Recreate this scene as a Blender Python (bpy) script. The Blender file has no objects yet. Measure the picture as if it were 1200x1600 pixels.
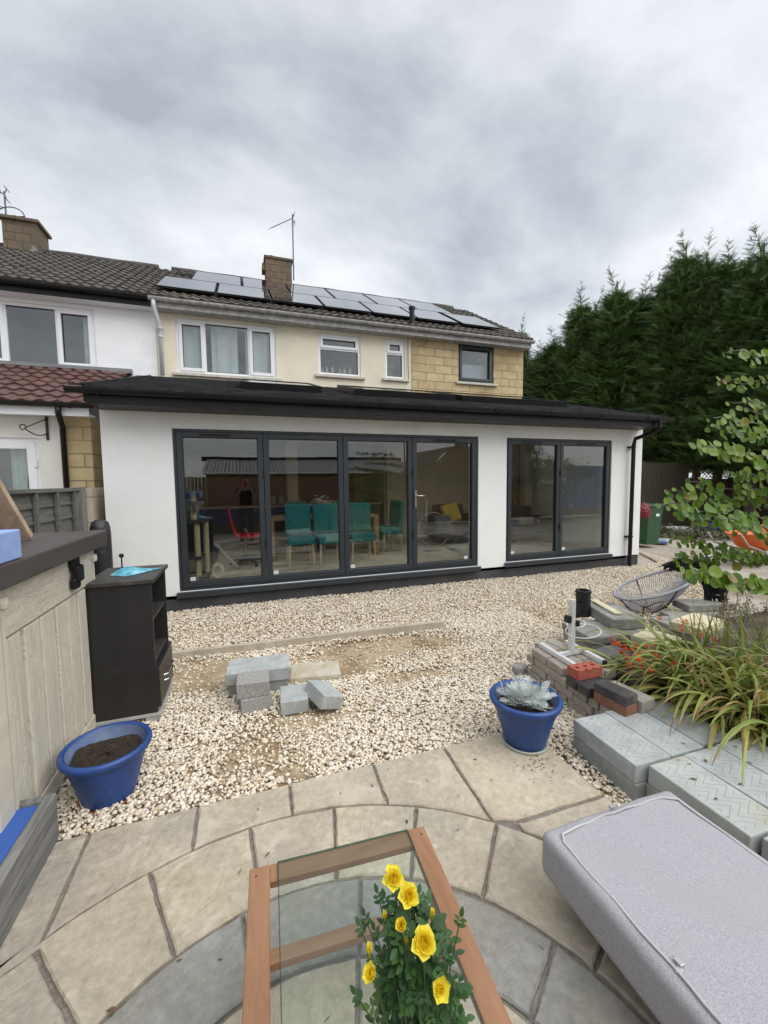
import bpy, bmesh, math, random
import numpy as np
from mathutils import Vector, Matrix, Euler
random.seed(7); rng = np.random.default_rng(11)
PI = math.pi; R = math.radians
SC = bpy.context.scene; COL = SC.collection
# ---------------------------------------------------------------- camera
FPX, CX, CY, CAMH = 642.0, 600.0, 800.0, 1.64
def _n(v):
    v = np.array(v, float); return v/np.linalg.norm(v)
_Y = _n([(383-CX)/FPX, (755-CY)/FPX, 1]); _X = _n([(2500-CX)/FPX, (730-CY)/FPX, 1])
_X = _n(_X-_Y*np.dot(_X, _Y)); _Z = np.cross(_X, _Y)
if _Z[1] > 0: _Z = -_Z
CAMM = np.array([_X, _Y, _Z])
def at(px, py, x=None, y=None, z=None):
    r = CAMM@np.array([(px-CX)/FPX, (py-CY)/FPX, 1.0])
    t = (z-CAMH)/r[2] if z is not None else (y/r[1] if y is not None else x/r[0])
    return Vector((t*r[0], t*r[1], CAMH+t*r[2]))
cam = bpy.data.cameras.new('camera'); camo = bpy.data.objects.new('camera', cam); COL.objects.link(camo)
cam.sensor_fit = 'VERTICAL'; cam.sensor_height = 36; cam.lens = FPX/1600*36; cam.clip_start = 0.01; cam.clip_end = 2000
rt, up, fw = CAMM[:, 0], -CAMM[:, 1], CAMM[:, 2]
camo.matrix_world = Matrix(((rt[0], up[0], -fw[0], 0), (rt[1], up[1], -fw[1], 0), (rt[2], up[2], -fw[2], CAMH), (0, 0, 0, 1)))
SC.camera = camo
# ---------------------------------------------------------------- light
SUN_EL, SUN_AZ = R(47), R(140)          # azimuth measured clockwise from +Y (the house side)
sun = bpy.data.lights.new('sun', 'SUN'); sun.energy = 1.35; sun.angle = R(60); sun.color = (1, .975, .94)
suno = bpy.data.objects.new('sun', sun); COL.objects.link(suno)
sd = Vector((math.sin(SUN_AZ)*math.cos(SUN_EL), math.cos(SUN_AZ)*math.cos(SUN_EL), math.sin(SUN_EL)))
suno.rotation_euler = sd.to_track_quat('Z', 'Y').to_euler()
W = bpy.data.worlds.new('World'); SC.world = W; W.use_nodes = True
def build_world():
    nt = W.node_tree; N = nt.nodes; L = nt.links; N.clear()
    out = N.new('ShaderNodeOutputWorld'); bg = N.new('ShaderNodeBackground'); bg.inputs[1].default_value = .1
    sky = N.new('ShaderNodeTexSky'); sky.sky_type = 'NISHITA'; sky.sun_disc = False
    sky.sun_elevation = SUN_EL; sky.sun_rotation = SUN_AZ
    tc = N.new('ShaderNodeTexCoord'); sep = N.new('ShaderNodeSeparateXYZ'); L.new(tc.outputs['Generated'], sep.inputs[0])
    def ma(op, a, b=None, c=None):
        m = N.new('ShaderNodeMath'); m.operation = op
        for i, v in enumerate((a, b, c)):
            if v is None: continue
            if isinstance(v, (int, float)): m.inputs[i].default_value = v
            else: L.new(v, m.inputs[i])
        return m.outputs[0]
    zc = ma('MAXIMUM', sep.outputs[2], 0.0); zz = ma('ADD', zc, .30)
    u = ma('DIVIDE', sep.outputs[0], zz); v = ma('DIVIDE', sep.outputs[1], zz)
    cb = N.new('ShaderNodeCombineXYZ'); L.new(u, cb.inputs[0]); L.new(v, cb.inputs[1])
    mp = N.new('ShaderNodeMapping'); mp.inputs['Rotation'].default_value = (0, 0, R(28)); mp.inputs['Scale'].default_value = (.8, 1.0, 1)
    mp.inputs['Location'].default_value = (3.1, 2.3, 0)
    L.new(cb.outputs[0], mp.inputs[0])
    def noise(sc, det, dist, rough=.5):
        n = N.new('ShaderNodeTexNoise'); n.inputs['Scale'].default_value = sc; n.inputs['Detail'].default_value = det
        n.inputs['Distortion'].default_value = dist; n.inputs['Roughness'].default_value = rough; L.new(mp.outputs[0], n.inputs['Vector']); return n.outputs['Fac']
    a = noise(.78, 6, .35, .55); b = noise(2.9, 8, .3, .58)
    s = ma('ADD', ma('MULTIPLY', a, .68), ma('MULTIPLY', b, .32))
    rp = N.new('ShaderNodeValToRGB'); L.new(s, rp.inputs[0]); e = rp.color_ramp.elements
    e[0].position = .38; e[0].color = (.365, .39, .43, 1); e[1].position = .63; e[1].color = (.86, .88, .90, 1)
    m = e.new(.49); m.color = (.585, .61, .645, 1)
    # towards the horizon cloud gets paler and flatter; the overcast zenith is brighter than the lower sky
    hz = N.new('ShaderNodeMapRange'); L.new(sep.outputs[2], hz.inputs[0]); hz.inputs[1].default_value = 0; hz.inputs[2].default_value = .38
    hz.inputs[3].default_value = .45; hz.inputs[4].default_value = 0
    mx = N.new('ShaderNodeMix'); mx.data_type = 'RGBA'; L.new(hz.outputs[0], mx.inputs[0]); L.new(rp.outputs[0], mx.inputs[6]); mx.inputs[7].default_value = (.74, .755, .775, 1)
    zb = N.new('ShaderNodeMapRange'); zb.interpolation_type = 'SMOOTHSTEP'; L.new(sep.outputs[2], zb.inputs[0]); zb.inputs[1].default_value = .8; zb.inputs[2].default_value = 1
    zb.inputs[3].default_value = SKY_K; zb.inputs[4].default_value = SKY_K*ZEN
    sc2 = N.new('ShaderNodeVectorMath'); sc2.operation = 'SCALE'; L.new(mx.outputs[2], sc2.inputs[0]); L.new(zb.outputs[0], sc2.inputs['Scale'])
    m2 = N.new('ShaderNodeMix'); m2.data_type = 'RGBA'; m2.inputs[0].default_value = .93; L.new(sky.outputs[0], m2.inputs[6]); L.new(sc2.outputs[0], m2.inputs[7])
    L.new(m2.outputs[2], bg.inputs[0]); L.new(bg.outputs[0], out.inputs[0])
SKY_K = 6.4; ZEN = 2.3
build_world()
SC.view_settings.view_transform = 'Standard'; SC.view_settings.look = 'None'; SC.view_settings.gamma = 1; SC.view_settings.exposure = 1.02
SC.render.engine = 'CYCLES'; SC.cycles.use_denoising = True; SC.cycles.max_bounces = 8; SC.cycles.transparent_max_bounces = 24
# ---------------------------------------------------------------- materials
MT = {}
def mat(name, c, c2=None, rough=.7, var=.12, vs=4.0, bump=0.0, bs=60.0, metal=0.0, detail=5, spec=.5, stretch=None, c3=None, s3=1.2, t3=(.55, .7), tint=None, dist=.02, coat=0):
    if name in MT: return MT[name]
    m = bpy.data.materials.new(name); m.use_nodes = True; nt = m.node_tree; N = nt.nodes; L = nt.links
    b = N['Principled BSDF']; b.inputs['Roughness'].default_value = rough; b.inputs['Metallic'].default_value = metal
    b.inputs['Specular IOR Level'].default_value = spec; b.inputs['Coat Weight'].default_value = coat
    tc = N.new('ShaderNodeTexCoord'); vec = tc.outputs['Object']
    if stretch:
        mp = N.new('ShaderNodeMapping'); mp.inputs['Scale'].default_value = stretch; L.new(vec, mp.inputs[0]); vec = mp.outputs[0]
    n = N.new('ShaderNodeTexNoise'); n.inputs['Scale'].default_value = vs; n.inputs['Detail'].default_value = detail; n.inputs['Roughness'].default_value = .6; L.new(vec, n.inputs['Vector'])
    ca = tuple(x*(1-var) for x in c) if c2 is None else c; cbb = tuple(min(1, x*(1+var)) for x in c) if c2 is None else c2
    rp = N.new('ShaderNodeValToRGB'); e = rp.color_ramp.elements; e[0].position = .35; e[1].position = .65
    e[0].color = (*ca, 1); e[1].color = (*cbb, 1); L.new(n.outputs['Fac'], rp.inputs[0]); col = rp.outputs[0]
    if c3 is not None:
        n3 = N.new('ShaderNodeTexNoise'); n3.inputs['Scale'].default_value = s3; n3.inputs['Detail'].default_value = 6; L.new(tc.outputs['Object'], n3.inputs['Vector'])
        mr = N.new('ShaderNodeMapRange'); mr.inputs[1].default_value = t3[0]; mr.inputs[2].default_value = t3[1]; L.new(n3.outputs['Fac'], mr.inputs[0])
        mx = N.new('ShaderNodeMix'); mx.data_type = 'RGBA'; L.new(mr.outputs[0], mx.inputs[0]); L.new(col, mx.inputs[6]); mx.inputs[7].default_value = (*c3, 1); col = mx.outputs[2]
    if tint:                              # per-face intrinsic colour of leaves / stones: attribute 'tint' 0..1 through a ramp
        at_ = N.new('ShaderNodeAttribute'); at_.attribute_name = 'tint'
        r2 = N.new('ShaderNodeValToRGB'); r2.color_ramp.interpolation = 'LINEAR'; el = r2.color_ramp.elements
        while len(el) < len(tint): el.new(.5)
        for i, (p, cc) in enumerate(tint): el[i].position = p; el[i].color = (*cc, 1)
        L.new(at_.outputs['Fac'], r2.inputs[0])
        mx = N.new('ShaderNodeMix'); mx.data_type = 'RGBA'; mx.blend_type = 'MULTIPLY'; mx.inputs[0].default_value = 1; L.new(col, mx.inputs[6]); L.new(r2.outputs[0], mx.inputs[7]); col = mx.outputs[2]
    L.new(col, b.inputs['Base Color'])
    if bump > 0:
        n2 = N.new('ShaderNodeTexNoise'); n2.inputs['Scale'].default_value = bs; n2.inputs['Detail'].default_value = 4; L.new(vec, n2.inputs['Vector'])
        bp = N.new('ShaderNodeBump'); bp.inputs['Strength'].default_value = bump; bp.inputs['Distance'].default_value = dist
        L.new(n2.outputs['Fac'], bp.inputs['Height']); L.new(bp.outputs[0], b.inputs['Normal'])
    MT[name] = m; return m
def leafmat(name, tint, rough=.55, trans=.25):
    m = mat(name, (1, 1, 1), var=.12, vs=8, rough=rough, tint=tint); nt = m.node_tree; N = nt.nodes; L = nt.links
    b = N['Principled BSDF']; out = [x for x in N if x.type == 'OUTPUT_MATERIAL'][0]; tr = N.new('ShaderNodeBsdfTranslucent')
    L.new(b.inputs['Base Color'].links[0].from_socket, tr.inputs[0]); mx = N.new('ShaderNodeMixShader'); mx.inputs[0].default_value = trans
    L.new(b.outputs[0], mx.inputs[1]); L.new(tr.outputs[0], mx.inputs[2]); L.new(mx.outputs[0], out.inputs[0]); return m
def glassmat(name, tintc=(.86, .9, .89), boost=1.6, wav=0.0):
    m = bpy.data.materials.new(name); m.use_nodes = True; nt = m.node_tree; N = nt.nodes; L = nt.links; N.clear()
    out = N.new('ShaderNodeOutputMaterial'); tr = N.new('ShaderNodeBsdfTransparent'); tr.inputs[0].default_value = (*tintc, 1)
    gl = N.new('ShaderNodeBsdfGlossy'); gl.inputs['Roughness'].default_value = 0.0; fr = N.new('ShaderNodeFresnel'); ge = N.new('ShaderNodeNewGeometry'); io = N.new('ShaderNodeMapRange'); io.inputs[3].default_value = 1.5; io.inputs[4].default_value = 1/1.5; L.new(ge.outputs['Backfacing'], io.inputs[0]); L.new(io.outputs[0], fr.inputs[0])
    mu = N.new('ShaderNodeMath'); mu.operation = 'MULTIPLY'; mu.use_clamp = True; mu.inputs[1].default_value = boost; L.new(fr.outputs[0], mu.inputs[0])
    if wav:
        tc = N.new('ShaderNodeTexCoord'); n = N.new('ShaderNodeTexNoise'); n.inputs['Scale'].default_value = 1.3; L.new(tc.outputs['Object'], n.inputs['Vector'])
        bp = N.new('ShaderNodeBump'); bp.inputs['Strength'].default_value = wav; bp.inputs['Distance'].default_value = .01; L.new(n.outputs['Fac'], bp.inputs['Height']); L.new(bp.outputs[0], gl.inputs['Normal'])
    mx = N.new('ShaderNodeMixShader'); L.new(mu.outputs[0], mx.inputs[0]); L.new(tr.outputs[0], mx.inputs[1]); L.new(gl.outputs[0], mx.inputs[2]); L.new(mx.outputs[0], out.inputs[0]); return m
def brickmat(name, c1, c2, mortar, bw, rh, ms, bump=.5, stain=None):
    m = bpy.data.materials.new(name); m.use_nodes = True; nt = m.node_tree; N = nt.nodes; L = nt.links; b = N['Principled BSDF']; b.inputs['Roughness'].default_value = .9
    tc = N.new('ShaderNodeTexCoord'); sep = N.new('ShaderNodeSeparateXYZ'); L.new(tc.outputs['Object'], sep.inputs[0])
    ad = N.new('ShaderNodeMath'); ad.operation = 'ADD'; L.new(sep.outputs[0], ad.inputs[0]); L.new(sep.outputs[1], ad.inputs[1])
    cb = N.new('ShaderNodeCombineXYZ'); L.new(ad.outputs[0], cb.inputs[0]); L.new(sep.outputs[2], cb.inputs[1])
    br = N.new('ShaderNodeTexBrick'); br.inputs['Scale'].default_value = 1; br.inputs['Brick Width'].default_value = bw; br.inputs['Row Height'].default_value = rh
    br.inputs['Mortar Size'].default_value = ms; br.inputs['Mortar Smooth'].default_value = .3; br.inputs['Color1'].default_value = (*c1, 1); br.inputs['Color2'].default_value = (*c2, 1); br.inputs['Mortar'].default_value = (*mortar, 1)
    nn = N.new('ShaderNodeTexNoise'); nn.inputs['Scale'].default_value = 2.5; nn.inputs['Detail'].default_value = 3; L.new(tc.outputs['Object'], nn.inputs['Vector'])
    sca = N.new('ShaderNodeVectorMath'); sca.operation = 'SCALE'; sca.inputs['Scale'].default_value = .015; L.new(nn.outputs['Color'], sca.inputs[0])
    av = N.new('ShaderNodeVectorMath'); av.operation = 'ADD'; L.new(cb.outputs[0], av.inputs[0]); L.new(sca.outputs[0], av.inputs[1]); L.new(av.outputs[0], br.inputs['Vector'])
    n = N.new('ShaderNodeTexNoise'); n.inputs['Scale'].default_value = 9; n.inputs['Detail'].default_value = 6; L.new(tc.outputs['Object'], n.inputs['Vector'])
    mr = N.new('ShaderNodeMapRange'); mr.inputs[3].default_value = .72; mr.inputs[4].default_value = 1.25; L.new(n.outputs['Fac'], mr.inputs[0])
    sc = N.new('ShaderNodeVectorMath'); sc.operation = 'SCALE'; L.new(br.outputs['Color'], sc.inputs[0]); L.new(mr.outputs[0], sc.inputs['Scale']); col = sc.outputs[0]
    if stain:
        n3 = N.new('ShaderNodeTexNoise'); n3.inputs['Scale'].default_value = 1.1; n3.inputs['Detail'].default_value = 5; L.new(tc.outputs['Object'], n3.inputs['Vector'])
        m3 = N.new('ShaderNodeMapRange'); m3.inputs[1].default_value = .52; m3.inputs[2].default_value = .68; m3.inputs[4].default_value = .75; L.new(n3.outputs['Fac'], m3.inputs[0])
        mx = N.new('ShaderNodeMix'); mx.data_type = 'RGBA'; L.new(m3.outputs[0], mx.inputs[0]); L.new(col, mx.inputs[6]); mx.inputs[7].default_value = (*stain, 1); col = mx.outputs[2]
    L.new(col, b.inputs['Base Color'])
    bp = N.new('ShaderNodeBump'); bp.inputs['Strength'].default_value = bump; bp.inputs['Distance'].default_value = .012; bp.invert = True; L.new(br.outputs['Fac'], bp.inputs['Height'])
    b2 = N.new('ShaderNodeBump'); b2.inputs['Strength'].default_value = .35; b2.inputs['Distance'].default_value = .01; n4 = N.new('ShaderNodeTexNoise'); n4.inputs['Scale'].default_value = 45; L.new(tc.outputs['Object'], n4.inputs['Vector']); L.new(n4.outputs['Fac'], b2.inputs['Height'])
    L.new(bp.outputs[0], b2.inputs['Normal']); L.new(b2.outputs[0], b.inputs['Normal']); return m
white_render = mat('white_render', (.80, .81, .80), var=.04, vs=.8, rough=.92, bump=.45, bs=70, dist=.010, c3=(.71, .71, .69), s3=1.6, t3=(.52, .78))
house_white = mat('painted_white_render', (.80, .82, .84), var=.03, vs=1.2, rough=.92, bump=.5, bs=40, dist=.012, c3=(.55, .57, .55), s3=.9, t3=(.6, .85))
cream_render = mat('cream_render', (.75, .69, .55), var=.04, vs=1.5, rough=.92, bump=.45, bs=45, dist=.012, c3=(.58, .54, .44), s3=.8, t3=(.55, .8))
anthracite = mat('anthracite_powder_coat', (.026, .033, .040), var=.06, rough=.38)
black_plastic = mat('black_plastic', (.008, .008, .009), var=.2, rough=.42, spec=.3)
upvc = mat('white_upvc', (.78, .79, .82), var=.02, rough=.35)
grey_upvc = mat('weathered_grey_gutter', (.36, .35, .34), var=.3, vs=9, rough=.6)
plinth_m = mat('dark_grey_plinth', (.050, .050, .053), var=.18, vs=2.5, rough=.8, bump=.3, bs=30, c3=(.085, .084, .083), s3=1.4, t3=(.5, .75))
tile_m = mat('brown_concrete_tiles', (.042, .037, .033), (.095, .083, .072), vs=7, rough=.95, bump=.4, bs=60, c3=(.16, .14, .09), s3=2.2, t3=(.6, .8))
redtile_m = mat('dark_red_concrete_tiles', (.075, .036, .032), (.14, .07, .06), vs=6, rough=.9, bump=.3, bs=60)
slate_m = mat('grey_roof_felt_slate', (.016, .017, .019), (.042, .042, .044), vs=5, rough=.75, bump=.5, bs=20, stretch=(.6, 2, 1))
stone_m = brickmat('reconstituted_stone', (.50, .38, .21), (.58, .46, .27), (.30, .23, .14), .46, .19, .012, stain=(.34, .25, .14))
chimney_m = brickmat('chimney_stone', (.17, .125, .08), (.12, .09, .06), (.075, .06, .045), .3, .18, .012, stain=(.10, .09, .07))
glass_m = glassmat('door_glass', (.91, .925, .90), 2.3, .10)
upglass_m = glassmat('upstairs_window_glass', (.86, .90, .89), 3.2, .25)
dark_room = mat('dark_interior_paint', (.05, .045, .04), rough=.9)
# ---------------------------------------------------------------- mesh helpers
def setp(o, label=None, cat=None, group=None, kind=None):
    if label: o['label'] = label
    if cat: o['category'] = cat
    if group: o['group'] = group
    if kind: o['kind'] = kind
    return o
WL = {}
def thing(name, loc, label, cat, group=None):
    o = bpy.data.objects.new(name, None); o.empty_display_size = .1; COL.objects.link(o); o.location = loc
    WL[o] = Vector(loc); return setp(o, label, cat, group)
def mkmesh(name, co, faces, material, parent=None, smooth=False, tint=None, origin=None, bevel=0, mats=None, midx=None):
    """co Nx3 world coordinates; the mesh is stored relative to the parent's origin"""
    co = np.asarray(co, float).reshape(-1, 3)
    if parent is not None: org = np.array(WL[parent])
    elif origin is not None: org = np.array(origin, float)
    else: org = np.array([(co[:, 0].min()+co[:, 0].max())/2, (co[:, 1].min()+co[:, 1].max())/2, co[:, 2].min()])
    co = co-org
    me = bpy.data.meshes.new(name)
    if isinstance(faces, np.ndarray):
        nf, k = faces.shape
        me.vertices.add(len(co)); me.vertices.foreach_set('co', co.astype(np.float32).ravel())
        me.loops.add(nf*k); me.loops.foreach_set('vertex_index', faces.astype(np.int32).ravel())
        me.polygons.add(nf); me.polygons.foreach_set('loop_start', (np.arange(nf)*k).astype(np.int32))
        me.update(calc_edges=True)
    else:
        me.from_pydata([tuple(c) for c in co], [], faces); me.update()
    for mm in (mats or [material]): me.materials.append(mm)
    if midx is not None: me.polygons.foreach_set('material_index', np.asarray(midx, dtype=np.int32))
    if smooth: me.polygons.foreach_set('use_smooth', np.ones(len(me.polygons), dtype=bool))
    if tint is not None:
        a = me.attributes.new('tint', 'FLOAT', 'FACE'); a.data.foreach_set('value', np.asarray(tint, dtype=np.float32))
    o = bpy.data.objects.new(name, me); COL.objects.link(o)
    if parent is not None: o.parent = parent; WL[o] = Vector(org)
    else: o.location = org; WL[o] = Vector(org)
    if bevel:
        bv = o.modifiers.new('bevel', 'BEVEL'); bv.width = bevel; bv.segments = 2; bv.limit_method = 'ANGLE'; bv.angle_limit = R(40)
    return o
class MB:
    def __init__(s): s.v = []; s.f = []
    def add(s, vs, fs):
        o = len(s.v); s.v += [tuple(v) for v in vs]; s.f += [tuple(i+o for i in f) for f in fs]; return s
    def box(s, x0, x1, y0, y1, z0, z1, rot=0, piv=None, M=None):
        vs = [Vector((x, y, z)) for z in (z0, z1) for y in (y0, y1) for x in (x0, x1)]
        if rot or M is not None:
            p = Vector(piv) if piv is not None else Vector(((x0+x1)/2, (y0+y1)/2, (z0+z1)/2)); m = M or Matrix.Rotation(rot, 3, 'Z'); vs = [p+m@(v-p) for v in vs]
        return s.add(vs, [(0, 2, 3, 1), (4, 5, 7, 6), (0, 1, 5, 4), (2, 6, 7, 3), (0, 4, 6, 2), (1, 3, 7, 5)])
    def bar(s, p0, p1, w, h, upv=(0, 0, 1)):
        p0 = Vector(p0); p1 = Vector(p1); d = (p1-p0).normalized(); u = Vector(upv)
        if abs(d.dot(u)) > .98: u = Vector((0, 1, 0))
        a = d.cross(u).normalized()*w/2; b = a.cross(d).normalized()*h/2
        vs = [p+i*a+j*b for p in (p0, p1) for j in (-1, 1) for i in (-1, 1)]
        return s.add(vs, [(0, 1, 3, 2), (4, 6, 7, 5), (0, 4, 5, 1), (2, 3, 7, 6), (0, 2, 6, 4), (1, 5, 7, 3)])
    def tube(s, pts, r, n=8, cap=True):
        pts = [Vector(p) for p in pts]; m = len(pts); rr = r if isinstance(r, (list, tuple)) else [r]*m; vs = []; ref = None
        for i, p in enumerate(pts):
            d = (pts[min(i+1, m-1)]-pts[max(i-1, 0)]).normalized()
            if ref is None: ref = Vector((0, 0, 1)) if abs(d.z) < .9 else Vector((1, 0, 0))
            a = d.cross(ref).normalized(); b = a.cross(d).normalized(); ref = b
            for k in range(n):
                t = 2*PI*k/n; vs.append(p+(a*math.cos(t)+b*math.sin(t))*rr[i])
        fs = [(i*n+k, i*n+(k+1) % n, (i+1)*n+(k+1) % n, (i+1)*n+k) for i in range(m-1) for k in range(n)]
        if cap: fs += [tuple(range(n))[::-1], tuple((m-1)*n+k for k in range(n))]
        return s.add(vs, fs)
    def lathe(s, c, prof, n=32, sx=1, sy=1, cap=True):
        c = Vector(c); vs = [c+Vector((r*math.cos(2*PI*k/n)*sx, r*math.sin(2*PI*k/n)*sy, z)) for r, z in prof for k in range(n)]
        fs = [(i*n+k, i*n+(k+1) % n, (i+1)*n+(k+1) % n, (i+1)*n+k) for i in range(len(prof)-1) for k in range(n)]
        if cap and prof[0][0] > 0: fs.append(tuple(range(n))[::-1])
        if cap and prof[-1][0] > 0: fs.append(tuple((len(prof)-1)*n+k for k in range(n)))
        return s.add(vs, fs)
    def prism(s, poly, z0, z1):
        n = len(poly); vs = [(p[0], p[1], z0) for p in poly]+[(p[0], p[1], z1) for p in poly]
        return s.add(vs, [tuple(range(n))[::-1], tuple(range(n, 2*n))]+[(i, (i+1) % n, n+(i+1) % n, n+i) for i in range(n)])
    def build(s, name, material, parent=None, smooth=False, bevel=0, origin=None, tint=None, mats=None, midx=None):
        return mkmesh(name, s.v, s.f, material, parent, smooth, tint, origin, bevel, mats, midx)
def panel(u0, u1, v0, v1, holes, f3, th):
    """slab in the (u,v) plane with rectangular holes; f3(u,v,w) maps to the world, w runs 0..th into the wall"""
    us = sorted({u0, u1, *[h[0] for h in holes], *[h[1] for h in holes]}); vs = sorted({v0, v1, *[h[2] for h in holes], *[h[3] for h in holes]})
    m = MB()
    def inh(u, v): return any(h[0] < u < h[1] and h[2] < v < h[3] for h in holes)
    def q(a, b, c, d): m.add([a, b, c, d], [(0, 1, 2, 3)])
    for i in range(len(us)-1):
        for j in range(len(vs)-1):
            if inh((us[i]+us[i+1])/2, (vs[j]+vs[j+1])/2): continue
            a, b, c, d = us[i], us[i+1], vs[j], vs[j+1]
            q(f3(a, c, 0), f3(b, c, 0), f3(b, d, 0), f3(a, d, 0)); q(f3(a, c, th), f3(a, d, th), f3(b, d, th), f3(b, c, th))
    for (a, b, c, d), s in [((u0, u1, v0, v1), 1)]+[(h, -1) for h in holes]:
        P = [(a, c), (b, c), (b, d), (a, d)]
        for i in range(4):
            p, r = P[i], P[(i+1) % 4]
            vs4 = [f3(*p, 0), f3(*p, th), f3(*r, th), f3(*r, 0)]
            q(*(vs4 if s > 0 else vs4[::-1]))
    return m
def copy_tree(o, loc=None, rz=None, label=None, parent=None):
    c = o.copy(); COL.objects.link(c); c.parent = parent
    if loc is not None: c.location = loc
    if rz is not None: c.rotation_euler = (0, 0, rz)
    if label: c['label'] = label
    for ch in list(o.children): copy_tree(ch, parent=c)
    return c
def jit(co, amp, sc=1.0, seed=0):
    r = np.random.default_rng(seed); return co+r.normal(0, amp, co.shape)
# ---------------------------------------------------------------- ground
def poly_in(P, poly):
    x, y = P[:, 0], P[:, 1]; ins = np.zeros(len(P), bool); n = len(poly); j = n-1
    for i in range(n):
        xi, yi = poly[i]; xj, yj = poly[j]
        c = ((yi > y) != (yj > y)) & (x < (xj-xi)*(y-yi)/(yj-yi+1e-12)+xi); ins ^= c; j = i
    return ins
concrete_ground = mat('worn_concrete_ground', (.30, .27, .22), (.42, .38, .32), vs=1.3, rough=.95, bump=.5, bs=18, c3=(.20, .16, .11), s3=.7, t3=(.5, .7))
m = MB(); m.add([(-150, -150, -.03), (150, -150, -.03), (150, 150, -.03), (-150, 150, -.03)], [(0, 1, 2, 3)])
setp(m.build('ground', concrete_ground), kind='structure')
GP = [(-1.75, -6), (-1.75, 5.8), (7.6, 5.8), (8.35, 6.9), (8.0, 5.7), (7.1, 4.7), (6.6, 4.1), (6.0, 3.7), (5.2, 3.3), (4.4, 2.7), (4.0, 1.8), (3.4, .6), (2.4, .2), (1.7, -.2), (1.7, -6)]
dirt_m = mat('gravel_bed_fines', (.37, .275, .17), (.49, .39, .265), vs=16, rough=1, bump=.9, bs=60, c3=(.27, .19, .11), s3=2.6, t3=(.48, .62))
m = MB(); m.add([(p[0], p[1], -.012) for p in GP], [tuple(range(len(GP)))]); setp(m.build('gravel_bed', dirt_m), kind='structure')
def hn(x, y): return .006*np.sin(x*2.1+y*1.3)+.005*np.sin(x*4.7-y*3.9+1)+.004*np.cos(y*6.1+x*.7)
def dirtmask(P):
    x, y = P[:, 0], P[:, 1]
    def bl(cx, cy, rx, ry, k=1.0, ang=0.0):
        u = (x-cx)*math.cos(ang)+(y-cy)*math.sin(ang); v = -(x-cx)*math.sin(ang)+(y-cy)*math.cos(ang); return k*np.exp(-(u/rx)**4-(v/ry)**4)
    d = bl(1.22, 3.78, .85, .24, 1.15, -.06); d = np.maximum(d, bl(.82, 3.50, .35, .22, 1.05)); d = np.maximum(d, bl(1.85, 3.72, .35, .2, .8))
    d = np.maximum(d, bl(-.42, 3.78, .38, .40, .95)); d = np.maximum(d, bl(1.28, 3.10, .34, .11, 1.0)); d = np.maximum(d, bl(.35, 2.80, .45, .13, .75))
    d = np.maximum(d, bl(-.02, 2.52, .20, .20, .75)); d = np.maximum(d, bl(.2, 2.24, .09, .12, .8))
    d += .14*np.sin(x*9+y*7)*np.sin(y*13-x*3)
    return d
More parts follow.
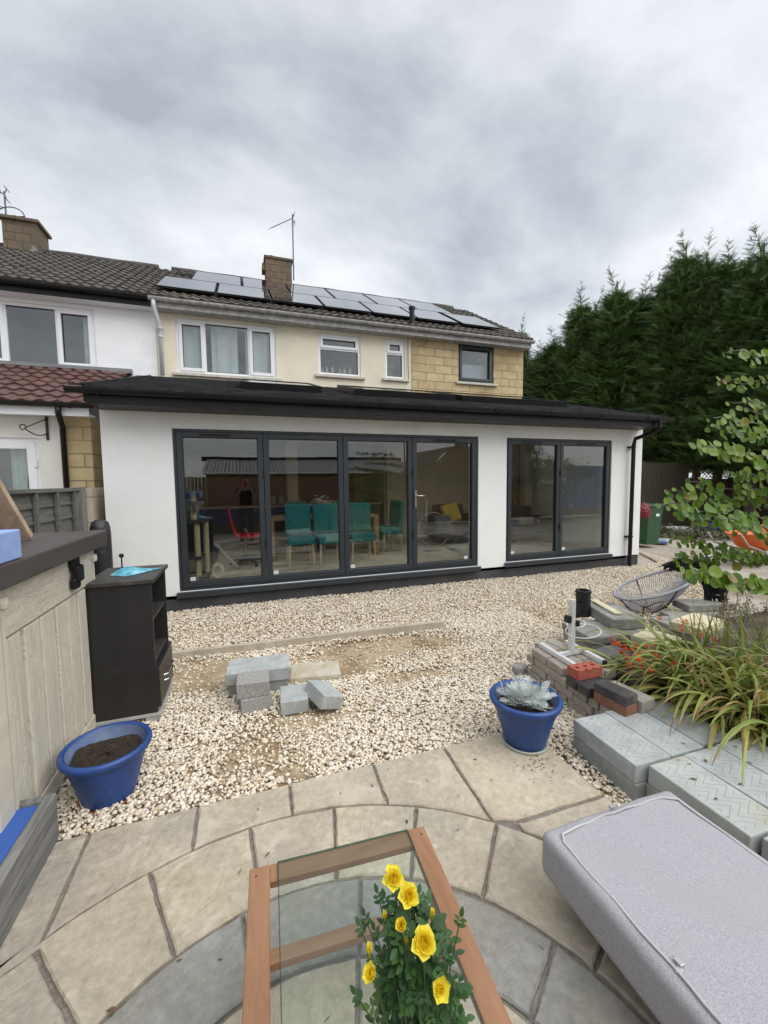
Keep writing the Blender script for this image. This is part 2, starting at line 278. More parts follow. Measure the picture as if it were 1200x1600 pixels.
def stones():
    ph = (1+5**.5)/2
    ico = np.array([(-1, ph, 0), (1, ph, 0), (-1, -ph, 0), (1, -ph, 0), (0, -1, ph), (0, 1, ph), (0, -1, -ph), (0, 1, -ph), (ph, 0, -1), (ph, 0, 1), (-ph, 0, -1), (-ph, 0, 1)])/1.9
    fc = np.array([(0, 11, 5), (0, 5, 1), (0, 1, 7), (0, 7, 10), (0, 10, 11), (1, 5, 9), (5, 11, 4), (11, 10, 2), (10, 7, 6), (7, 1, 8), (3, 9, 4), (3, 4, 2), (3, 2, 6), (3, 6, 8), (3, 8, 9), (4, 9, 5), (2, 4, 11), (6, 2, 10), (8, 6, 7), (9, 8, 1)])
    P = []
    def zone(x0, x1, y0, y1, dens, layer):
        n = int((x1-x0)*(y1-y0)*dens); q = np.c_[rng.uniform(x0, x1, n), rng.uniform(y0, y1, n)]
        P.append(np.c_[q, np.full(n, layer)])
    zone(-1.7, 3.2, 2.05, 4.3, 6200, 0); zone(1.66, 2.6, .9, 2.2, 5200, 0)
    zone(-1.7, 8.4, 4.3, 6.9, 2900, 0); zone(3.2, 7.5, 2.2, 4.3, 1500, 0); zone(-1.7, -.7, .8, 2.2, 1000, 0)
    P = np.concatenate(P); P = P[poly_in(P, GP)]
    d = dirtmask(P); P = P[rng.random(len(P)) > np.clip(d*1.2-.15, 0, .93)]
    # keep clear of walls, paving and the edging strip
    ok = ~((P[:, 1] > 5.80) & (P[:, 0] < 7.06)) & ~((P[:, 0] > -.74-.9) & (P[:, 0] < 1.67) & (P[:, 1] < 2.155)) & ~((P[:, 0] > 1.85) & (P[:, 0] < 3.0) & (P[:, 1] < 1.85)&(P[:, 1]>.9))
    P = P[ok]; n = len(P)
    s = rng.uniform(.0062, .0124, n)*np.where(rng.random(n) < .12, 1.35, 1)
    V = ico[None]*(1+rng.normal(0, .17, (n, 12, 1)))
    V = V*(s[:, None, None]*np.stack([rng.uniform(.9, 1.5, n), rng.uniform(.7, 1.1, n), rng.uniform(.45, .85, n)], 1)[:, None])
    a = rng.uniform(0, 2*PI, n); t = rng.normal(0, .45, n)
    ct, st = np.cos(t), np.sin(t); y = V[:, :, 1]*ct[:, None]-V[:, :, 2]*st[:, None]; z = V[:, :, 1]*st[:, None]+V[:, :, 2]*ct[:, None]
    ca, sa = np.cos(a), np.sin(a); x = V[:, :, 0]*ca[:, None]-y*sa[:, None]; y = V[:, :, 0]*sa[:, None]+y*ca[:, None]
    zc = hn(P[:, 0], P[:, 1])+rng.uniform(-.004, .017, n)-.01*np.clip(dirtmask(P), 0, 1)
    co = np.stack([x+P[:, 0, None], y+P[:, 1, None], z+zc[:, None]], 2).reshape(-1, 3)
    F = (fc[None]+(np.arange(n)*12)[:, None, None]).reshape(-1, 3)
    yy = P[:, 1]; tt = rng.random(n)
    brown = np.exp(-(((P[:, 0]-.02)/.3)**2+((P[:, 1]-2.5)/.25)**2))+np.exp(-(((P[:, 0]-1.2)/.8)**2+((P[:, 1]-3.7)/.4)**2))*.6+np.exp(-(((P[:, 0]-2.0)/.6)**2+((P[:, 1]-3.3)/.3)**2))*.3
    tt = np.clip(tt-brown*rng.random(n)*.75, 0, 1)
    gm = mat('gravel_chippings', (.92, .92, .92), (1, 1, 1), vs=90, rough=.9, tint=[(0, (.42, .33, .22)), (.06, (.58, .47, .33)), (.22, (.68, .585, .44)), (.6, (.75, .675, .545)), (.92, (.81, .76, .67)), (1, (.66, .62, .57))])
    o = mkmesh('gravel', co, F, gm, tint=np.repeat(tt, 20), origin=(0, 0, 0)); setp(o, 'cream and buff angular gravel chippings spread between house and patio', 'gravel', kind='stuff')
stones()
# ---------------------------------------------------------------- patio
def slabmat(name, a, b, c3, c4):
    m = mat(name, a, b, vs=2.6, rough=.85, c3=c3, s3=1.9, t3=(.45, .62), detail=9); nt = m.node_tree; N = nt.nodes; L = nt.links; bs = N['Principled BSDF']
    tc = N.new('ShaderNodeTexCoord'); src = bs.inputs['Base Color'].links[0].from_socket
    n = N.new('ShaderNodeTexNoise'); n.inputs['Scale'].default_value = 28; n.inputs['Detail'].default_value = 8; n.inputs['Roughness'].default_value = .7; L.new(tc.outputs['Object'], n.inputs['Vector'])
    mr = N.new('ShaderNodeMapRange'); mr.inputs[1].default_value = .3; mr.inputs[2].default_value = .7; mr.inputs[3].default_value = .78; mr.inputs[4].default_value = 1.18; L.new(n.outputs['Fac'], mr.inputs[0])
    sc = N.new('ShaderNodeVectorMath'); sc.operation = 'SCALE'; L.new(src, sc.inputs[0]); L.new(mr.outputs[0], sc.inputs['Scale'])
    n2 = N.new('ShaderNodeTexNoise'); n2.inputs['Scale'].default_value = 6.5; n2.inputs['Detail'].default_value = 7; n2.inputs['Distortion'].default_value = 1.2; L.new(tc.outputs['Object'], n2.inputs['Vector'])
    m2 = N.new('ShaderNodeMapRange'); m2.inputs[1].default_value = .56; m2.inputs[2].default_value = .72; m2.inputs[4].default_value = .65; L.new(n2.outputs['Fac'], m2.inputs[0])
    mx = N.new('ShaderNodeMix'); mx.data_type = 'RGBA'; L.new(m2.outputs[0], mx.inputs[0]); L.new(sc.outputs[0], mx.inputs[6]); mx.inputs[7].default_value = (*c4, 1); L.new(mx.outputs[2], bs.inputs['Base Color'])
    # riven surface: ledges plus fine grain
    n3 = N.new('ShaderNodeTexNoise'); n3.inputs['Scale'].default_value = 4.2; n3.inputs['Detail'].default_value = 10; n3.inputs['Roughness'].default_value = .66; n3.inputs['Distortion'].default_value = 1.6; L.new(tc.outputs['Object'], n3.inputs['Vector'])
    bp = N.new('ShaderNodeBump'); bp.inputs['Strength'].default_value = .9; bp.inputs['Distance'].default_value = .022; L.new(n3.outputs['Fac'], bp.inputs['Height'])
    n4 = N.new('ShaderNodeTexNoise'); n4.inputs['Scale'].default_value = 140; n4.inputs['Detail'].default_value = 3; L.new(tc.outputs['Object'], n4.inputs['Vector'])
    b2 = N.new('ShaderNodeBump'); b2.inputs['Strength'].default_value = .5; b2.inputs['Distance'].default_value = .002; L.new(n4.outputs['Fac'], b2.inputs['Height']); L.new(bp.outputs[0], b2.inputs['Normal']); L.new(b2.outputs[0], bs.inputs['Normal'])
    return m
buff = slabmat('buff_riven_slab', (.39, .335, .25), (.50, .44, .345), (.34, .305, .25), (.57, .51, .42))
buff2 = slabmat('yellow_buff_riven_slab', (.42, .36, .26), (.53, .465, .35), (.38, .335, .26), (.60, .54, .43))
greyslab = slabmat('grey_riven_slab', (.225, .225, .205), (.31, .305, .28), (.28, .26, .215), (.38, .37, .34))
mortar_m = mat('patio_mortar', (.17, .15, .125), (.27, .25, .21), vs=25, rough=1, bump=.8, bs=90)
CO, RO = (.10, .48), 1.451; CI, RI = (.14, .59), .958; CJ, RJ = (.13, .55), .72
def patio():
    m = MB(); m.box(-2.2, 1.69, -6, 2.145, -.02, .021); o = setp(m.build('patio_mortar_bed', mortar_m), kind='structure')
    V = []; F = []; MI = []
    def slab(poly, mi, z=.035):
        # inset, round the arrises, roughen the outline
        n0 = len(poly); P = []
        for i in range(n0):
            a = Vector(poly[i]); b = Vector(poly[(i+1) % n0]); L = (b-a).length; k = max(1, int(L/.035))
            for j in range(k): P.append(a+(b-a)*(j/k))
        n = len(P); cen = sum(P, Vector((0, 0)))/n; ar = sum(P[i].x*P[(i+1) % n].y-P[(i+1) % n].x*P[i].y for i in range(n))
        if ar < 0: P = P[::-1]
        zz = z+random.uniform(-.003, .003); rings = []
        for ins, h in ((.0075, .0), (.008, zz-.006), (.0145, zz)):
            ring = []
            for i in range(n):
                t = (P[(i+1) % n]-P[i-1]); t = t.normalized() if t.length > 1e-6 else Vector((1, 0)); nn = Vector((-t.y, t.x))
                q = P[i]+nn*(ins+.0015*math.sin(i*.7+mi)+random.uniform(-.0018, .0018)); ring.append((q.x, q.y, h))
            rings.append(ring)
        b = len(V)
        for r_ in rings: V.extend(r_)
        for k in range(2):
            for i in range(n): F.append((b+k*n+i, b+k*n+(i+1) % n, b+(k+1)*n+(i+1) % n, b+(k+1)*n+i)); MI.append(mi)
        F.append(tuple(b+2*n+i for i in range(n))); MI.append(mi)
    def P2(c, r, d): return (c[0]+r*math.cos(R(d)), c[1]+r*math.sin(R(d)))
    def arc(c, r, d0, d1, k=10): return [P2(c, r, d0+(d1-d0)*i/k) for i in range(k+1)]
    def angO(px, py):
        p = at(px, py, z=.035); return math.degrees(math.atan2(p.y-CO[1], p.x-CO[0]))
    js = sorted([angO(390, 1290), angO(235, 1368), angO(522, 1262), angO(650, 1262), angO(775, 1290), angO(870, 1400) if 0 else 27, 8, -12, -33, -54, angO(110, 1450)+4, 157, 177, 198, 220, 242, 264, 284])
    js = [a for a in js]; js.append(js[0]+360)
    def rayhit(a, c, r):  # from CO along angle a to circle c,r
        d = Vector((math.cos(R(a)), math.sin(R(a)))); o_ = Vector(CO)-Vector(c); bq = o_.dot(d); cq = o_.dot(o_)-r*r
        t = -bq+math.sqrt(bq*bq-cq); return Vector(CO)+d*t
    def ringarc(a0, a1, c, r, k=9): return [tuple(rayhit(a0+(a1-a0)*i/k, c, r)) for i in range(k+1)]
    for i in range(len(js)-1):
        a0, a1 = js[i], js[i+1]
        slab(ringarc(a0, a1, CO, RO)+ringarc(a0, a1, CI, RI)[::-1], random.choice([0, 0, 1]))
    j2 = [-60, -22, 8, 34, 62, 98, 124, 152, 184, 220, 260, 300]
    j2[4] = math.degrees(math.atan2(at(562, 1400, z=.03).y-CO[1], at(562, 1400, z=.03).x-CO[0])); j2[5] = math.degrees(math.atan2(at(382, 1455, z=.03).y-CO[1], at(382, 1455, z=.03).x-CO[0]))
    for i in range(len(j2)):
        a0, a1 = j2[i], j2[(i+1) % len(j2)]+(360 if i == len(j2)-1 else 0)
        slab(ringarc(a0, a1, CI, RI)+ringarc(a0, a1, CJ, RJ)[::-1], 2)
    j3 = [20, 75, 128, 180, 235, 300]
    for i in range(6):
        a0, a1 = j3[i], j3[(i+1) % 6]+(360 if i == 5 else 0)
        slab(ringarc(a0, a1, CJ, RJ)+ringarc(a0, a1, CO, .30)[::-1], 0)
    slab(arc(CO, .30, 0, 350, 24), 1)
    # squaring slabs outside the ring, up to the straight edges
    Y1, X1, X0 = 2.15, 1.685, -.74
    def xs(px, py): return at(px, py, z=.035).x
    cuts = [(xs(308, 1262), xs(300, 1335)), (xs(452, 1222), xs(456, 1265)), (xs(583, 1195), xs(603, 1250)), (xs(695, 1170), xs(775, 1290))]
    def yo(x): return CO[1]+math.sqrt(max(0, RO*RO-(x-CO[0])**2))
    xl = [(X0, X0)]+cuts
    def up_arc(xa, xb, k=8): return [(xa+(xb-xa)*i/k, yo(xa+(xb-xa)*i/k)) for i in range(k+1)]
    for i in range(len(xl)-1):
        (ta, ba), (tb, bb) = xl[i], xl[i+1]; slab(up_arc(ba, bb)+[(tb, Y1), (ta, Y1)], 1 if i == 1 else i % 2)
    tb, bb = cuts[-1]; slab([(bb, yo(bb)), (bb+.10, 1.54), (X1, 1.53), (X1, Y1), (tb, Y1)], 1)
    xk = CO[0]+RO*math.cos(R(27))
    slab(up_arc(bb+.10, xk)+[(X1, yo(xk)), (X1, 1.525), (bb+.10, 1.54-.01)], 0)
    y = yo(xk)
    slab([(xk, y), (CO[0]+RO*math.cos(R(8)), CO[1]+RO*math.sin(R(8))), (X1, CO[1]+RO*math.sin(R(8))), (X1, y)], 1)
    slab([(X0, 2.15), (X0, 1.64), (-1.5, 1.25), (-1.5, 2.1)], 0); slab([(X0, 1.635), (P2(CO, RO, 127)), (P2(CO, RO, 140)), P2(CO, RO, 152), P2(CO, RO, 165), (-1.5, .9), (-1.5, 1.19)], 0)
    slab([(-1.5, .88)]+arc(CO, RO, 166, 200, 6)+[(-1.5, 0)], 0)
    o = mkmesh('patio', V, F, None, mats=[buff, buff2, greyslab], midx=MI, origin=(0, 0, 0)); setp(o, kind='structure')
patio()
# ================================================================ buildings
def pane_obj(parent, x0, x1, z0, z1, y, gm, name='pane', th=.006):
    return MB().box(x0, x1, y, y+th, z0, z1).build(name, gm, parent)
def rect_frame(m, x0, x1, z0, z1, y0, y1, w, wb=None):
    wb = wb or w
    m.box(x0, x0+w, y0, y1, z0, z1); m.box(x1-w, x1, y0, y1, z0, z1)
    m.box(x0+w, x1-w, y0+.001, y1-.001, z1-w, z1); m.box(x0+w, x1-w, y0+.001, y1-.001, z0, z0+wb)
seal_m = mat('black_window_gasket', (.015, .015, .016), rough=.6)
curtain_m = mat('pale_curtain_fabric', (.80, .81, .82), rough=.9, var=.08)
def window(parent, x0, x1, z0, z1, y, cells, fm, sill=True, fw_=.055, curtain=None, wall_th=.3):
    """cells: (x0,x1,z0,z1,opening?)"""
    m = MB(); rect_frame(m, x0, x1, z0, z1, y+.03, y+.10, fw_)
    w = m.build('window', fm, parent, bevel=.004)
    for i, c in enumerate(cells):
        a, b, c0, d0, op = c
        if op:
            mm = MB(); rect_frame(mm, a, b, c0, d0, y+.008, y+.07, .06); mm.build('casement', fm, w, bevel=.006); k = .058
        else: k = .005
        ms = MB(); rect_frame(ms, a+k, b-k, c0+k, d0-k, y+.045, y+.06, .012); ms.build('gasket', seal_m, w)
        pane_obj(w, a+k+.001, b-k-.001, c0+k+.001, d0-k-.001, y+.062, upglass_m)
    xs = sorted({c[0] for c in cells}|{c[1] for c in cells}); zs = sorted({c[2] for c in cells}|{c[3] for c in cells})
    for xx in xs[1:-1]:
        MB().box(xx-.03, xx+.03, y+.032, y+.095, z0+fw_, z1-fw_).build('mullion', fm, w)
    for zz in zs[1:-1]:
        if zz-z0 > .1 and z1-zz > .1: MB().box(x0+fw_, x1-fw_, y+.034, y+.093, zz-.03, zz+.03).build('transom', fm, w)
    if sill: MB().box(x0-.08, x1+.09, y-.07, y+.02, z0-.06, z0-.004).build('sill', sill_m, w, bevel=.006)
    if curtain:
        for (ca, cb, yy) in curtain:
            V = []; F = []; n = int((cb-ca)/.018)
            for i in range(n+1):
                xx = ca+(cb-ca)*i/n; dy = .03*math.sin(xx*38+math.sin(xx*9)*2)+.012*math.sin(xx*91)
                V += [(xx, y+.18+yy+dy, z0-.05), (xx, y+.18+yy+dy*.8, z1+.05)]
            F = [(2*i, 2*i+2, 2*i+3, 2*i+1) for i in range(n)]; mkmesh('curtain', V, F, curtain_m, w, smooth=True)
    return w
sill_m = mat('stained_painted_sill', (.52, .49, .42), var=.15, vs=12, rough=.85, bump=.2)
def tiled_roof(parent, name, x0, x1, y0, z0, slope, length, material, course=.30, pitch=.175, amp=.018, lip=.028):
    V = []; F = []; nx = int((x1-x0)/pitch*8); xs_ = np.linspace(x0, x1, nx+1); nc = int(length/course); sa, ca = math.sin(slope), math.cos(slope)
    ph = (xs_/pitch) % 1.0; prof = amp*np.where(ph < .55, np.sin(ph/.55*PI), -.35*np.sin((ph-.55)/.45*PI))
    for k in range(nc):
        s0 = k*course; s1 = s0+course+.012; off = len(V)
        wob = .004*np.sin(xs_*3.1+k*1.7)+rng.normal(0, .0022, nx+1)
        for (s, h) in ((s0, -.012), (s0, lip), (s1, .004)):
            pr = (prof if h != -.012 else prof*.4)+h+(wob if h == lip else 0)
            sj = s+(rng.normal(0, .004, nx+1) if h != .004 else 0)
            yy = y0+sj*ca-pr*sa; zz = z0+sj*sa+pr*ca; V += list(zip(xs_, yy, zz))
        w = nx+1
        for r_ in range(2):
            for i in range(nx): F.append((off+r_*w+i, off+r_*w+i+1, off+(r_+1)*w+i+1, off+(r_+1)*w+i))
    o = mkmesh(name, V, F, material, parent); return o
def gutter(parent, x0, x1, y, z, r, material, brackets=True, name='gutter'):
    n = 10; V = []; F = []
    for rr in (r, r-.008):
        for x in (x0, x1):
            for k in range(n+1):
                t = PI+PI*k/n; V.append((x, y+rr*math.cos(t), z+rr*math.sin(t)))
    w = n+1
    for k in range(n):
        F += [(k, w+k, w+k+1, k+1), (2*w+k, 2*w+k+1, 3*w+k+1, 3*w+k)]
    F += [(0, 2*w, 3*w, w), (w-1, 2*w-1, 4*w-1, 3*w-1)]
    F.append(tuple(range(w))); F.append(tuple(w+k for k in range(w))[::-1])
    g = mkmesh(name, V, F, material, parent)
    if brackets:
        x = x0+.3
        while x < x1:
            m = MB(); n2 = 10; pr = []
            for xx in (x-.016, x+.016):
                for rr in (r+.003, r+.009):
                    for k in range(n2+1): t = PI+PI*k/n2; m.v.append((xx, y+rr*math.cos(t), z+rr*math.sin(t)))
            w2_ = n2+1
            for k in range(n2): m.f += [(w2_+k, w2_+k+1, 3*w2_+k+1, 3*w2_+k), (k, w2_+k, w2_+k+1, k+1), (2*w2_+k, 2*w2_+k+1, 3*w2_+k+1, 3*w2_+k)]
            m.build('gutter_bracket', material, g); x += 1.0
    return g
# ---------------- main house (cream render and stone) and its attached neighbour
EV, EY, RY = 5.02, 8.72, 12.2      # eaves height, eaves line, ridge line
SL = math.atan((7.12-5.05)/(12.2-8.72)); SLEN = (12.2-8.72)/math.cos(SL)
H1 = thing('terraced_house', (2.6, 10.5, 0), 'cream rendered two-storey house with a stone-faced end and solar panels on its brown tiled roof', 'house', 'terraced houses in one row')
fyw = lambda Y: (lambda u, v, w: (u, Y+w, v))
W1 = [(-1.17, .70, 3.80, 4.84), (1.58, 2.52, 3.96, 4.83), (3.10, 3.57, 3.98, 4.85)]
panel(-1.5, 3.75, 2.9, 5.1, W1, fyw(9.0), .28).build('wall', cream_render, H1)
panel(3.75, 6.80, 2.9, 5.1, [(4.95, 5.93, 4.02, 4.93)], fyw(8.99), .28).build('stone_wall', stone_m, H1)
MB().box(3.745, 4.02, 8.975, 8.99, 2.9, 5.1).build('stone_pier', stone_m, H1)
m = MB(); m.add([(6.8, 8.99, 0), (6.8, 15.4, 0), (6.8, 15.4, 5.1), (6.8, 12.2, 7.05), (6.8, 8.99, 5.1)], [(0, 1, 2, 3, 4)]); m.add([(6.78, 9.2, 0), (6.78, 15.4, 0), (6.78, 15.4, 5.1), (6.78, 12.2, 7.05), (6.78, 9.2, 5.1)], [(4, 3, 2, 1, 0)])
m.build('gable_wall', stone_m, H1)
MB().box(-1.5, 6.78, 15.2, 15.4, 0, 5.1).build('rear_wall', cream_render, H1)
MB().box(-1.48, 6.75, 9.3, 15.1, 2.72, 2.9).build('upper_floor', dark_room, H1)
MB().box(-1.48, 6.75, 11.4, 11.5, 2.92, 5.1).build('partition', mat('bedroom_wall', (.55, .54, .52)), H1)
tiled_roof(H1, 'roof', -1.60, 6.86, EY-.02, EV+.06, SL, SLEN+.05, tile_m)
m = MB(); m.add([(-1.55, 12.2, 7.1), (6.86, 12.2, 7.1), (6.86, 15.7, 5.0), (-1.55, 15.7, 5.0), (-1.55, EY, EV), (6.86, EY, EV)], [(0, 1, 2, 3), (4, 5, 1, 0)]); m.build('roof_underlay', tile_m, H1)
MB().tube([(-1.6+i*.45, 12.2, 7.13+.008*math.sin(i*2.3)) for i in range(19)], .10, 10).build('ridge_tiles', tile_m, H1, smooth=True)
m = MB(); m.bar((6.85, EY, EV+.02), (6.85, 12.2, 7.08), .05, .10); m.build('verge', mat('mortar_verge', (.22, .21, .19), rough=.95, bump=.3), H1)
MB().box(-1.5, 6.84, EY+.03, 8.985, EV-.12, EV-.1).build('soffit', grey_upvc, H1)
MB().box(-1.5, 6.84, EY+.01, EY+.03, EV-.13, EV+.05).build('fascia', grey_upvc, H1)
gutter(H1, -1.55, 6.87, EY-.05, EV+.02, .06, grey_upvc)
m = MB(); m.tube([(-1.47, EY-.05, EV-.02), (-1.47, EY-.05, EV-.13), (-1.42, 8.93, EV-.42), (-1.42, 8.93, 3.72)], .038, 12); 
for z in (4.55, 4.4): m.tube([(-1.42, 8.93, z), (-1.42, 8.93, z+.05)], .048, 12)
m.build('downpipe', mat('pale_grey_pipe', (.55, .56, .60), var=.08, rough=.5), H1, smooth=True)
MB().tube([(3.64, 8.965, EV-.1), (3.64, 8.965, 4.3), (3.655, 8.97, 3.9)], .007, 6).build('cable', black_plastic, H1)
x0, x1, z0, z1 = W1[0]
window(H1, x0, x1, z0, z1, 9.0, [(x0+.05, x0+.50, z0+.05, z1-.05, 1), (x0+.50, x1-.52, z0+.05, z1-.05, 0), (x1-.52, x1-.05, z0+.05, z1-.05, 1)], upvc, curtain=[(x0, x0+.42, 0), (x0+.62, x1-.75, .02), (x1-.6, x1, 0)])
x0, x1, z0, z1 = W1[1]
w2 = window(H1, x0, x1, z0, z1, 9.0, [(x0+.05, x1-.05, z1-.30, z1-.05, 1), (x0+.05, x1-.05, z0+.05, z1-.30, 0)], upvc)
m = MB()
for i, xx in enumerate((1.70, 1.80, 1.93, 2.1, 2.2, 2.33)): m.lathe((xx, 9.22, 3.98), [(.03, 0), (.04, .03), (.035, .1+.03*(i % 3)), (.014, .15+.03*(i % 3)), (.014, .18+.03*(i % 3))], 10)
m.build('sill_bottles', mat('pale_bottles', (.55, .52, .45), rough=.4), w2)
x0, x1, z0, z1 = W1[2]
w3 = window(H1, x0, x1, z0, z1, 9.0, [(x0+.05, x1-.05, z1-.30, z1-.05, 1), (x0+.05, x1-.05, z0+.05, z1-.30, 0)], upvc)
m = MB()
for k in range(26): m.lathe((3.33+random.uniform(-.12, .12), 9.25+random.uniform(-.04, .04), 4.2+random.uniform(-.15, .18)), [(0, -.03), (.03, 0), (0, .03)], 6)
m.build('sill_flowers', mat('dried_flowers', (.45, .42, .38), rough=.8), w3)
window(H1, 4.95, 5.93, 4.02, 4.93, 8.99, [(5.0, 5.88, 4.07, 4.88, 1)], anthracite)
MB().box(5.0, 5.88, 9.25, 9.26, 4.0, 4.52).add([], []).build('roller_blind', mat('white_roller_blind', (.55, .60, .66), rough=.8), H1)
m = MB()
for k in range(2): m.lathe((.90+.38*k, 12.2, 7.76), [(.09, 0), (.09, .06), (.075, .07), (.075, .12 if k == 0 else .03), (.06, .12 if k == 0 else .03)], 14)
ch = MB().box(.73, 1.42, 11.95, 12.5, 6.6, 7.70).build('chimney', chimney_m, H1)
MB().box(.69, 1.46, 11.91, 12.54, 7.70, 7.76).build('chimney_cap', chimney_m, ch, bevel=.01); m.build('chimney_pot', chimney_m, ch)
MB().box(.64, .73, 12.0, 12.3, 7.40, 7.58).build('chimney_bracket', chimney_m, ch)
solar_m = mat('solar_glass', (.015, .018, .028), var=.2, rough=.07, spec=.9, coat=1)
solar_m.node_tree.nodes['Principled BSDF'].inputs['IOR'].default_value = 3.6
solar_f = mat('solar_black_frame', (.012, .012, .013), rough=.4)
def rpt(x, s, h): return (x, EY+s*math.cos(SL)-h*math.sin(SL), EV+.06+s*math.sin(SL)+h*math.cos(SL))
def solar(x, s, w=1.04, l=1.22):
    m = MB(); h0, h1 = .085, .12
    m.add([rpt(x, s, h0), rpt(x+w, s, h0), rpt(x+w, s+l, h0), rpt(x, s+l, h0), rpt(x, s, h1), rpt(x+w, s, h1), rpt(x+w, s+l, h1), rpt(x, s+l, h1)], [(3, 2, 1, 0), (0, 1, 5, 4), (1, 2, 6, 5), (2, 3, 7, 6), (3, 0, 4, 7), (4, 5, 6, 7)])
    sp = m.build('solar_panel', solar_f, H1); g = .016
    MB().add([rpt(x+g, s+g, h1+.003), rpt(x+w-g, s+g, h1+.003), rpt(x+w-g, s+l-g, h1+.003), rpt(x+g, s+l-g, h1+.003)], [(0, 1, 2, 3)]).build('solar_glass', solar_m, sp)
for i in range(7): solar(-1.48+i*1.085+(.10 if i == 6 else 0), .47, l=1.36)
for i in range(6): solar(-.97+i*1.085, 1.86, l=1.62)
m = MB(); 
for s in (.75, 1.6, 2.1, 3.1): m.bar(rpt(-1.4, s, .055), rpt(6.0, s, .055), .04, .04)
m.build('panel_rail', solar_f, H1)
MB().tube([rpt(3.72, .22, 0), (3.72, EY+.19, EV+.52)], .06, 12).lathe((3.72, EY+.19, EV+.5), [(.075, 0), (.075, .06), (.02, .08)], 12).build('vent_pipe', black_plastic, H1)
# aerials
def aerial(base, top, tips, label, loops=None):
    t = thing('tv_aerial', base, label, 'aerial')
    metal = mat('weathered_aluminium', (.12, .12, .13), rough=.5, metal=.5)
    MB().tube([base, top], .018, 8).build('mast', metal, t)
    a, b = Vector(tips[0]), Vector(tips[1]); m = MB(); m.tube([a, b], .012, 6); d = (b-a).normalized(); side = d.cross(Vector((0, 0, 1))).normalized()
    for k in range(13): p = a+(b-a)*(k/13); m.tube([p-side*.13*(1-.3*k/13), p+side*.13*(1-.3*k/13)], .005, 5)
    for sgn in (-1, 1): m.tube([b+Vector((0, 0, 0)), b+Vector((.05, 0, .13*sgn))], .01, 5); m.tube([b+Vector((.05, -.12, .12*sgn)), b+Vector((.05, .12, .12*sgn))], .008, 5)
    m.build('yagi', metal, t)
    return t
pa = at(459, 438, y=12.1); pb = at(457, 335, y=12.1); ya = at(424, 356, y=11.6); yb = at(457, 341, y=12.1)
aerial(pa, pb, (ya, yb), 'thin tall television aerial beside the small middle chimney')
# ---------------- neighbour
H2 = thing('terraced_house', (-5, 10.5, 0), 'white rendered two-storey house with a low red-brown tiled rear roof at the left edge', 'house', 'terraced houses in one row')
panel(-10, -1.505, 2.4, 5.1, [(-4.10, -2.50, 3.74, 4.82)], fyw(9.0), .28).build('wall', house_white, H2)
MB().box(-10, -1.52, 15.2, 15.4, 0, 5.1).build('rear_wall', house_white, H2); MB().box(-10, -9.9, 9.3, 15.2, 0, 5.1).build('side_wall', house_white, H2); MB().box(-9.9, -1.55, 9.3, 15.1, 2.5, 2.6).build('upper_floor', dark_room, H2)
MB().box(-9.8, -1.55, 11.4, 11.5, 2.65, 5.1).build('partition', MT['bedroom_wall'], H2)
window(H2, -4.10, -2.50, 3.74, 4.82, 9.0, [(-4.05, -3.85, 3.79, 4.77, 1), (-3.85, -3.08, 3.79, 4.77, 0), (-3.08, -2.55, 3.79, 4.77, 1)], upvc, curtain=[(-2.72, -2.5, 0)])
tiled_roof(H2, 'roof', -10, -1.61, EY-.02, EV+.06, SL, SLEN+.05, tile_m)
m = MB(); m.add([(-10, 12.2, 7.1), (-1.56, 12.2, 7.1), (-1.56, 15.7, 5.0), (-10, 15.7, 5.0), (-10, EY, EV), (-1.56, EY, EV)], [(0, 1, 2, 3), (4, 5, 1, 0)]); m.build('roof_underlay', tile_m, H2)
MB().tube([(-10+i*.45, 12.2, 7.13+.008*math.sin(i*1.9)) for i in range(19)], .10, 10).build('ridge_tiles', tile_m, H2, smooth=True)
MB().box(-10, -1.52, EY+.03, 8.985, EV-.13, EV-.11).build('soffit', upvc, H2); MB().box(-10, -1.52, EY+.01, EY+.03, EV-.13, EV+.04).build('fascia', black_plastic, H2)
gutter(H2, -10, -1.57, EY-.05, EV+.02, .06, black_plastic)
c2 = MB().box(-4.98, -4.33, 11.9, 12.5, 6.6, 7.64).build('chimney', chimney_m, H2); MB().box(-5.04, -4.27, 11.84, 12.56, 7.64, 7.71).build('chimney_cap', chimney_m, c2, bevel=.01)
m = MB(); m.lathe((-4.80, 12.2, 7.71), [(.15, 0), (.14, .12), (.12, .12)], 14); m.lathe((-4.50, 12.3, 7.71), [(.16, 0), (.14, .06), (.0, .09)], 14); m.build('chimney_pot', chimney_m, c2)
m = MB(); m.add([(-4.5, 11.89, 6.98), (-4.34, 11.89, 6.93), (-4.34, 11.885, 7.06), (-4.42, 11.885, 7.14)], [(0, 1, 2, 3)]); m.build('flashing', mat('lead_flashing', (.20, .205, .21), rough=.6), c2)
ta = aerial(Vector((-4.93, 12.0, 7.72)), Vector((-4.93, 12.0, 8.28)), (Vector((-5.7, 11.6, 8.38)), Vector((-4.93, 12.0, 8.22))), 'short television aerial with curled wires on the wide left chimney')
m = MB(); m.tube([Vector((-4.85+.26*math.cos(t/10), 12.0+.2*math.sin(t/10), 7.80+.08*math.sin(t/7))) for t in range(0, 110, 3)], .012, 5); m.build('coiled_wire', MT['weathered_aluminium'], ta)
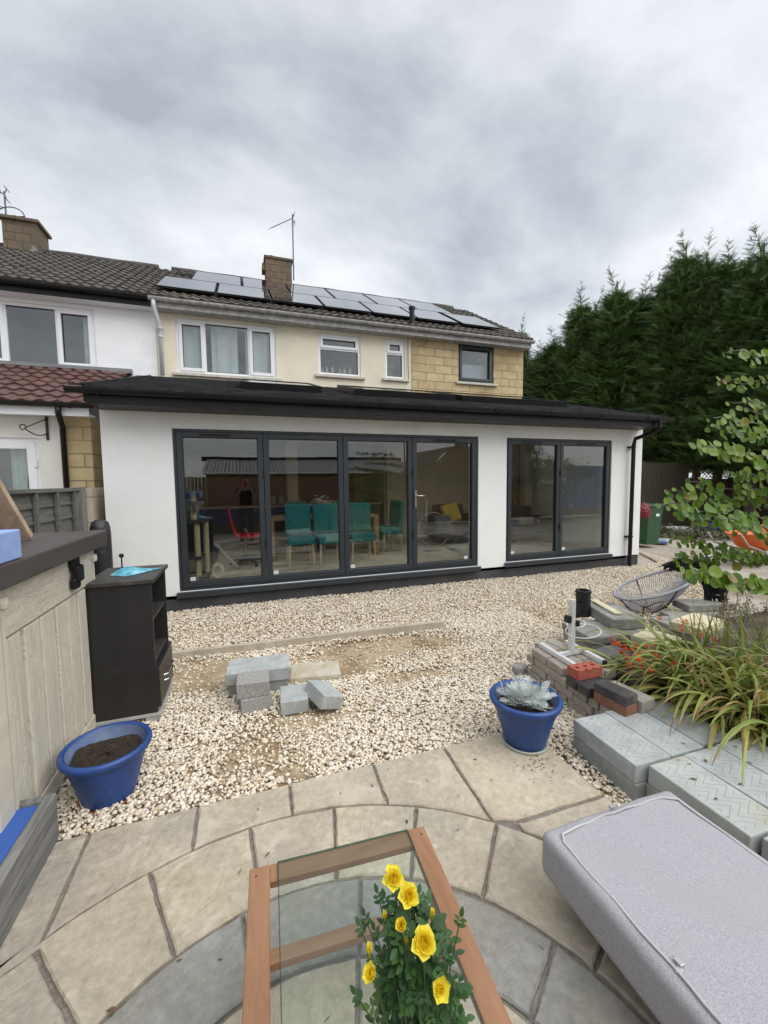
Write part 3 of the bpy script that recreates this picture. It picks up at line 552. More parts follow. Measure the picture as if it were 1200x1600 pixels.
# lean-to of the neighbour
tiled_roof(H2, 'lean_to_roof', -6.5, -1.94, 6.72, 2.74, math.atan(1.0/2.28), 2.42, redtile_m, course=.30, pitch=.20, amp=.022, lip=.035)
m = MB(); m.add([(-6.5, 6.75, 2.70), (-1.96, 6.75, 2.70), (-1.96, 9.0, 3.70), (-6.5, 9.0, 3.70)], [(0, 1, 2, 3), (3, 2, 1, 0)]); m.build('lean_to_underlay', redtile_m, H2)
MB().box(-6.5, -1.93, 8.93, 8.995, 3.70, 3.79).build('lead_flashing', MT['lead_flashing'], H2)
panel(-6.5, -2.42, 0, 2.62, [(-3.62, -2.70, .12, 2.30)], fyw(7.0), .25).build('lean_to_wall', mat('lean_to_white_render', (.72, .70, .66), var=.03, rough=.9, bump=.4, bs=50, dist=.01), H2)
m = MB(); m.box(-2.42, -2.06, 6.96, 9.0, 0, 2.62); m.build('lean_to_pier', stone_m, H2)
MB().box(-6.5, -2.0, 6.74, 6.98, 2.60, 2.62).build('lean_to_soffit', upvc, H2); MB().box(-6.5, -2.0, 6.72, 6.74, 2.58, 2.70).build('lean_to_fascia', upvc, H2)
gutter(H2, -6.5, -1.96, 6.66, 2.74, .06, black_plastic, name='lean_to_gutter')
MB().tube([(-2.33, 6.66, 2.70), (-2.33, 6.66, 2.60), (-2.38, 6.91, 2.45), (-2.38, 6.91, .05)], .036, 12).build('lean_to_downpipe', black_plastic, H2, smooth=True)
dr = MB(); rect_frame(dr, -3.62, -2.70, .12, 2.30, 7.03, 7.10, .05); d_ = dr.build('door', upvc, H2)
dd = MB(); rect_frame(dd, -3.57, -2.75, .17, 2.25, 7.01, 7.08, .10); dd.build('door_leaf', upvc, d_, bevel=.005); pane_obj(d_, -3.47, -2.85, .27, 2.15, 7.05, upglass_m)
m = MB(); 
for z in (.5, 1.9): m.box(-2.765, -2.735, 6.99, 7.03, z, z+.1)
m.build('hinge', upvc, d_)
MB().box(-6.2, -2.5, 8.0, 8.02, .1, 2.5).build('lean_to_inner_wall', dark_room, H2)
V = []; n = 24
for i in range(n+1): xx = -3.12+.3*i/n; V += [(xx, 7.2+.02*math.sin(xx*60), .3), (xx, 7.2+.02*math.sin(xx*60), 2.2)]
mkmesh('door_curtain', V, [(2*i, 2*i+2, 2*i+3, 2*i+1) for i in range(n)], mat('pale_green_curtain', (.45, .55, .50)), d_, smooth=True)
iron = mat('black_wrought_iron', (.012, .012, .013), rough=.5)
hb = thing('hanging_basket_bracket', (-2.62, 6.99, 2.25), 'black scrolled iron hanging bracket on the white lean-to wall', 'bracket')
bx = at(68, 660, y=6.97)
m = MB(); m.bar((bx.x+.03, 6.985, bx.z+.10), (bx.x+.03, 6.985, bx.z-.24), .03, .012); m.bar((bx.x+.03, 6.98, bx.z+.05), (bx.x-.16, 6.82, bx.z-.10), .012, .012)
m.tube([Vector((bx.x+.03, 6.97, bx.z-.16))+Vector((-.19, -.16, .06))*(k/10)+Vector((0, 0, -.05*math.sin(k/10*PI))) for k in range(11)], .008, 6)
m.tube([Vector((bx.x-.17, 6.81, bx.z-.09))+Vector((.8, .6, 0))*(.035*math.cos(t))+Vector((0, 0, .035*math.sin(t))) for t in np.linspace(0, 5, 14)], .007, 6); m.build('scroll', iron, hb)
# ---------------- single-storey extension
X0, X1, YF = -1.62, 7.06, 5.80
E1 = thing('house_extension', ((X0+X1)/2, 7.4, 0), 'new single-storey white rendered extension with anthracite glazed doors across the garden side', 'extension')
O1 = (-.85, 3.56, .245, 2.34); O2 = (4.09, 6.33, .265, 2.335)
panel(X0, X1, .20, 2.64, [O1, O2], fyw(YF), .30).build('wall', white_render, E1)
MB().box(X1-.3, X1-.002, YF+.30, 9.0, .2, 2.62).build('side_wall', white_render, E1); MB().box(X0+.002, X0+.3, YF+.30, 9.0, .2, 2.68).build('side_wall', white_render, E1)
m = MB(); m.box(X0+.55, X1+.005, YF+.02, YF+.32, -.05, .203); m.box(X0+.02, X0+.55, YF+.021, YF+.32, -.05, .204); m.box(X1-.3, X1+.004, YF+.32, 9, -.05, .202); m.build('plinth', plinth_m, E1)
floor_m = mat('dusty_screed_floor', (.46, .42, .35), (.62, .58, .49), vs=1.5, rough=.75, bump=.1, c3=(.25, .22, .18), s3=2.5, t3=(.5, .75))
plaster_m = mat('bare_plaster', (.50, .42, .33), (.56, .49, .40), vs=1.2, rough=.95)
ceil_m = mat('ceiling_plasterboard', (.50, .48, .45), rough=.9)
MB().box(X0+.3, X1-.3, YF+.02, 12.0, .15, .235).build('floor', floor_m, E1)
m = MB(); m.box(3.12, X1-.32, 9.02, 9.12, .24, 2.6); m.build('inner_wall', plaster_m, E1)
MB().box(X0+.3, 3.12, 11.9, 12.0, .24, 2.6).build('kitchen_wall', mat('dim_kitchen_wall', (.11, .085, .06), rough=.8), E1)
MB().box(3.08, 3.13, 9.12, 11.9, .24, 2.6).build('return_wall', plaster_m, E1)
RLX = [(.03, 1.10), (1.71, 3.38), (3.60, 5.72)]
# roof: slab following the slope with three rooflight openings
y0r, z0r, SR = 5.36, 2.72, math.atan(.268)
def rfp(u, v, w): return (u, y0r+v*math.cos(SR)+w*math.sin(SR), z0r+v*math.sin(SR)-w*math.cos(SR))
rl = [(a, b, 1.05, 2.25) for a, b in RLX]; RLEN = (9.0-y0r)/math.cos(SR)
panel(-1.625, 6.98, 0, RLEN, rl, rfp, .16).build('roof', slate_m, E1)
m = MB()
for k in range(int(RLEN/.17)):
    s = k*.17; segs = [(-1.77, 7.10)]
    for a, b, c, d in rl:
        if c-.2 < s < d+.05: segs = [(p, min(q, a-.03)) for p, q in segs if p < a-.03]+[(max(p, b+.03), q) for p, q in segs if q > b+.03]
    for p, q in segs:
        x = p
        while x < q-.01:
            x2 = min(q, x+.33-(.165 if (x == p and k % 2) else 0)); h = .012+random.uniform(0, .008)
            m.add([rfp(x+.003, s, 0), rfp(x2-.003, s, 0), rfp(x+.003, s, -h), rfp(x2-.003, s, -h), rfp(x+.003, s+.18, -.002), rfp(x2-.003, s+.18, -.002)], [(0, 1, 3, 2), (2, 3, 5, 4)]+([(0, 2, 4), (1, 5, 3)])); x = x2
m.build('roof_slates', slate_m, E1)
for a, b, c, d in rl:
    m = MB(); t = .05; h = -.11
    for (u0, u1, v0, v1) in ((a-t, a, c-t, d+t), (b, b+t, c-t, d+t), (a, b, c-t, c), (a, b, d, d+t)):
        P = [rfp(u0, v0, .05), rfp(u1, v0, .05), rfp(u1, v1, .05), rfp(u0, v1, .05), rfp(u0, v0, h), rfp(u1, v0, h), rfp(u1, v1, h), rfp(u0, v1, h)]
        m.add(P, [(3, 2, 1, 0), (0, 1, 5, 4), (1, 2, 6, 5), (2, 3, 7, 6), (3, 0, 4, 7), (4, 5, 6, 7)])
    r_ = m.build('rooflight', black_plastic, E1); MB().add([rfp(a, c, h+.01), rfp(b, c, h+.01), rfp(b, d, h+.01), rfp(a, d, h+.01)], [(0, 1, 2, 3)]).build('rooflight_pane', glass_m, r_)
MB().box(-1.61, 6.97, y0r+.03, YF-.002, 2.535, 2.56).build('soffit', black_plastic, E1)
MB().box(-1.62, 6.98, y0r+.005, y0r+.028, 2.53, 2.70).build('fascia', black_plastic, E1, bevel=.004)
for xx in (-1.648, 6.981):
    m = MB(); a = [rfp(xx, -.0, .17), rfp(xx, RLEN, .17), rfp(xx, RLEN, -.025), rfp(xx, 0, -.025)]; b = [(p[0]+.022, p[1], p[2]) for p in a]; m.add(a+b, [(0, 1, 2, 3), (7, 6, 5, 4), (0, 4, 5, 1), (1, 5, 6, 2), (2, 6, 7, 3), (3, 7, 4, 0)]); m.build('bargeboard', black_plastic, E1)
gutter(E1, -1.78, 7.14, y0r-.055, 2.685, .06, black_plastic)
m = MB(); xp = 6.74; m.tube([(xp+.10, y0r-.055, 2.66), (xp+.10, y0r-.055, 2.52), (xp+.08, y0r-.01, 2.46), (xp, 5.68, 2.36), (xp, 5.71, 2.25), (xp, 5.72, .02)], .035, 12)
for z in (2.2, .55): m.box(xp-.06, xp+.06, 5.71, 5.80, z, z+.03)
m.build('downpipe', black_plastic, E1, smooth=False)
def glazing(op, splits, handles):
    x0, x1, z0, z1 = op; y = YF+.025
    m = MB(); rect_frame(m, x0, x1, z0+.004, z1, y, y+.09, .035); g = m.build('glazed_doors', anthracite, E1, bevel=.003)
    MB().box(x0-.03, x1+.03, YF-.055, YF+.024, z0-.038, z0-.004).box(x0-.03, x1+.03, YF-.055, YF-.045, z0-.075, z0-.038).build('sill', anthracite, g, bevel=.003)
    xs = [x0+.037]+splits+[x1-.037]
    for i in range(len(xs)-1):
        a, b = xs[i]+.003, xs[i+1]-.003; w = .068
        mm = MB(); rect_frame(mm, a, b, z0+.042, z1-.037, y-.014, y+.07, w, .075); lf = mm.build('door_leaf', anthracite, g, bevel=.005)
        sm = MB(); rect_frame(sm, a+w, b-w, z0+.117, z1-.037-w, y+.0, y+.02, .007); sm.build('gasket', seal_m, lf)
        pane_obj(lf, a+w+.001, b-w-.001, z0+.118, z1-.038-w, y+.02, glass_m)
        sx = (b-w-.13) if i == len(xs)-2 and len(xs) == 5 else a+w+.02
        MB().box(sx, sx+.065, y+.012, y+.014, z0+.125, z0+.175).build('sticker', mat('white_label', (.55, .62, .62)), lf)
        if i in (0, 3) or len(xs) == 3:
            c_ = (a+b)/2-(.06 if i == 0 else 0); MB().box(c_-.19, c_+.19, y-.022, y-.0142, z1-.085, z1-.062).build('trickle_vent', black_plastic, lf)
        mh = MB()
        for z in (.75, 1.7): mh.box(b-.006, b+.012, y-.03, y-.014, z, z+.12)
        if i % 2 == 0: mh.build('hinge', black_plastic, lf)
    return g
g1 = glazing(O1, [.245, 1.345, 2.42], 1); g2 = glazing(O2, [5.19], 0)
chrome = mat('brushed_steel', (.6, .6, .6), rough=.25, metal=1)
m = MB(); m.box(2.445, 2.475, YF-.015, YF+.008, 1.24, 1.50); m.build('lock_plate', chrome, g1); m = MB(); m.tube([(2.46, YF-.01, 1.42), (2.46, YF-.06, 1.42), (2.60, YF-.06, 1.415)], .010, 8); m.build('handle', chrome, g1, smooth=True)
m = MB(); m.lathe((5.235, YF-.0, 1.42), [(.012, 0), (.012, .02)], 10); m.build('key_cylinder', chrome, g2)
# ceiling with openings under the rooflights
panel(X0+.3, X1-.3, YF+.3, 9.0, [(a+.02, b-.02, 6.40, 7.5) for a, b in RLX], lambda u, v, w: (u, v, 2.5+w), .03).build('ceiling', ceil_m, E1)
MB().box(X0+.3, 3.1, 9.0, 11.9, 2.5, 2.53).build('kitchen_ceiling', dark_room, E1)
p = at(455, 700, y=8.9); MB().box(p.x-.11, p.x+.11, 8.8, 9.0, .24, 2.5).build('pillar', plaster_m, E1)
p = at(823, 710, y=8.4); MB().box(p.x-.10, p.x+.10, 8.3, 8.5, .24, 2.5).build('pillar', plaster_m, E1)
# ================================================================ garden objects
def one(mb_or_o, label, cat, group=None, **k):
    return setp(mb_or_o, label, cat, group)
# --- resin storage box
kb_body = mat('beige_resin_woodgrain', (.54, .50, .42), (.60, .56, .475), vs=3, rough=.55, bump=.35, bs=7, stretch=(1, 1, 3.2), dist=.006, detail=7)
kb_lid = mat('dark_brown_resin', (.062, .052, .050), (.082, .070, .066), vs=5, rough=.45, bump=.1, bs=14, stretch=(3, .4, 1))
def woodgrain(name, c1, c2, sx, sc, bump=.35):
    m = bpy.data.materials.new(name); m.use_nodes = True; nt = m.node_tree; N = nt.nodes; L = nt.links; b = N['Principled BSDF']; b.inputs['Roughness'].default_value = .7
    tc = N.new('ShaderNodeTexCoord'); mp = N.new('ShaderNodeMapping'); mp.inputs['Scale'].default_value = sx; L.new(tc.outputs['Object'], mp.inputs[0])
    n = N.new('ShaderNodeTexNoise'); n.inputs['Scale'].default_value = sc; n.inputs['Detail'].default_value = 9; n.inputs['Roughness'].default_value = .62; n.inputs['Distortion'].default_value = .6; L.new(mp.outputs[0], n.inputs['Vector'])
    rp = N.new('ShaderNodeValToRGB'); rp.color_ramp.elements[0].position = .34; rp.color_ramp.elements[1].position = .66; rp.color_ramp.elements[0].color = (*c1, 1); rp.color_ramp.elements[1].color = (*c2, 1); L.new(n.outputs['Fac'], rp.inputs[0]); L.new(rp.outputs[0], b.inputs['Base Color'])
    bp = N.new('ShaderNodeBump'); bp.inputs['Strength'].default_value = bump; bp.inputs['Distance'].default_value = .004; L.new(n.outputs['Fac'], bp.inputs['Height']); L.new(bp.outputs[0], b.inputs['Normal']); return m
def ringgrain(name, c1, c2, sx, sc):
    m = bpy.data.materials.new(name); m.use_nodes = True; nt = m.node_tree; N = nt.nodes; L = nt.links; b = N['Principled BSDF']; b.inputs['Roughness'].default_value = .55
    tc = N.new('ShaderNodeTexCoord'); mp = N.new('ShaderNodeMapping'); mp.inputs['Scale'].default_value = sx; L.new(tc.outputs['Object'], mp.inputs[0])
    n = N.new('ShaderNodeTexNoise'); n.inputs['Scale'].default_value = sc; n.inputs['Detail'].default_value = 1.5; n.inputs['Distortion'].default_value = .8; L.new(mp.outputs[0], n.inputs['Vector'])
    mu = N.new('ShaderNodeMath'); mu.operation = 'PINGPONG'; mu.inputs[1].default_value = .022; L.new(n.outputs['Fac'], mu.inputs[0])
    mr = N.new('ShaderNodeMapRange'); mr.inputs[2].default_value = .012; mr.inputs[3].default_value = 0; L.new(mu.outputs[0], mr.inputs[0])
    rp = N.new('ShaderNodeValToRGB'); rp.color_ramp.elements[0].color = (*c1, 1); rp.color_ramp.elements[1].color = (*c2, 1); L.new(mr.outputs[0], rp.inputs[0]); L.new(rp.outputs[0], b.inputs['Base Color'])
    bp = N.new('ShaderNodeBump'); bp.inputs['Strength'].default_value = .7; bp.inputs['Distance'].default_value = .002; L.new(mr.outputs[0], bp.inputs['Height']); L.new(bp.outputs[0], b.inputs['Normal']); return m
kb_grain_h = ringgrain('beige_resin_grain_along', (.47, .435, .36), (.58, .545, .46), (1.0, 1.6, 7.0), 1.6)
kb_grain_v = ringgrain('beige_resin_grain_upright', (.49, .455, .38), (.58, .545, .46), (1.0, 8.0, 1.0), 1.4)
KB = thing('storage_box', (-1.4, 2.6, 0), 'beige wood-effect plastic garden storage box with a dark brown lid', 'storage box')
m = MB(); m.box(-1.80, -1.02, 1.50, 3.24, .04, 1.22); m.build('body', kb_body, KB, bevel=.01)
m = MB(); yy = 2.22
widths = [(2.14, 2.27), (2.30, 2.45), (2.47, 2.62), (2.64, 2.78), (2.80, 2.93), (2.95, 3.07), (3.09, 3.19)]
for i, (a, b) in enumerate(widths): MB().box(-1.022, -.996+(i % 2)*.002, a, b, .14, .98+.0*(i)).build('door_plank', kb_grain_v, KB, bevel=.006)
MB().box(-1.022, -.990, 2.13, 3.20, .99, 1.215).build('door_top_rail', kb_grain_h, KB, bevel=.008)
MB().box(-1.022, -.992, 2.13, 3.20, .04, .13).build('door_bottom_rail', kb_grain_h, KB, bevel=.008)
m = MB(); m.box(-1.03, -.985, 1.98, 2.10, .03, 1.22); m.build('corner_post', kb_body, KB, bevel=.008)
for y in (2.115, 3.215):
    MB().box(-1.02, -.985, y-.012, y+.012, .06, 1.21).lathe((-.985, y, 1.13), [(.02, 0), (.024, .02), (.02, .045)], 10).build('hinge_pin', kb_body, KB)
m = MB()
for i in range(5):
    a = -1.84+i*.165; m.box(a, a+.158, 1.42, 3.30, 1.30, 1.328)
m.box(-1.84, -.93, 1.43, 3.29, 1.24, 1.302); m.box(-1.02, -.92, 1.40, 3.31, 1.225, 1.33); m.build('lid', kb_lid, KB, bevel=.012)
m = MB(); lx = at(112, 880, x=-.985); m.box(-.985, -.955, lx.y-.05, lx.y+.05, 1.15, 1.24); m.box(-.975, -.935, lx.y-.04, lx.y+.045, 1.07, 1.17); m.box(-.985, -.95, lx.y-.055, lx.y+.03, 1.03, 1.10)
m.build('lid_catch', black_plastic, KB, bevel=.015)
# things on and behind the box
fo = MB(); a = at(45, 870, z=1.335); fo.box(-1.35, a.x-.03, 1.55, a.y+.02, 1.332, 1.455)
setp(fo.build('foam_block', mat('pale_blue_foam', (.22, .33, .62), (.27, .38, .67), vs=20, rough=.95, bump=.15, bs=200, dist=.003), bevel=.006), 'pale blue rectangular block on the brown lid of the storage box', 'foam block')
wood_raw = woodgrain('weathered_pine', (.40, .28, .18), (.55, .42, .30), (30, 30, 2.5), 1)
wood_grey = woodgrain('grey_weathered_board', (.13, .125, .12), (.26, .25, .235), (30, 30, 3), 1)
m = MB(); b0 = at(44, 835, z=1.36); t0 = at(-8, 752, y=b0.y-.25); m.bar((b0.x-.03, b0.y, 1.345), (t0.x-.03, t0.y-.05, t0.z+.05), .10, .035, (0, 1, 0)); setp(m.build('timber_plank', wood_raw, bevel=.004), 'rough pale timber plank leaning across the storage box lid', 'plank')
# --- left boundary fence
fence_m = woodgrain('grey_green_fence_board', (.075, .075, .065), (.15, .145, .125), (30, 2.5, 40), 1)
FN = thing('garden_fence', (-1.86, 4.9, 0), 'grey weathered overlap fence panel behind the storage box', 'fence')
m = MB()
for k in range(10):
    z = .08+k*.15; m.add([(-1.87, 3.0, z), (-1.87, 5.62, z), (-1.85, 5.62, z), (-1.85, 3.0, z), (-1.885, 3.0, z+.165), (-1.885, 5.62, z+.165), (-1.875, 5.62, z+.165), (-1.875, 3.0, z+.165)], [(3, 2, 1, 0), (4, 5, 6, 7), (3, 7, 6, 2), (0, 1, 5, 4), (0, 4, 7, 3), (1, 2, 6, 5)])
m.build('fence_boards', fence_m, FN)
for y in (3.1, 3.6, 4.1, 4.6, 5.05, 5.5): MB().box(-1.848, -1.815, y-.02, y+.02, .05, 1.57).build('batten', fence_m, FN, bevel=.003)
MB().box(-1.89, -1.81, 3.0, 5.62, 1.572, 1.61).build('capping_rail', fence_m, FN, bevel=.004)
MB().box(-1.91, -1.79, 5.63, 5.74, 0, 1.62).build('post', wood_grey, FN, bevel=.005)
m = MB(); m.box(-1.95, -1.74, 5.78, 6.9, 0, 1.60); setp(m.build('garden_wall', brickmat('pale_stone_block', (.40, .36, .28), (.46, .41, .32), (.28, .25, .2), .44, .30, .01)), 'short pale stone block wall between the fence post and the neighbour\'s pier', 'wall')
m = MB(); p = at(158, 845, y=4.9); V = []
pw = at(157, 835, y=5.3); m.lathe((pw.x, 5.3, 0), [(.0, 1.26), (.04, 1.255), (.08, 1.23), (.095, 1.17), (.10, 1.1), (.10, 0)], 20); 
setp(m.build('water_butt', mat('black_sheet', (.02, .02, .022), rough=.5, bump=.6, bs=8, dist=.05), smooth=True), 'black domed plastic water butt between the storage box and white wall', 'water butt')
# --- black cabinet
cab_m = mat('black_ash_laminate', (.012, .0115, .012), (.022, .02, .02), vs=3, rough=.42, stretch=(1, 1, .2), c3=(.05, .048, .045), s3=5, t3=(.66, .8))
cabtop_m = mat('worn_black_top', (.030, .027, .026), (.05, .046, .042), vs=6, rough=.5, c3=(.085, .08, .07), s3=7, t3=(.58, .8))
silver_m = mat('silver_plastic', (.36, .36, .35), rough=.4)
CB = thing('cabinet', (-.81, 3.33, 0), 'black open-shelved cabinet with a bottom drawer standing on the gravel', 'cabinet')
cx0, cx1, cy0, cy1 = -1.01, -.625, 3.09, 3.60
MB().box(cx0, cx1, cy0, cy0+.02, .07, .975).build('side_panel', cab_m, CB, bevel=.002); MB().box(cx0, cx1, cy1-.02, cy1, .07, .975).build('side_panel', cab_m, CB, bevel=.002)
MB().box(cx0, cx0+.01, cy0+.02, cy1-.02, .07, .975).build('back_panel', cab_m, CB)
MB().box(cx0-.01, cx1+.02, cy0-.02, cy1+.02, .977, 1.005).build('top', cabtop_m, CB, bevel=.004)
for z in (.40, .70): MB().box(cx0+.012, cx1-.01, cy0+.021, cy1-.021, z, z+.02).build('shelf', cabtop_m, CB, bevel=.002)
MB().box(cx0+.012, cx1-.01, cy0+.021, cy1-.021, .075, .095).build('base_board', cab_m, CB)
dw = MB().box(cx1-.02, cx1+.022, cy0+.004, cy1-.004, .105, .385).build('drawer', cab_m, CB, bevel=.003)
for z in (.235, .275): MB().tube([(cx1+.024, 3.22, z), (cx1+.05, 3.23, z), (cx1+.05, 3.46, z), (cx1+.024, 3.47, z)], .006, 8).build('handle', chrome, dw)
MB().box(cx0, cx1+.02, cy0-.002, cy1+.002, .045, .068).build('plinth_trim', silver_m, CB, bevel=.003)
for (x, y) in ((cx0+.03, cy0+.04), (cx1-.05, cy0+.04), (cx0+.03, cy1-.04), (cx1-.05, cy1-.04)): MB().box(x-.03, x+.045, y-.035, y+.035, 0, .044).build('foot', silver_m, CB, bevel=.004)
m = MB(); a = at(192, 888, z=1.008); b = at(240, 880, z=1.008)
V = [(-.92, 3.30, 1.008), (-.80, 3.22, 1.008), (-.70, 3.34, 1.008), (-.62, 3.46, 1.008), (-.78, 3.44, 1.008), (-.92, 3.42, 1.008), (-.86, 3.33, 1.045), (-.76, 3.36, 1.04), (-.83, 3.39, 1.05), (-.70, 3.40, 1.02)]
m.add(V, [(0, 1, 6), (1, 7, 6), (1, 2, 7), (2, 9, 7), (2, 3, 9), (3, 4, 9), (4, 7, 9), (4, 8, 7), (4, 5, 8), (5, 0, 8), (0, 6, 8), (6, 7, 8), (5, 4, 3, 2, 1, 0)])
setp(m.build('plastic_packet', mat('teal_plastic_film', (.02, .25, .36), (.25, .52, .62), vs=14, rough=.25)), 'crumpled teal blue plastic packet on top of the black cabinet', 'packet')
p = at(189, 868, y=3.55); m = MB(); m.tube([(p.x+.0, 3.56, 1.006), (p.x, 3.56, 1.09)], .005, 6); m.lathe((p.x, 3.56, 1.085), [(0, 0), (.014, .006), (.018, .018), (.014, .03), (0, .036)], 12); m.lathe((p.x, 3.56, 1.006), [(.02, 0), (.02, .006), (0, .01)], 12)
setp(m.build('joystick_knob', black_plastic), 'small black ball-ended lever standing on the cabinet top', 'lever')
# --- blue pots
blue_m = mat('glazed_blue_plastic', (.012, .042, .17), (.020, .066, .245), vs=7, rough=.42, bump=.12, bs=20, c3=(.09, .13, .27), s3=9, t3=(.64, .8))
bluein_m = mat('faded_blue_inside', (.09, .14, .30), (.22, .27, .36), vs=4, rough=.7)
soil_m = mat('dark_potting_soil', (.022, .014, .009), (.055, .036, .024), vs=40, rough=1, bump=1, bs=120, dist=.02)
def soil_disc(parent, c, r, z, seed=1):
    rg = np.random.default_rng(seed); V = []; F = []; nr, na = 14, 40
    for i in range(nr+1):
        for k in range(na):
            rr = r*i/nr; V.append((c[0]+rr*math.cos(2*PI*k/na), c[1]+rr*math.sin(2*PI*k/na), z+rg.normal(0, .004)+.012*math.sin(k*.5+i*.4)*(i/nr)))
    for i in range(nr):
        for k in range(na): F.append((i*na+k, i*na+(k+1) % na, (i+1)*na+(k+1) % na, (i+1)*na+k))
    mkmesh('soil', V, F, soil_m, parent)
def pot(c, base_z, rb, rt_, h, soil, saucer, label, sm, tilt=None):
    t = thing('plant_pot', (c[0], c[1], base_z), label, 'plant pot')
    n = 40; pr = [(0, .008), (rb*.96, .008), (rb, .02)]
    for i in range(1, 8): f = i/8; pr.append((rb+(rt_-rb)*f-.0025*(i % 2), .02+(h-.05)*f))
    pr += [(rt_-.003, h-.035), (rt_+.006, h-.04), (rt_+.016, h-.032), (rt_+.019, h-.012), (rt_+.012, h), (rt_-.004, h), (rt_-.010, h-.01)]
    MB().lathe((c[0], c[1], base_z), pr, n, cap=False).build('pot_wall', blue_m, t, smooth=True)
    MB().lathe((c[0], c[1], base_z), [(rt_-.011, h-.008), (rt_-.02, h*.7), (rb-.01, .03)], n, cap=False).build('pot_inside', bluein_m, t, smooth=True)
    soil_disc(t, c, rt_-.022-(1-soil)*(rt_-rb)*.7, base_z+h*soil, 3)
    MB().lathe((c[0], c[1], base_z), [(0, -.004), (rb*1.07, -.004), (rb*1.13, .014), (rb*1.09, .016), (rb*1.02, .006), (0, .006)], n).build('saucer', sm, t, smooth=True)
    return t
pot((-.735, 2.42), .005, .125, .190, .285, .80, None, 'blue round plant pot filled with bare dark soil beside the storage box', mat('terracotta_saucer', (.30, .10, .05), rough=.8))
pot((1.575, 2.02), .040, .125, .195, .29, .80, None, 'blue round plant pot on the patio corner holding the silver-leaved plant', mat('grey_saucer', (.42, .43, .40), rough=.7))
# silver ragwort
silver_leaf = leafmat('silver_felted_leaf', [(0, (.42, .48, .45)), (.4, (.68, .73, .70)), (1, (.86, .90, .87))], rough=.9, trans=.1)
def ragwort(c, z):
    t = thing('silver_plant', (c[0], c[1], z), 'silver-white lacy leaved ragwort growing in the right blue pot', 'plant')
    V = []; F = []; T = []
    def quad(p, q, w, nrm, tip=.3):
        d = (q-p).normalized(); s = d.cross(nrm).normalized()*w; o = len(V); V.extend([p-s*.6, p+s*.6, q+s*tip, q-s*tip]); F.append((o, o+1, o+2, o+3)); T.append(tt)
    for i in range(150):
        th = random.uniform(0, 2*PI); rr = abs(random.gauss(0, .055)); b = Vector((c[0]+rr*math.cos(th)*1.1, c[1]+rr*math.sin(th), z+random.uniform(.0, .06)))
        el = random.uniform(.15, 1.35); th2 = th+random.uniform(-.5, .5); d = Vector((math.cos(th2)*math.cos(el), math.sin(th2)*math.cos(el), math.sin(el)))
        L = random.uniform(.055, .10); nrm = Vector((0, 0, 1)).cross(d).cross(d)*-1
        nrm = (nrm.normalized()+Vector((random.uniform(-.3, .3),)*3)).normalized(); tt = random.random(); p = b+d*.02
        for k in range(6):
            q = p+(d+Vector((0, 0, -.06*k))).normalized()*L/6; quad(p, q, .004, nrm, .9*.004)
            w_ = (1-abs(k-3)/4.5)*.024; side = d.cross(nrm).normalized()
            if k > 0:
                for s in (-1, 1):
                    e = p+side*s*w_+d*.008; quad(p, e, .0045, nrm, .006); 
                    for g in (-1, 1): quad(p+(e-p)*.6, e+d*g*.009+side*s*.003, .004, nrm, .0045)
            p = q
        quad(p, p+d*.008, .006, nrm, .004)
    mkmesh('foliage', V, F, silver_leaf, t, tint=T)
    return t
ragwort((1.575, 2.02), .265)
# --- blue lidded planter bottom left
PL = thing('planter_box', (-1.3, 1.5, 0), 'grey weathered wooden trough with a faded blue board inside at the bottom left', 'planter')
gw = woodgrain('grey_weathered_sleeper', (.10, .10, .095), (.24, .235, .22), (30, 3, 45), 1, .8)
for k in range(2): MB().box(-.905, -.862, .2, 2.16, .036+k*.107, .140+k*.107).build('side_board', gw, PL, bevel=.004)
for k in range(2): MB().box(-1.8, -.907, 2.12, 2.158, .036+k*.107, .140+k*.107).build('end_board', gw, PL, bevel=.004)
MB().box(-1.8, -.910, .2, 2.115, .13, .238).build('blue_board', mat('faded_blue_board', (.025, .085, .33), (.04, .12, .40), vs=5, rough=.6, c3=(.12, .17, .32), s3=3.5, t3=(.55, .75)), PL, bevel=.004)
# --- edging board
m = MB(); m.bar((-.80, 4.20, .012), (2.04, 4.02, .038), .045, .11); setp(m.build('edging_strip', mat('weathered_edging', (.36, .31, .24), (.48, .43, .34), vs=6, rough=.95, bump=.3, bs=30), bevel=.005), 'long thin concrete edging strip lying across the gravel', 'edging')
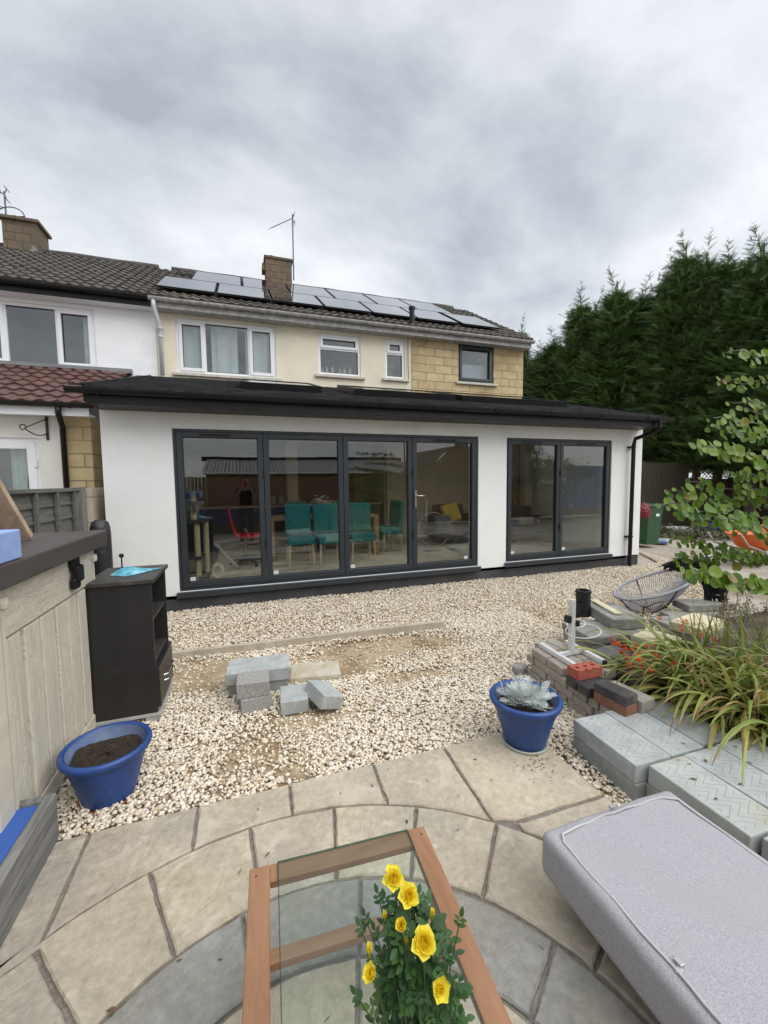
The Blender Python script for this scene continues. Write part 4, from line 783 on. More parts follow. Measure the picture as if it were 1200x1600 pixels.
# --- concrete blocks
def blockmat(name, a, b, c3, bs=30, zig=False):
    m = mat(name, a, b, vs=9, rough=.9, bump=.35, bs=bs, c3=c3, s3=3.0, t3=(.55, .75), dist=.006)
    if zig:
        nt = m.node_tree; N = nt.nodes; L = nt.links; bsd = N['Principled BSDF']; tc = N.new('ShaderNodeTexCoord'); sep = N.new('ShaderNodeSeparateXYZ'); L.new(tc.outputs['Object'], sep.inputs[0])
        def ma(op, a_, b_=None):
            q = N.new('ShaderNodeMath'); q.operation = op
            for i, v in enumerate((a_, b_)):
                if v is None: continue
                if isinstance(v, (int, float)): q.inputs[i].default_value = v
                else: L.new(v, q.inputs[i])
            return q.outputs[0]
        nz = N.new('ShaderNodeTexNoise'); nz.inputs['Scale'].default_value = 7; L.new(tc.outputs['Object'], nz.inputs['Vector'])
        nzo = ma('MULTIPLY', ma('SUBTRACT', nz.outputs['Fac'], .5), .035)
        yy = ma('ADD', sep.outputs[1], nzo)
        tri = ma('PINGPONG', yy, .046)                      # zig along the block
        v = ma('ADD', ma('ADD', sep.outputs[0], ma('MULTIPLY', tri, 2.0)), nzo)
        ln = ma('PINGPONG', ma('ADD', v, 5.0), .030)
        thin = ma('LESS_THAN', ln, .0022)
        top = ma('GREATER_THAN', sep.outputs[2], .093)
        edge = ma('MULTIPLY', ma('LESS_THAN', ma('ABSOLUTE', sep.outputs[0]), .098), ma('LESS_THAN', ma('ABSOLUTE', sep.outputs[1]), .20))
        brk = N.new('ShaderNodeTexNoise'); brk.inputs['Scale'].default_value = 11; L.new(tc.outputs['Object'], brk.inputs['Vector'])
        f = ma('MULTIPLY', ma('MULTIPLY', thin, top), ma('MULTIPLY', edge, ma('GREATER_THAN', brk.outputs['Fac'], .33)))
        mx = N.new('ShaderNodeMix'); mx.data_type = 'RGBA'; src = bsd.inputs['Base Color'].links[0].from_socket; L.new(ma('MULTIPLY', f, .75), mx.inputs[0]); L.new(src, mx.inputs[6]); mx.inputs[7].default_value = (.12, .135, .13, 1); L.new(mx.outputs[2], bsd.inputs['Base Color'])
    return m
gblk = blockmat('blue_grey_dense_block', (.23, .245, .235), (.33, .345, .33), (.19, .20, .175))
gblkz = blockmat('blue_grey_block_scored', (.31, .335, .33), (.43, .45, .44), (.25, .27, .255), zig=True)
gblkz2 = blockmat('blue_grey_block_stained', (.35, .37, .35), (.42, .44, .41), (.34, .28, .19), zig=True)
granite = mat('speckled_grey_block', (.16, .15, .145), (.42, .41, .39), vs=120, rough=.9, bump=.4, bs=90, dist=.004)
stoneyel = mat('yellowish_stone_block', (.40, .34, .22), (.50, .47, .40), vs=8, rough=.9, bump=.5, bs=20)
def block(c, size, rz, material, label=None, cat='block', name='concrete_block', tilt=None, group=None, bevel=.006, seed=None):
    """c = centre of the base"""
    sx, sy, sz = size; n = [max(1, int(s/.05)) for s in size]; bm = bmesh.new(); bmesh.ops.create_cube(bm, size=1)
    for v in bm.verts: v.co = Vector((v.co.x*sx, v.co.y*sy, (v.co.z+.5)*sz))
    rg = random.Random(seed if seed is not None else int(c[0]*977+c[1]*331))
    for v in bm.verts: v.co += Vector((rg.uniform(-.004, .004), rg.uniform(-.004, .004), rg.uniform(-.001, .001)))
    me = bpy.data.meshes.new(name); bm.to_mesh(me); bm.free(); me.materials.append(material)
    o = bpy.data.objects.new(name, me); COL.objects.link(o); o.location = c; o.rotation_euler = (tilt[0] if tilt else 0, tilt[1] if tilt else 0, rz)
    bv = o.modifiers.new('bevel', 'BEVEL'); bv.width = bevel; bv.segments = 2
    return setp(o, label, cat, group)
LB = 'concrete blocks left on the gravel'
block((.055, 3.365, .0), (.44, .25, .099), R(-6), gblk, 'long blue-grey block lying under the longest block in the gravel pile', group=LB)
block((.055, 3.355, .100), (.47, .27, .10), R(-5), gblkz, 'longest blue-grey block on top at the back of the gravel pile', group=LB)
block((.51, 3.42, .0), (.42, .27, .055), R(-8), stoneyel, 'flat yellowish stone slab right of the longest block', cat='stone slab', name='stone_slab', group=LB, bevel=.014)
block((.012, 3.075, .0), (.22, .20, .11), R(8), granite, 'lower speckled grey half block under another at the front of the pile', group=LB)
block((.008, 3.085, .111), (.225, .20, .11), R(-3), granite, 'speckled grey half block stacked highest at the front left of the pile', group=LB)
block((.285, 2.985, .0), (.195, .24, .10), R(-3), gblkz, 'short squarish grey block lying flat beside the tilted one', group=LB)
block((.475, 2.895, .045), (.175, .25, .10), R(22), gblkz, 'tilted grey half block leaning at the right end of the pile', tilt=(R(6), R(20)), group=LB)
# scored blocks beside the patio
GB = 'scored grey blocks stacked beside the patio'
rowA = [(1.94, 'nearest the pot'), (2.18, 'second from the pot'), (2.42, 'third from the pot, touching the arching plant')]
for i, (x, w) in enumerate(rowA):
    block((x, 1.675, .100), (.235, .43, .099), R(-1.5), gblkz if i != 2 else gblk, ['blue-grey scored block on top at the corner nearest the silver-leaved plant', 'blue-grey scored block on top between the corner block and the one under the leaves', 'plain blue-grey block on top partly under the arching leaves'][i], group=GB)
    block((x-.004, 1.672, .0), (.235, .43, .099), R(-1.5), gblk, ['lower blue-grey block under the corner nearest the silver-leaved plant', 'lower blue-grey block under the second top block', 'lower blue-grey block under the leaves of the arching plant'][i], group=GB)
rowB = [(1.99, gblkz2), (2.235, gblkz), (2.48, gblkz)]
for i, (x, mm) in enumerate(rowB):
    block((x+.005, 1.225, .098), (.238, .445, .10), R(-.5), mm, ['blue-grey scored block with a brown stain, right behind the grey cushion', 'scored block with sharp zigzags in the middle of the near row', 'scored block at the right end of the near row by the drooping leaves'][i], group=GB)
    block((x, 1.235, .0), (.235, .44, .096), R(0), gblk, ['lower block under the brown-stained scored block', 'lower block under the middle of the near row', 'lower block under the right end of the near row'][i], group=GB)
for i, x in enumerate((2.04, 2.285, 2.53)):
    block((x, .775, .098), (.238, .43, .10), R(0), gblkz, ['scored block beside the cushion at the right edge of the photo', 'scored block just beyond the right edge, second of the last row', 'scored block beyond the right edge, last of the last row'][i], group=GB)
    block((x, .775, .0), (.235, .43, .096), R(0), gblk, ['lower block beside the cushion at the right edge', 'lower block, second of the last row', 'lower block, last of the last row'][i], group=GB)
# low dry-stacked brick wall
cbr = mat('small_grey_brown_brick', (.30, .265, .225), (.40, .36, .31), vs=6, rough=.92, bump=.4, bs=40, dist=.005, c3=(.36, .34, .30), s3=5, t3=(.6, .8))
BW = 'small grey bricks dry stacked in the low wall'; BL = 'small grey-brown brick dry stacked in the low wall beside the silver-leaved plant'
dx = (2.10-2.19)/.9
for k in range(4):
    y = 2.79 if k % 2 == 0 else 2.735; i = 0
    while y > 1.93:
        L_ = [.20, .20, .10, .20][(i+k) % 4]
        if y-L_ < 1.90: L_ = y-1.90
        if L_ < .06: break
        yc = y-L_/2; xc = 2.15+.05+(yc-2.35)*.07
        if not (k == 3 and yc < 2.27):
            block((xc+random.uniform(-.006, .006), yc, k*.066+.001), (.098, L_-.012, .063), R(-4+random.uniform(-2.5, 2.5)), cbr, BL, 'brick', 'brick', group=BW, bevel=.008, seed=k*20+i)
        y -= L_; i += 1
for k, (y0_) in enumerate((2.72, 2.51, 2.30)):
    for j in range(2): block((2.34+j*.11, y0_, .199), (.10, .20, .065), R(4), cbr, 'small grey-brown brick lying flat under the white metal stand', 'brick', 'brick', group='small bricks under the white stand', seed=90+k*3+j)
for k in range(3):
    for j in range(4):
        block((2.35+.01*k, 2.72-j*.21, k*.066+.001), (.19, .20, .065), R(4), cbr, BL, 'brick', 'brick', group=BW, seed=130+k*9+j)
block((2.145, 2.79+.03, .001), (.12, .10, .085), R(20), granite, 'rough broken stone at the far end of the low brick wall', 'stone', 'rubble_stone', bevel=.02)
redb = mat('red_clay_brick', (.36, .085, .055), (.46, .13, .09), vs=12, rough=.85, bump=.4, bs=60, dist=.004)
blueb = mat('dark_engineering_brick', (.03, .028, .03), (.085, .075, .075), vs=6, rough=.55, bump=.3, bs=30, c3=(.22, .20, .19), s3=6, t3=(.62, .75))
orangeb = mat('burnt_orange_brick', (.20, .09, .055), (.28, .13, .08), vs=9, rough=.9, bump=.4, bs=50)
# perforated red brick
bm = MB(); cx_, cy_ = 2.215, 2.205; rz = R(0); N_ = 16; hx = .105; hy = .052; z0_, z1_ = .2665, .332
hs = [(-.062, .02), (0.0, .02), (.062, .02)]
V = []; F = []
out = [(-hx, -hy), (hx, -hy), (hx, hy), (-hx, hy)]
def top_with_holes(zt):
    # strip the top into cells, each cell has one round hole
    cells = [(-hx, -.031), (-.031, .031), (.031, hx)]
    for ci, (a, b) in enumerate(cells):
        c = ((a+b)/2, 0); ring = [(c[0]+hs_r*math.cos(2*PI*k/N_+PI/4), c[1]+hs_r*.9*math.sin(2*PI*k/N_+PI/4)) for k in range(N_)]
        sq = []
        for k in range(N_):
            t = 2*PI*k/N_+PI/4; dx_, dy_ = math.cos(t), math.sin(t); s = min(((b-a)/2)/max(abs(dx_), 1e-6), hy/max(abs(dy_), 1e-6)); sq.append((c[0]+dx_*s, dy_*s))
        o = len(V)
        for p in sq: V.append((cx_+p[0], cy_+p[1], zt))
        for p in ring: V.append((cx_+p[0], cy_+p[1], zt))
        for p in ring: V.append((cx_+p[0], cy_+p[1], zt-.05))
        for k in range(N_):
            q = (k+1) % N_; F.append((o+k, o+q, o+N_+q, o+N_+k)); F.append((o+N_+k, o+N_+q, o+2*N_+q, o+2*N_+k))
        F.append(tuple(o+2*N_+k for k in range(N_)))
        # corners of the cell
        for (ex, ey) in ((a, -hy), (b, -hy), (b, hy), (a, hy)):
            pass
hs_r = .017
top_with_holes(z1_)
m = MB(); m.add(V, F); 
for (x0_, x1_, y0_, y1_) in ((-hx, hx, -hy, -hy+.0), ): pass
P = [(cx_-hx, cy_-hy), (cx_+hx, cy_-hy), (cx_+hx, cy_+hy), (cx_-hx, cy_+hy)]
m.add([(p[0], p[1], z0_) for p in P]+[(p[0], p[1], z1_) for p in P], [(3, 2, 1, 0), (0, 1, 5, 4), (1, 2, 6, 5), (2, 3, 7, 6), (3, 0, 4, 7)])
o_ = setp(m.build('brick', redb), 'bright red clay brick with round holes on the low wall', 'brick')
block((2.20, 2.205, .199), (.22, .10, .066), R(1), blueb, 'dark engineering brick directly under the red brick', 'brick', 'brick')
block((2.20, 2.095, .199), (.215, .102, .066), R(1), blueb, 'dark engineering brick lying flat just in front of the red brick', 'brick', 'brick')
block((2.17, 1.915, .199), (.105, .22, .066), R(8), orangeb, 'burnt orange brick under the near dark brick of the low wall', 'brick', 'brick')
block((2.17, 1.915, .266), (.108, .222, .058), R(8), blueb, 'dark engineering brick with mortar marks on the orange brick', 'brick', 'brick')
block((2.30, 1.93, .199), (.12, .26, .075), R(8), cbr, 'grey-brown block right of the near dark brick', 'block', 'concrete_block')
slabg = mat('old_grey_paving', (.22, .215, .195), (.33, .32, .295), vs=7, rough=.95, bump=.6, bs=22, c3=(.16, .155, .14), s3=4, t3=(.5, .7))
dkslab = mat('dark_slate_slab', (.075, .08, .078), (.14, .14, .135), vs=6, rough=.8, bump=.4, bs=20)
brwood = woodgrain('dark_weathered_sleeper', (.11, .08, .06), (.20, .155, .12), (30, 3, 45), 1, .8)
block((2.62, 2.42, .001), (.09, .80, .13), R(6), brwood, 'lower brown weathered timber sleeper behind the white stand', 'sleeper', 'timber_sleeper')
block((2.60, 2.45, .132), (.085, .82, .11), R(6), brwood, 'upper brown weathered timber sleeper behind the white stand', 'sleeper', 'timber_sleeper')
block((2.80, 2.36, .17), (.32, .50, .06), R(6), dkslab, 'dark slate slab behind the timber sleepers', 'slab', 'stone_slab')
block((2.80, 2.36, .001), (.30, .48, .168), R(6), cbr, 'grey-brown block carrying the dark slate slab', 'block', 'concrete_block')
for k in range(3):
    for j in range(3): block((2.86+j*.17, 2.86+j*.01, k*.075+.001), (.165, .38, .073), R(-8), cbr, 'grey-brown brick in the low pier under the old paving slabs', 'brick', 'brick', group='bricks of the low pier', seed=300+k*3+j)
block((3.02, 2.83, .227), (.52, .40, .072), R(-8), slabg, 'thick old grey paving slab under the black pipe piece', 'slab', 'paving_slab', bevel=.01)
block((3.26, 2.92, .301), (.30, .50, .10), R(-18), slabg, 'rough grey kerb block on the old paving slab', 'kerb block', 'kerb_block', bevel=.01)
crm = mat('cream_sawn_stone', (.56, .49, .33), (.66, .60, .44), vs=5, rough=.9, bump=.25, bs=30)
block((3.25, 3.00, .402), (.07, .44, .02), R(-18), crm, 'pale cream strip of stone lying on the grey kerb block', 'stone strip', 'stone_strip')
block((3.27, 2.50, .20), (.30, .26, .10), R(10), crm, 'cream sawn stone block left of the arching leaves', 'stone block', 'stone_block', bevel=.012)
block((3.27, 2.50, .0), (.28, .24, .199), R(10), slabg, 'grey block carrying the left cream stone', 'block', 'concrete_block')
block((3.94, 2.62, .235), (.46, .26, .085), R(12), crm, 'larger cream sawn stone block above the arching leaves', 'stone block', 'stone_block', bevel=.012)
block((3.94, 2.62, .0), (.44, .26, .234), R(12), slabg, 'grey block carrying the larger cream stone', 'block', 'concrete_block')
# black bent duct piece
bpz = mat('black_rubber', (.012, .012, .013), rough=.55, bump=.2, bs=14)
m = MB(); pc = at(913, 962, z=.30); m.lathe((pc.x, pc.y+.02, .30), [(.072, 0), (.075, .01), (.07, .02), (.068, .22), (.074, .225), (.074, .25), (.05, .252), (.05, .2)], 20)
m.box(pc.x-.14, pc.x-.02, pc.y-.03, pc.y+.06, .302, .43, rot=R(10)); setp(m.build('pipe_fitting', bpz), 'black plastic pipe fitting standing on the old paving slab', 'pipe fitting')
# white metal stand
wm = mat('white_painted_metal', (.70, .70, .68), rough=.4, c3=(.45, .38, .3), s3=14, t3=(.68, .8))
ST = thing('metal_stand', (2.36, 2.49, .265), 'white metal stand with two round hoops on the low brick wall', 'stand')
def r2(px, py): return at(px, py, z=.285)
A, B_, C_, D_ = r2(845, 1007), r2(899, 1041), r2(885, 1003), r2(943, 1034)
MB().bar(A, B_, .035, .035).build('foot_rail', wm, ST, bevel=.003); MB().bar(C_, D_, .035, .035).build('foot_rail', wm, ST, bevel=.003)
q0, q1 = A+(B_-A)*.52, C_+(D_-C_)*.45; MB().bar(q0, q1, .032, .03).build('cross_bar', wm, ST, bevel=.003)
pm = q0+(q1-q0)*.55; MB().box(pm.x-.019, pm.x+.019, pm.y-.019, pm.y+.019, .285, .71).build('pole', wm, ST, bevel=.003)
for (px, py, r_, e) in ((911, 986, .125, .5), (900, 975, .065, .55)):
    cc = at(px, py, y=pm.y-.03 if r_ > .1 else pm.y+.03); MB().tube([cc+Vector((r_*math.cos(t), r_*math.sin(t), .02*math.cos(t))) for t in np.linspace(0, 2*PI, 33)], .005, 6, cap=False).build('hoop', wm, ST, smooth=True)
m = MB(); m.box(pm.x+.018, pm.x+.05, pm.y-.03, pm.y+.03, .50, .54); m.build('clamp', bpz, ST)
m = MB(); m.box(pm.x-.05, pm.x-.02, pm.y-.02, pm.y+.03, .53, .58); m.build('clamp', bpz, ST)
for P_ in (B_, D_): MB().box(P_.x-.012, P_.x+.012, P_.y-.022, P_.y-.002, P_.z-.012, P_.z+.012).build('end_cap', bpz, ST)
# --- raised bed soil
V = []; F = []; nx, ny = 40, 34
for j in range(ny+1):
    for i in range(nx+1):
        x = 2.62+3.2*i/nx; y = 1.0+2.2*j/ny; e = min(i, nx-i, j, ny-j)/5; V.append((x, y, .17*min(1, e)+random.uniform(-.012, .012)-.02))
F = [(j*(nx+1)+i, j*(nx+1)+i+1, (j+1)*(nx+1)+i+1, (j+1)*(nx+1)+i) for j in range(ny) for i in range(nx)]
setp(mkmesh('flower_bed', V, F, mat('brown_bed_soil', (.05, .036, .025), (.13, .10, .07), vs=10, rough=1, bump=1, bs=60), origin=(0, 0, 0)), kind='structure')
# ================================================================ cushion, table and rose in the foreground
cush_m = mat('grey_woven_fabric', (.28, .275, .30), (.41, .405, .43), vs=260, rough=.95, bump=.25, bs=500, dist=.001, detail=2, c3=(.345, .335, .34), s3=5, t3=(.5, .85))
def rounded_slab(x0, x1, y0, y1, z0, z1, r, puff=.012, n=26, skew=0):
    V = []; F = []; nx, ny, nz = 20, 40, 5
    def pt(u, v, w):
        x = x0+(x1-x0)*u; y = y0+(y1-y0)*v; z = z0+(z1-z0)*w
        c = Vector((min(max(x, x0+r), x1-r), min(max(y, y0+r), y1-r), min(max(z, z0+r), z1-r))); d = Vector((x, y, z))-c
        if d.length > 1e-6: p = c+d.normalized()*min(r, d.length if False else r)
        else: p = Vector((x, y, z))
        bul = math.sin(PI*min(1, max(0, u)))*math.sin(PI*min(1, max(0, v)))
        p.z += (1 if w > .5 else -.3)*puff*bul*(abs(w-.5)*2)+.003*math.sin(x*23+y*9)*(w > .9)
        p.x += skew*(y1-p.y); return p
    def grid(f, a, b):
        o = len(V)
        for j in range(b+1):
            for i in range(a+1): V.append(tuple(f(i/a, j/b)))
        for j in range(b):
            for i in range(a): F.append((o+j*(a+1)+i, o+j*(a+1)+i+1, o+(j+1)*(a+1)+i+1, o+(j+1)*(a+1)+i))
    grid(lambda a, b: pt(a, b, 1), 40, 60); grid(lambda a, b: pt(a, 1-b, 0), 40, 60)
    grid(lambda a, b: pt(a, 0, b), 40, 12); grid(lambda a, b: pt(1-a, 1, b), 40, 12)
    grid(lambda a, b: pt(0, 1-a, b), 60, 12); grid(lambda a, b: pt(1, a, b), 60, 12)
    return V, F
CU = thing('seat_cushion', (1.36, .5, .15), 'large grey fabric seat cushion with piped edge and zip at the lower right', 'cushion')
V, F = rounded_slab(1.02, 1.69, -.15, 1.215, .140, .310, .030)
o = mkmesh('cushion_cover', V, F, cush_m, CU, smooth=True); 
wd = o.modifiers.new('weld', 'WELD'); wd.merge_threshold = .0006
pipe_m = mat('pale_grey_piping', (.44, .44, .445), rough=.8)
pts = []
def ctop(x, y):
    u = (x-1.02)/.67; v = (y+.15)/1.365; return .310+.012*math.sin(PI*u)*math.sin(PI*v)+.003
pl = [(1.055, -.1), (1.055, .5), (1.058, 1.13), (1.085, 1.165), (1.3, 1.178), (1.60, 1.172), (1.652, 1.14), (1.655, .5), (1.655, -.1)]
for i in range(len(pl)-1):
    for k in range(14): f = k/14; x = pl[i][0]+(pl[i+1][0]-pl[i][0])*f; y = pl[i][1]+(pl[i+1][1]-pl[i][1])*f; pts.append((x+.003*math.sin(y*31+x*40), y+.002*math.sin(x*50), ctop(x, y)))
MB().tube(pts, .0042, 6).build('piping', pipe_m, CU, smooth=True)
m = MB()
for k in range(70): y = -.1+k*.0085; m.box(1.0600, 1.0665, y, y+.005, ctop(1.06, y)-.001, ctop(1.06, y)+.004)
m.build('zip_teeth', mat('silver_zip', (.55, .54, .52), rough=.35, metal=.7), CU)
zp = at(1065, 1510, z=.315); m = MB(); m.box(zp.x-.008, zp.x+.008, zp.y-.004, zp.y+.018, .312, .324); m.box(zp.x-.026, zp.x-.006, zp.y-.012, zp.y+.002, .314, .317, rot=R(25)); m.build('zip_puller', MT['silver_zip'], CU, bevel=.002)
zp = at(957, 1262, z=.312); m = MB(); m.box(zp.x-.012, zp.x+.006, zp.y-.006, zp.y+.008, .310, .319); m.tube([(zp.x+.004, zp.y+.002, .316), (zp.x+.03, zp.y+.006, .322)], .003, 6); m.build('zip_puller', MT['silver_zip'], CU)
teak = woodgrain('reddish_hardwood', (.235, .115, .055), (.33, .175, .095), (18, 2.2, 18), 1.2, .15)
LG = thing('sun_lounger_frame', (1.36, .5, .036), 'low reddish wooden frame under the grey cushion', 'lounger frame')
for x in (1.15, 1.60): MB().box(x-.025, x+.025, -.12, 1.10, .09, .138).build('side_rail', teak, LG, bevel=.003)
for y in (.0, .45, .9): MB().box(1.176, 1.574, y, y+.06, .095, .136).build('cross_slat', teak, LG, bevel=.003)
for (x, y) in ((1.15, -.05), (1.60, -.05), (1.15, 1.0), (1.60, 1.0)): MB().box(x-.024, x+.024, y-.03, y+.03, .036, .089).build('leg', teak, LG)
TB = thing('glass_table', (.25, .7, .036), 'low glass-topped table with a reddish wooden frame in the foreground', 'table')
c0 = at(390, 1358, z=.45); c1 = at(662, 1290, z=.45); d = (c1-c0); wdt = d.length; ux = d.normalized(); uy = Vector((ux.y, -ux.x, 0)); Lt = 1.0; rw = .060
# the frame in the photograph narrows neither way: build it as a true rectangle about the far rail
def tpt(a, b, z): return Vector((c0.x+ux.x*a+uy.x*b, c0.y+ux.y*a+uy.y*b, z))
teak_x = woodgrain('reddish_hardwood_cross', (.235, .115, .055), (.33, .175, .095), (2.2, 18, 18), 1.2, .15)
for (zt, zb, tag_, w_) in ((.45, .425, 'top_rail', rw), (.165, .135, 'lower_rail', .045)):
    MB().bar(tpt(w_/2, 0, (zt+zb)/2), tpt(w_/2, Lt, (zt+zb)/2), w_, zt-zb).build(tag_, teak, TB, bevel=.003)
    MB().bar(tpt(wdt-w_/2, 0, (zt+zb)/2), tpt(wdt-w_/2, Lt, (zt+zb)/2), w_, zt-zb).build(tag_, teak, TB, bevel=.003)
    MB().bar(tpt(w_+.001, w_/2, (zt+zb)/2), tpt(wdt-w_-.001, w_/2, (zt+zb)/2), w_, zt-zb-.002).build(tag_, teak_x, TB, bevel=.003)
    MB().bar(tpt(w_+.001, Lt-w_/2, (zt+zb)/2), tpt(wdt-w_-.001, Lt-w_/2, (zt+zb)/2), w_, zt-zb-.002).build(tag_, teak_x, TB, bevel=.003)
for (a, b) in ((.022, .19), (wdt-.026, .19), (.022, Lt-.15), (wdt-.026, Lt-.15)):
    p = tpt(a, b, 0); MB().box(p.x-.019, p.x+.019, p.y-.02, p.y+.02, .036, .424, rot=math.atan2(ux.y, ux.x)).build('leg', teak, TB, bevel=.003)
tglass = glassmat('clear_table_glass', (.90, .94, .92), 1.0)
V = [tpt(.085, .004, .4505), tpt(wdt-.063, .004, .4505), tpt(wdt-.063, Lt-.004, .4505), tpt(.085, Lt-.004, .4505)]; V += [v+Vector((0, 0, .005)) for v in V]
MB().add(V, [(3, 2, 1, 0), (0, 1, 5, 4), (1, 2, 6, 5), (2, 3, 7, 6), (3, 0, 4, 7), (4, 5, 6, 7)]).build('glass_top', tglass, TB)
m = MB(); e = .002; zz = .453; q = [tpt(.085, .004, zz), tpt(wdt-.063, .004, zz), tpt(wdt-.063, Lt-.004, zz), tpt(.085, Lt-.004, zz)]
for i in range(4): m.bar(q[i], q[(i+1) % 4], .003, .0045)
m.build('glass_edge', glassmat('green_glass_edge', (.42, .55, .50), 1.5), TB)
m = MB()
for (a, b) in ((.02, .03), (wdt-.02, .03)): p = tpt(a, b, .4502); m.lathe((p.x, p.y, .4502), [(0.004, 0), (.003, .0006), (0, .0008)], 8); 
m.build('screw_head', mat('dark_screw', (.06, .05, .05), rough=.4), TB)
# rose
rose_leaf = leafmat('dark_rose_leaf', [(0, (.020, .060, .016)), (.6, (.038, .105, .024)), (.9, (.065, .15, .032)), (1, (.11, .18, .04))], rough=.6, trans=.2)
petal_m = leafmat('yellow_rose_petal', [(0, (.88, .60, .012)), (.45, (.94, .76, .025)), (1, (.95, .83, .09))], rough=.6, trans=.35)
stem_m = mat('green_rose_stem', (.05, .09, .03), rough=.5)
sepal_m = leafmat('rose_sepal', [(0, (.05, .11, .03)), (1, (.12, .17, .05))], trans=.15)
RB = Vector((at(668, 1690, z=.70).x, at(668, 1690, z=.70).y, .456))
RS = thing('rose_bush', RB, 'potted miniature rose with bright yellow blooms standing on the glass table', 'rose plant')
MB().lathe(RB, [(0, 0), (.045, 0), (.05, .01), (.062, .10), (.067, .10), (.067, .115), (.06, .115), (.057, .09), (0, .09)], 24, cap=False).build('pot', mat('terracotta_pot', (.30, .12, .06), rough=.8), RS, smooth=True)
LV, LF, LT = [], [], []
def leaf(p, d, n, L, w, V=None, F=None, T=None, t=.5, fold=.12, seg=5, curl=.1, shape=None):
    V = LV if V is None else V; F = LF if F is None else F; T = LT if T is None else T
    d = d.normalized(); s = d.cross(n).normalized(); n = s.cross(d).normalized(); o = len(V)
    for k in range(seg+1):
        f = k/seg; ww = w*(shape(f) if shape else math.sin(PI*min(1, f*.93+.04))**.8*(1-.25*f)); c = p+d*(L*f)-n*(curl*L*f*f)
        for j in (-1, 0, 1): V.append(tuple(c+s*(ww*j*.5)+n*(abs(j)*fold*ww)))
    for k in range(seg):
        for j in range(2): a = o+k*3+j; F.append((a, a+1, a+4, a+3)); T.append(t)
def compound(p, d, n, sc):
    # a rose leaf: five oval leaflets on a midrib
    s = d.cross(n).normalized(); t = random.random()**1.3
    for (f, sd) in ((.35, -1), (.35, 1), (.72, -1), (.72, 1)):
        leaf(p+d*(f*sc*1.5), (d*.55+s*sd).normalized(), n, sc*random.uniform(.75, 1.0), sc*.56, t=min(1, max(0, t+random.uniform(-.15, .15))))
    leaf(p+d*sc*1.5, d, n, sc*1.15, sc*.68, t=t)
STM = MB()
crown = []
AXT = at(648, 1432, z=.90)
for i in range(520):
    a = random.uniform(0, 2*PI); h = random.uniform(.15, .455); f = (h-.15)/.305; rr = (.026+.028*math.sin(PI*min(1, f*.9)))*random.uniform(.15, 1.12)*(1-.6*max(0, f-.45))
    sh = (AXT-RB)*(h/(AXT.z-RB.z)); p = RB+Vector((sh.x+rr*math.cos(a)*1.1, sh.y+rr*math.sin(a), h)); out = Vector((math.cos(a), math.sin(a), random.uniform(-.3, .5))); n = Vector((random.uniform(-.4, .4), random.uniform(-.8, 0), 1)).normalized()
    if i % 2: compound(p, out.normalized(), n, random.uniform(.012, .0165))
    else: leaf(p, out.normalized(), n, random.uniform(.018, .028), random.uniform(.012, .019), t=random.random()**1.5)
for k in range(9):
    a = k*2*PI/9; STM.tube([RB+Vector((.015*math.cos(a), .015*math.sin(a), .09)), RB+Vector((.03*math.cos(a), .03*math.sin(a), .25)), RB+Vector((.045*math.cos(a), .045*math.sin(a), .40))], [.0025, .002, .001], 6)
def bloom(p, r, face, petals=26, openness=1.0):
    V, F, T = [], [], []; face = face.normalized(); u = face.orthogonal().normalized(); v = face.cross(u)
    for i in range(petals):
        f = i/petals; a = i*2.399+random.uniform(-.2, .2); rad = (u*math.cos(a)+v*math.sin(a)); lean = (1-f)*openness; L = r*(.95-.38*f)*random.uniform(.88, 1.1); w = r*(1.0-.45*f)
        if i < 5: lean = openness*random.uniform(.95, 1.2); L = r*random.uniform(1.0, 1.2); w = r*1.1
        base = p-face*r*.5+rad*r*.10*(1-f); d = (face*(1.1-lean*.95)+rad*(.10+lean*.98)).normalized(); n = (face*.7*lean-rad).normalized()*-1 if lean < .5 else (face-rad*.6).normalized()
        o = len(V); s = d.cross(n).normalized(); nn = s.cross(d).normalized(); sg = 6
        if nn.dot(face*lean+(-rad)*(1-lean)) < 0: nn = -nn
        for k in range(sg+1):
            g = k/sg; ww = w*math.sin(PI*(.12+.60*g))**.9*(1 if g < .7 else max(.06, 1-(g-.7)*3.1)); c = base+d*L*g+nn*(r*.30*(g-.5)**2*(-1 if g > .6 else 1)*(.7))+nn*r*.22*math.sin(PI*g)*-1*.6
            for j in range(5): q = (j-2)/2; V.append(tuple(c+s*ww*.5*q+nn*(abs(q)**2*ww*.24)+Vector((random.gauss(0, 1), random.gauss(0, 1), random.gauss(0, 1)))*r*.018))
        for k in range(sg):
            for j in range(4): aa = o+k*5+j; F.append((aa, aa+1, aa+6, aa+5)); T.append(min(1, max(0, .95-.85*f+.35*((k/sg)-.5)+random.uniform(-.08, .08))))
    mkmesh('bloom', V, F, petal_m, RS, smooth=True, tint=T)
def rz_(px, py, z): return at(px, py, z=z)
B0 = [(615, 1369, .965, .0185, (-.1, -.35, .9), 30, 1.0), (640, 1398, .945, .0185, (.1, -.55, .8), 26, .85), (627, 1446, .93, .0165, (-.3, -.3, .9), 12, .28), (664, 1470, .925, .0205, (.05, -.45, .9), 34, 1.0), (578, 1521, .88, .0165, (-.5, -.2, .8), 14, .45), (689, 1546, .87, .0175, (.05, -.75, .6), 14, .55)]
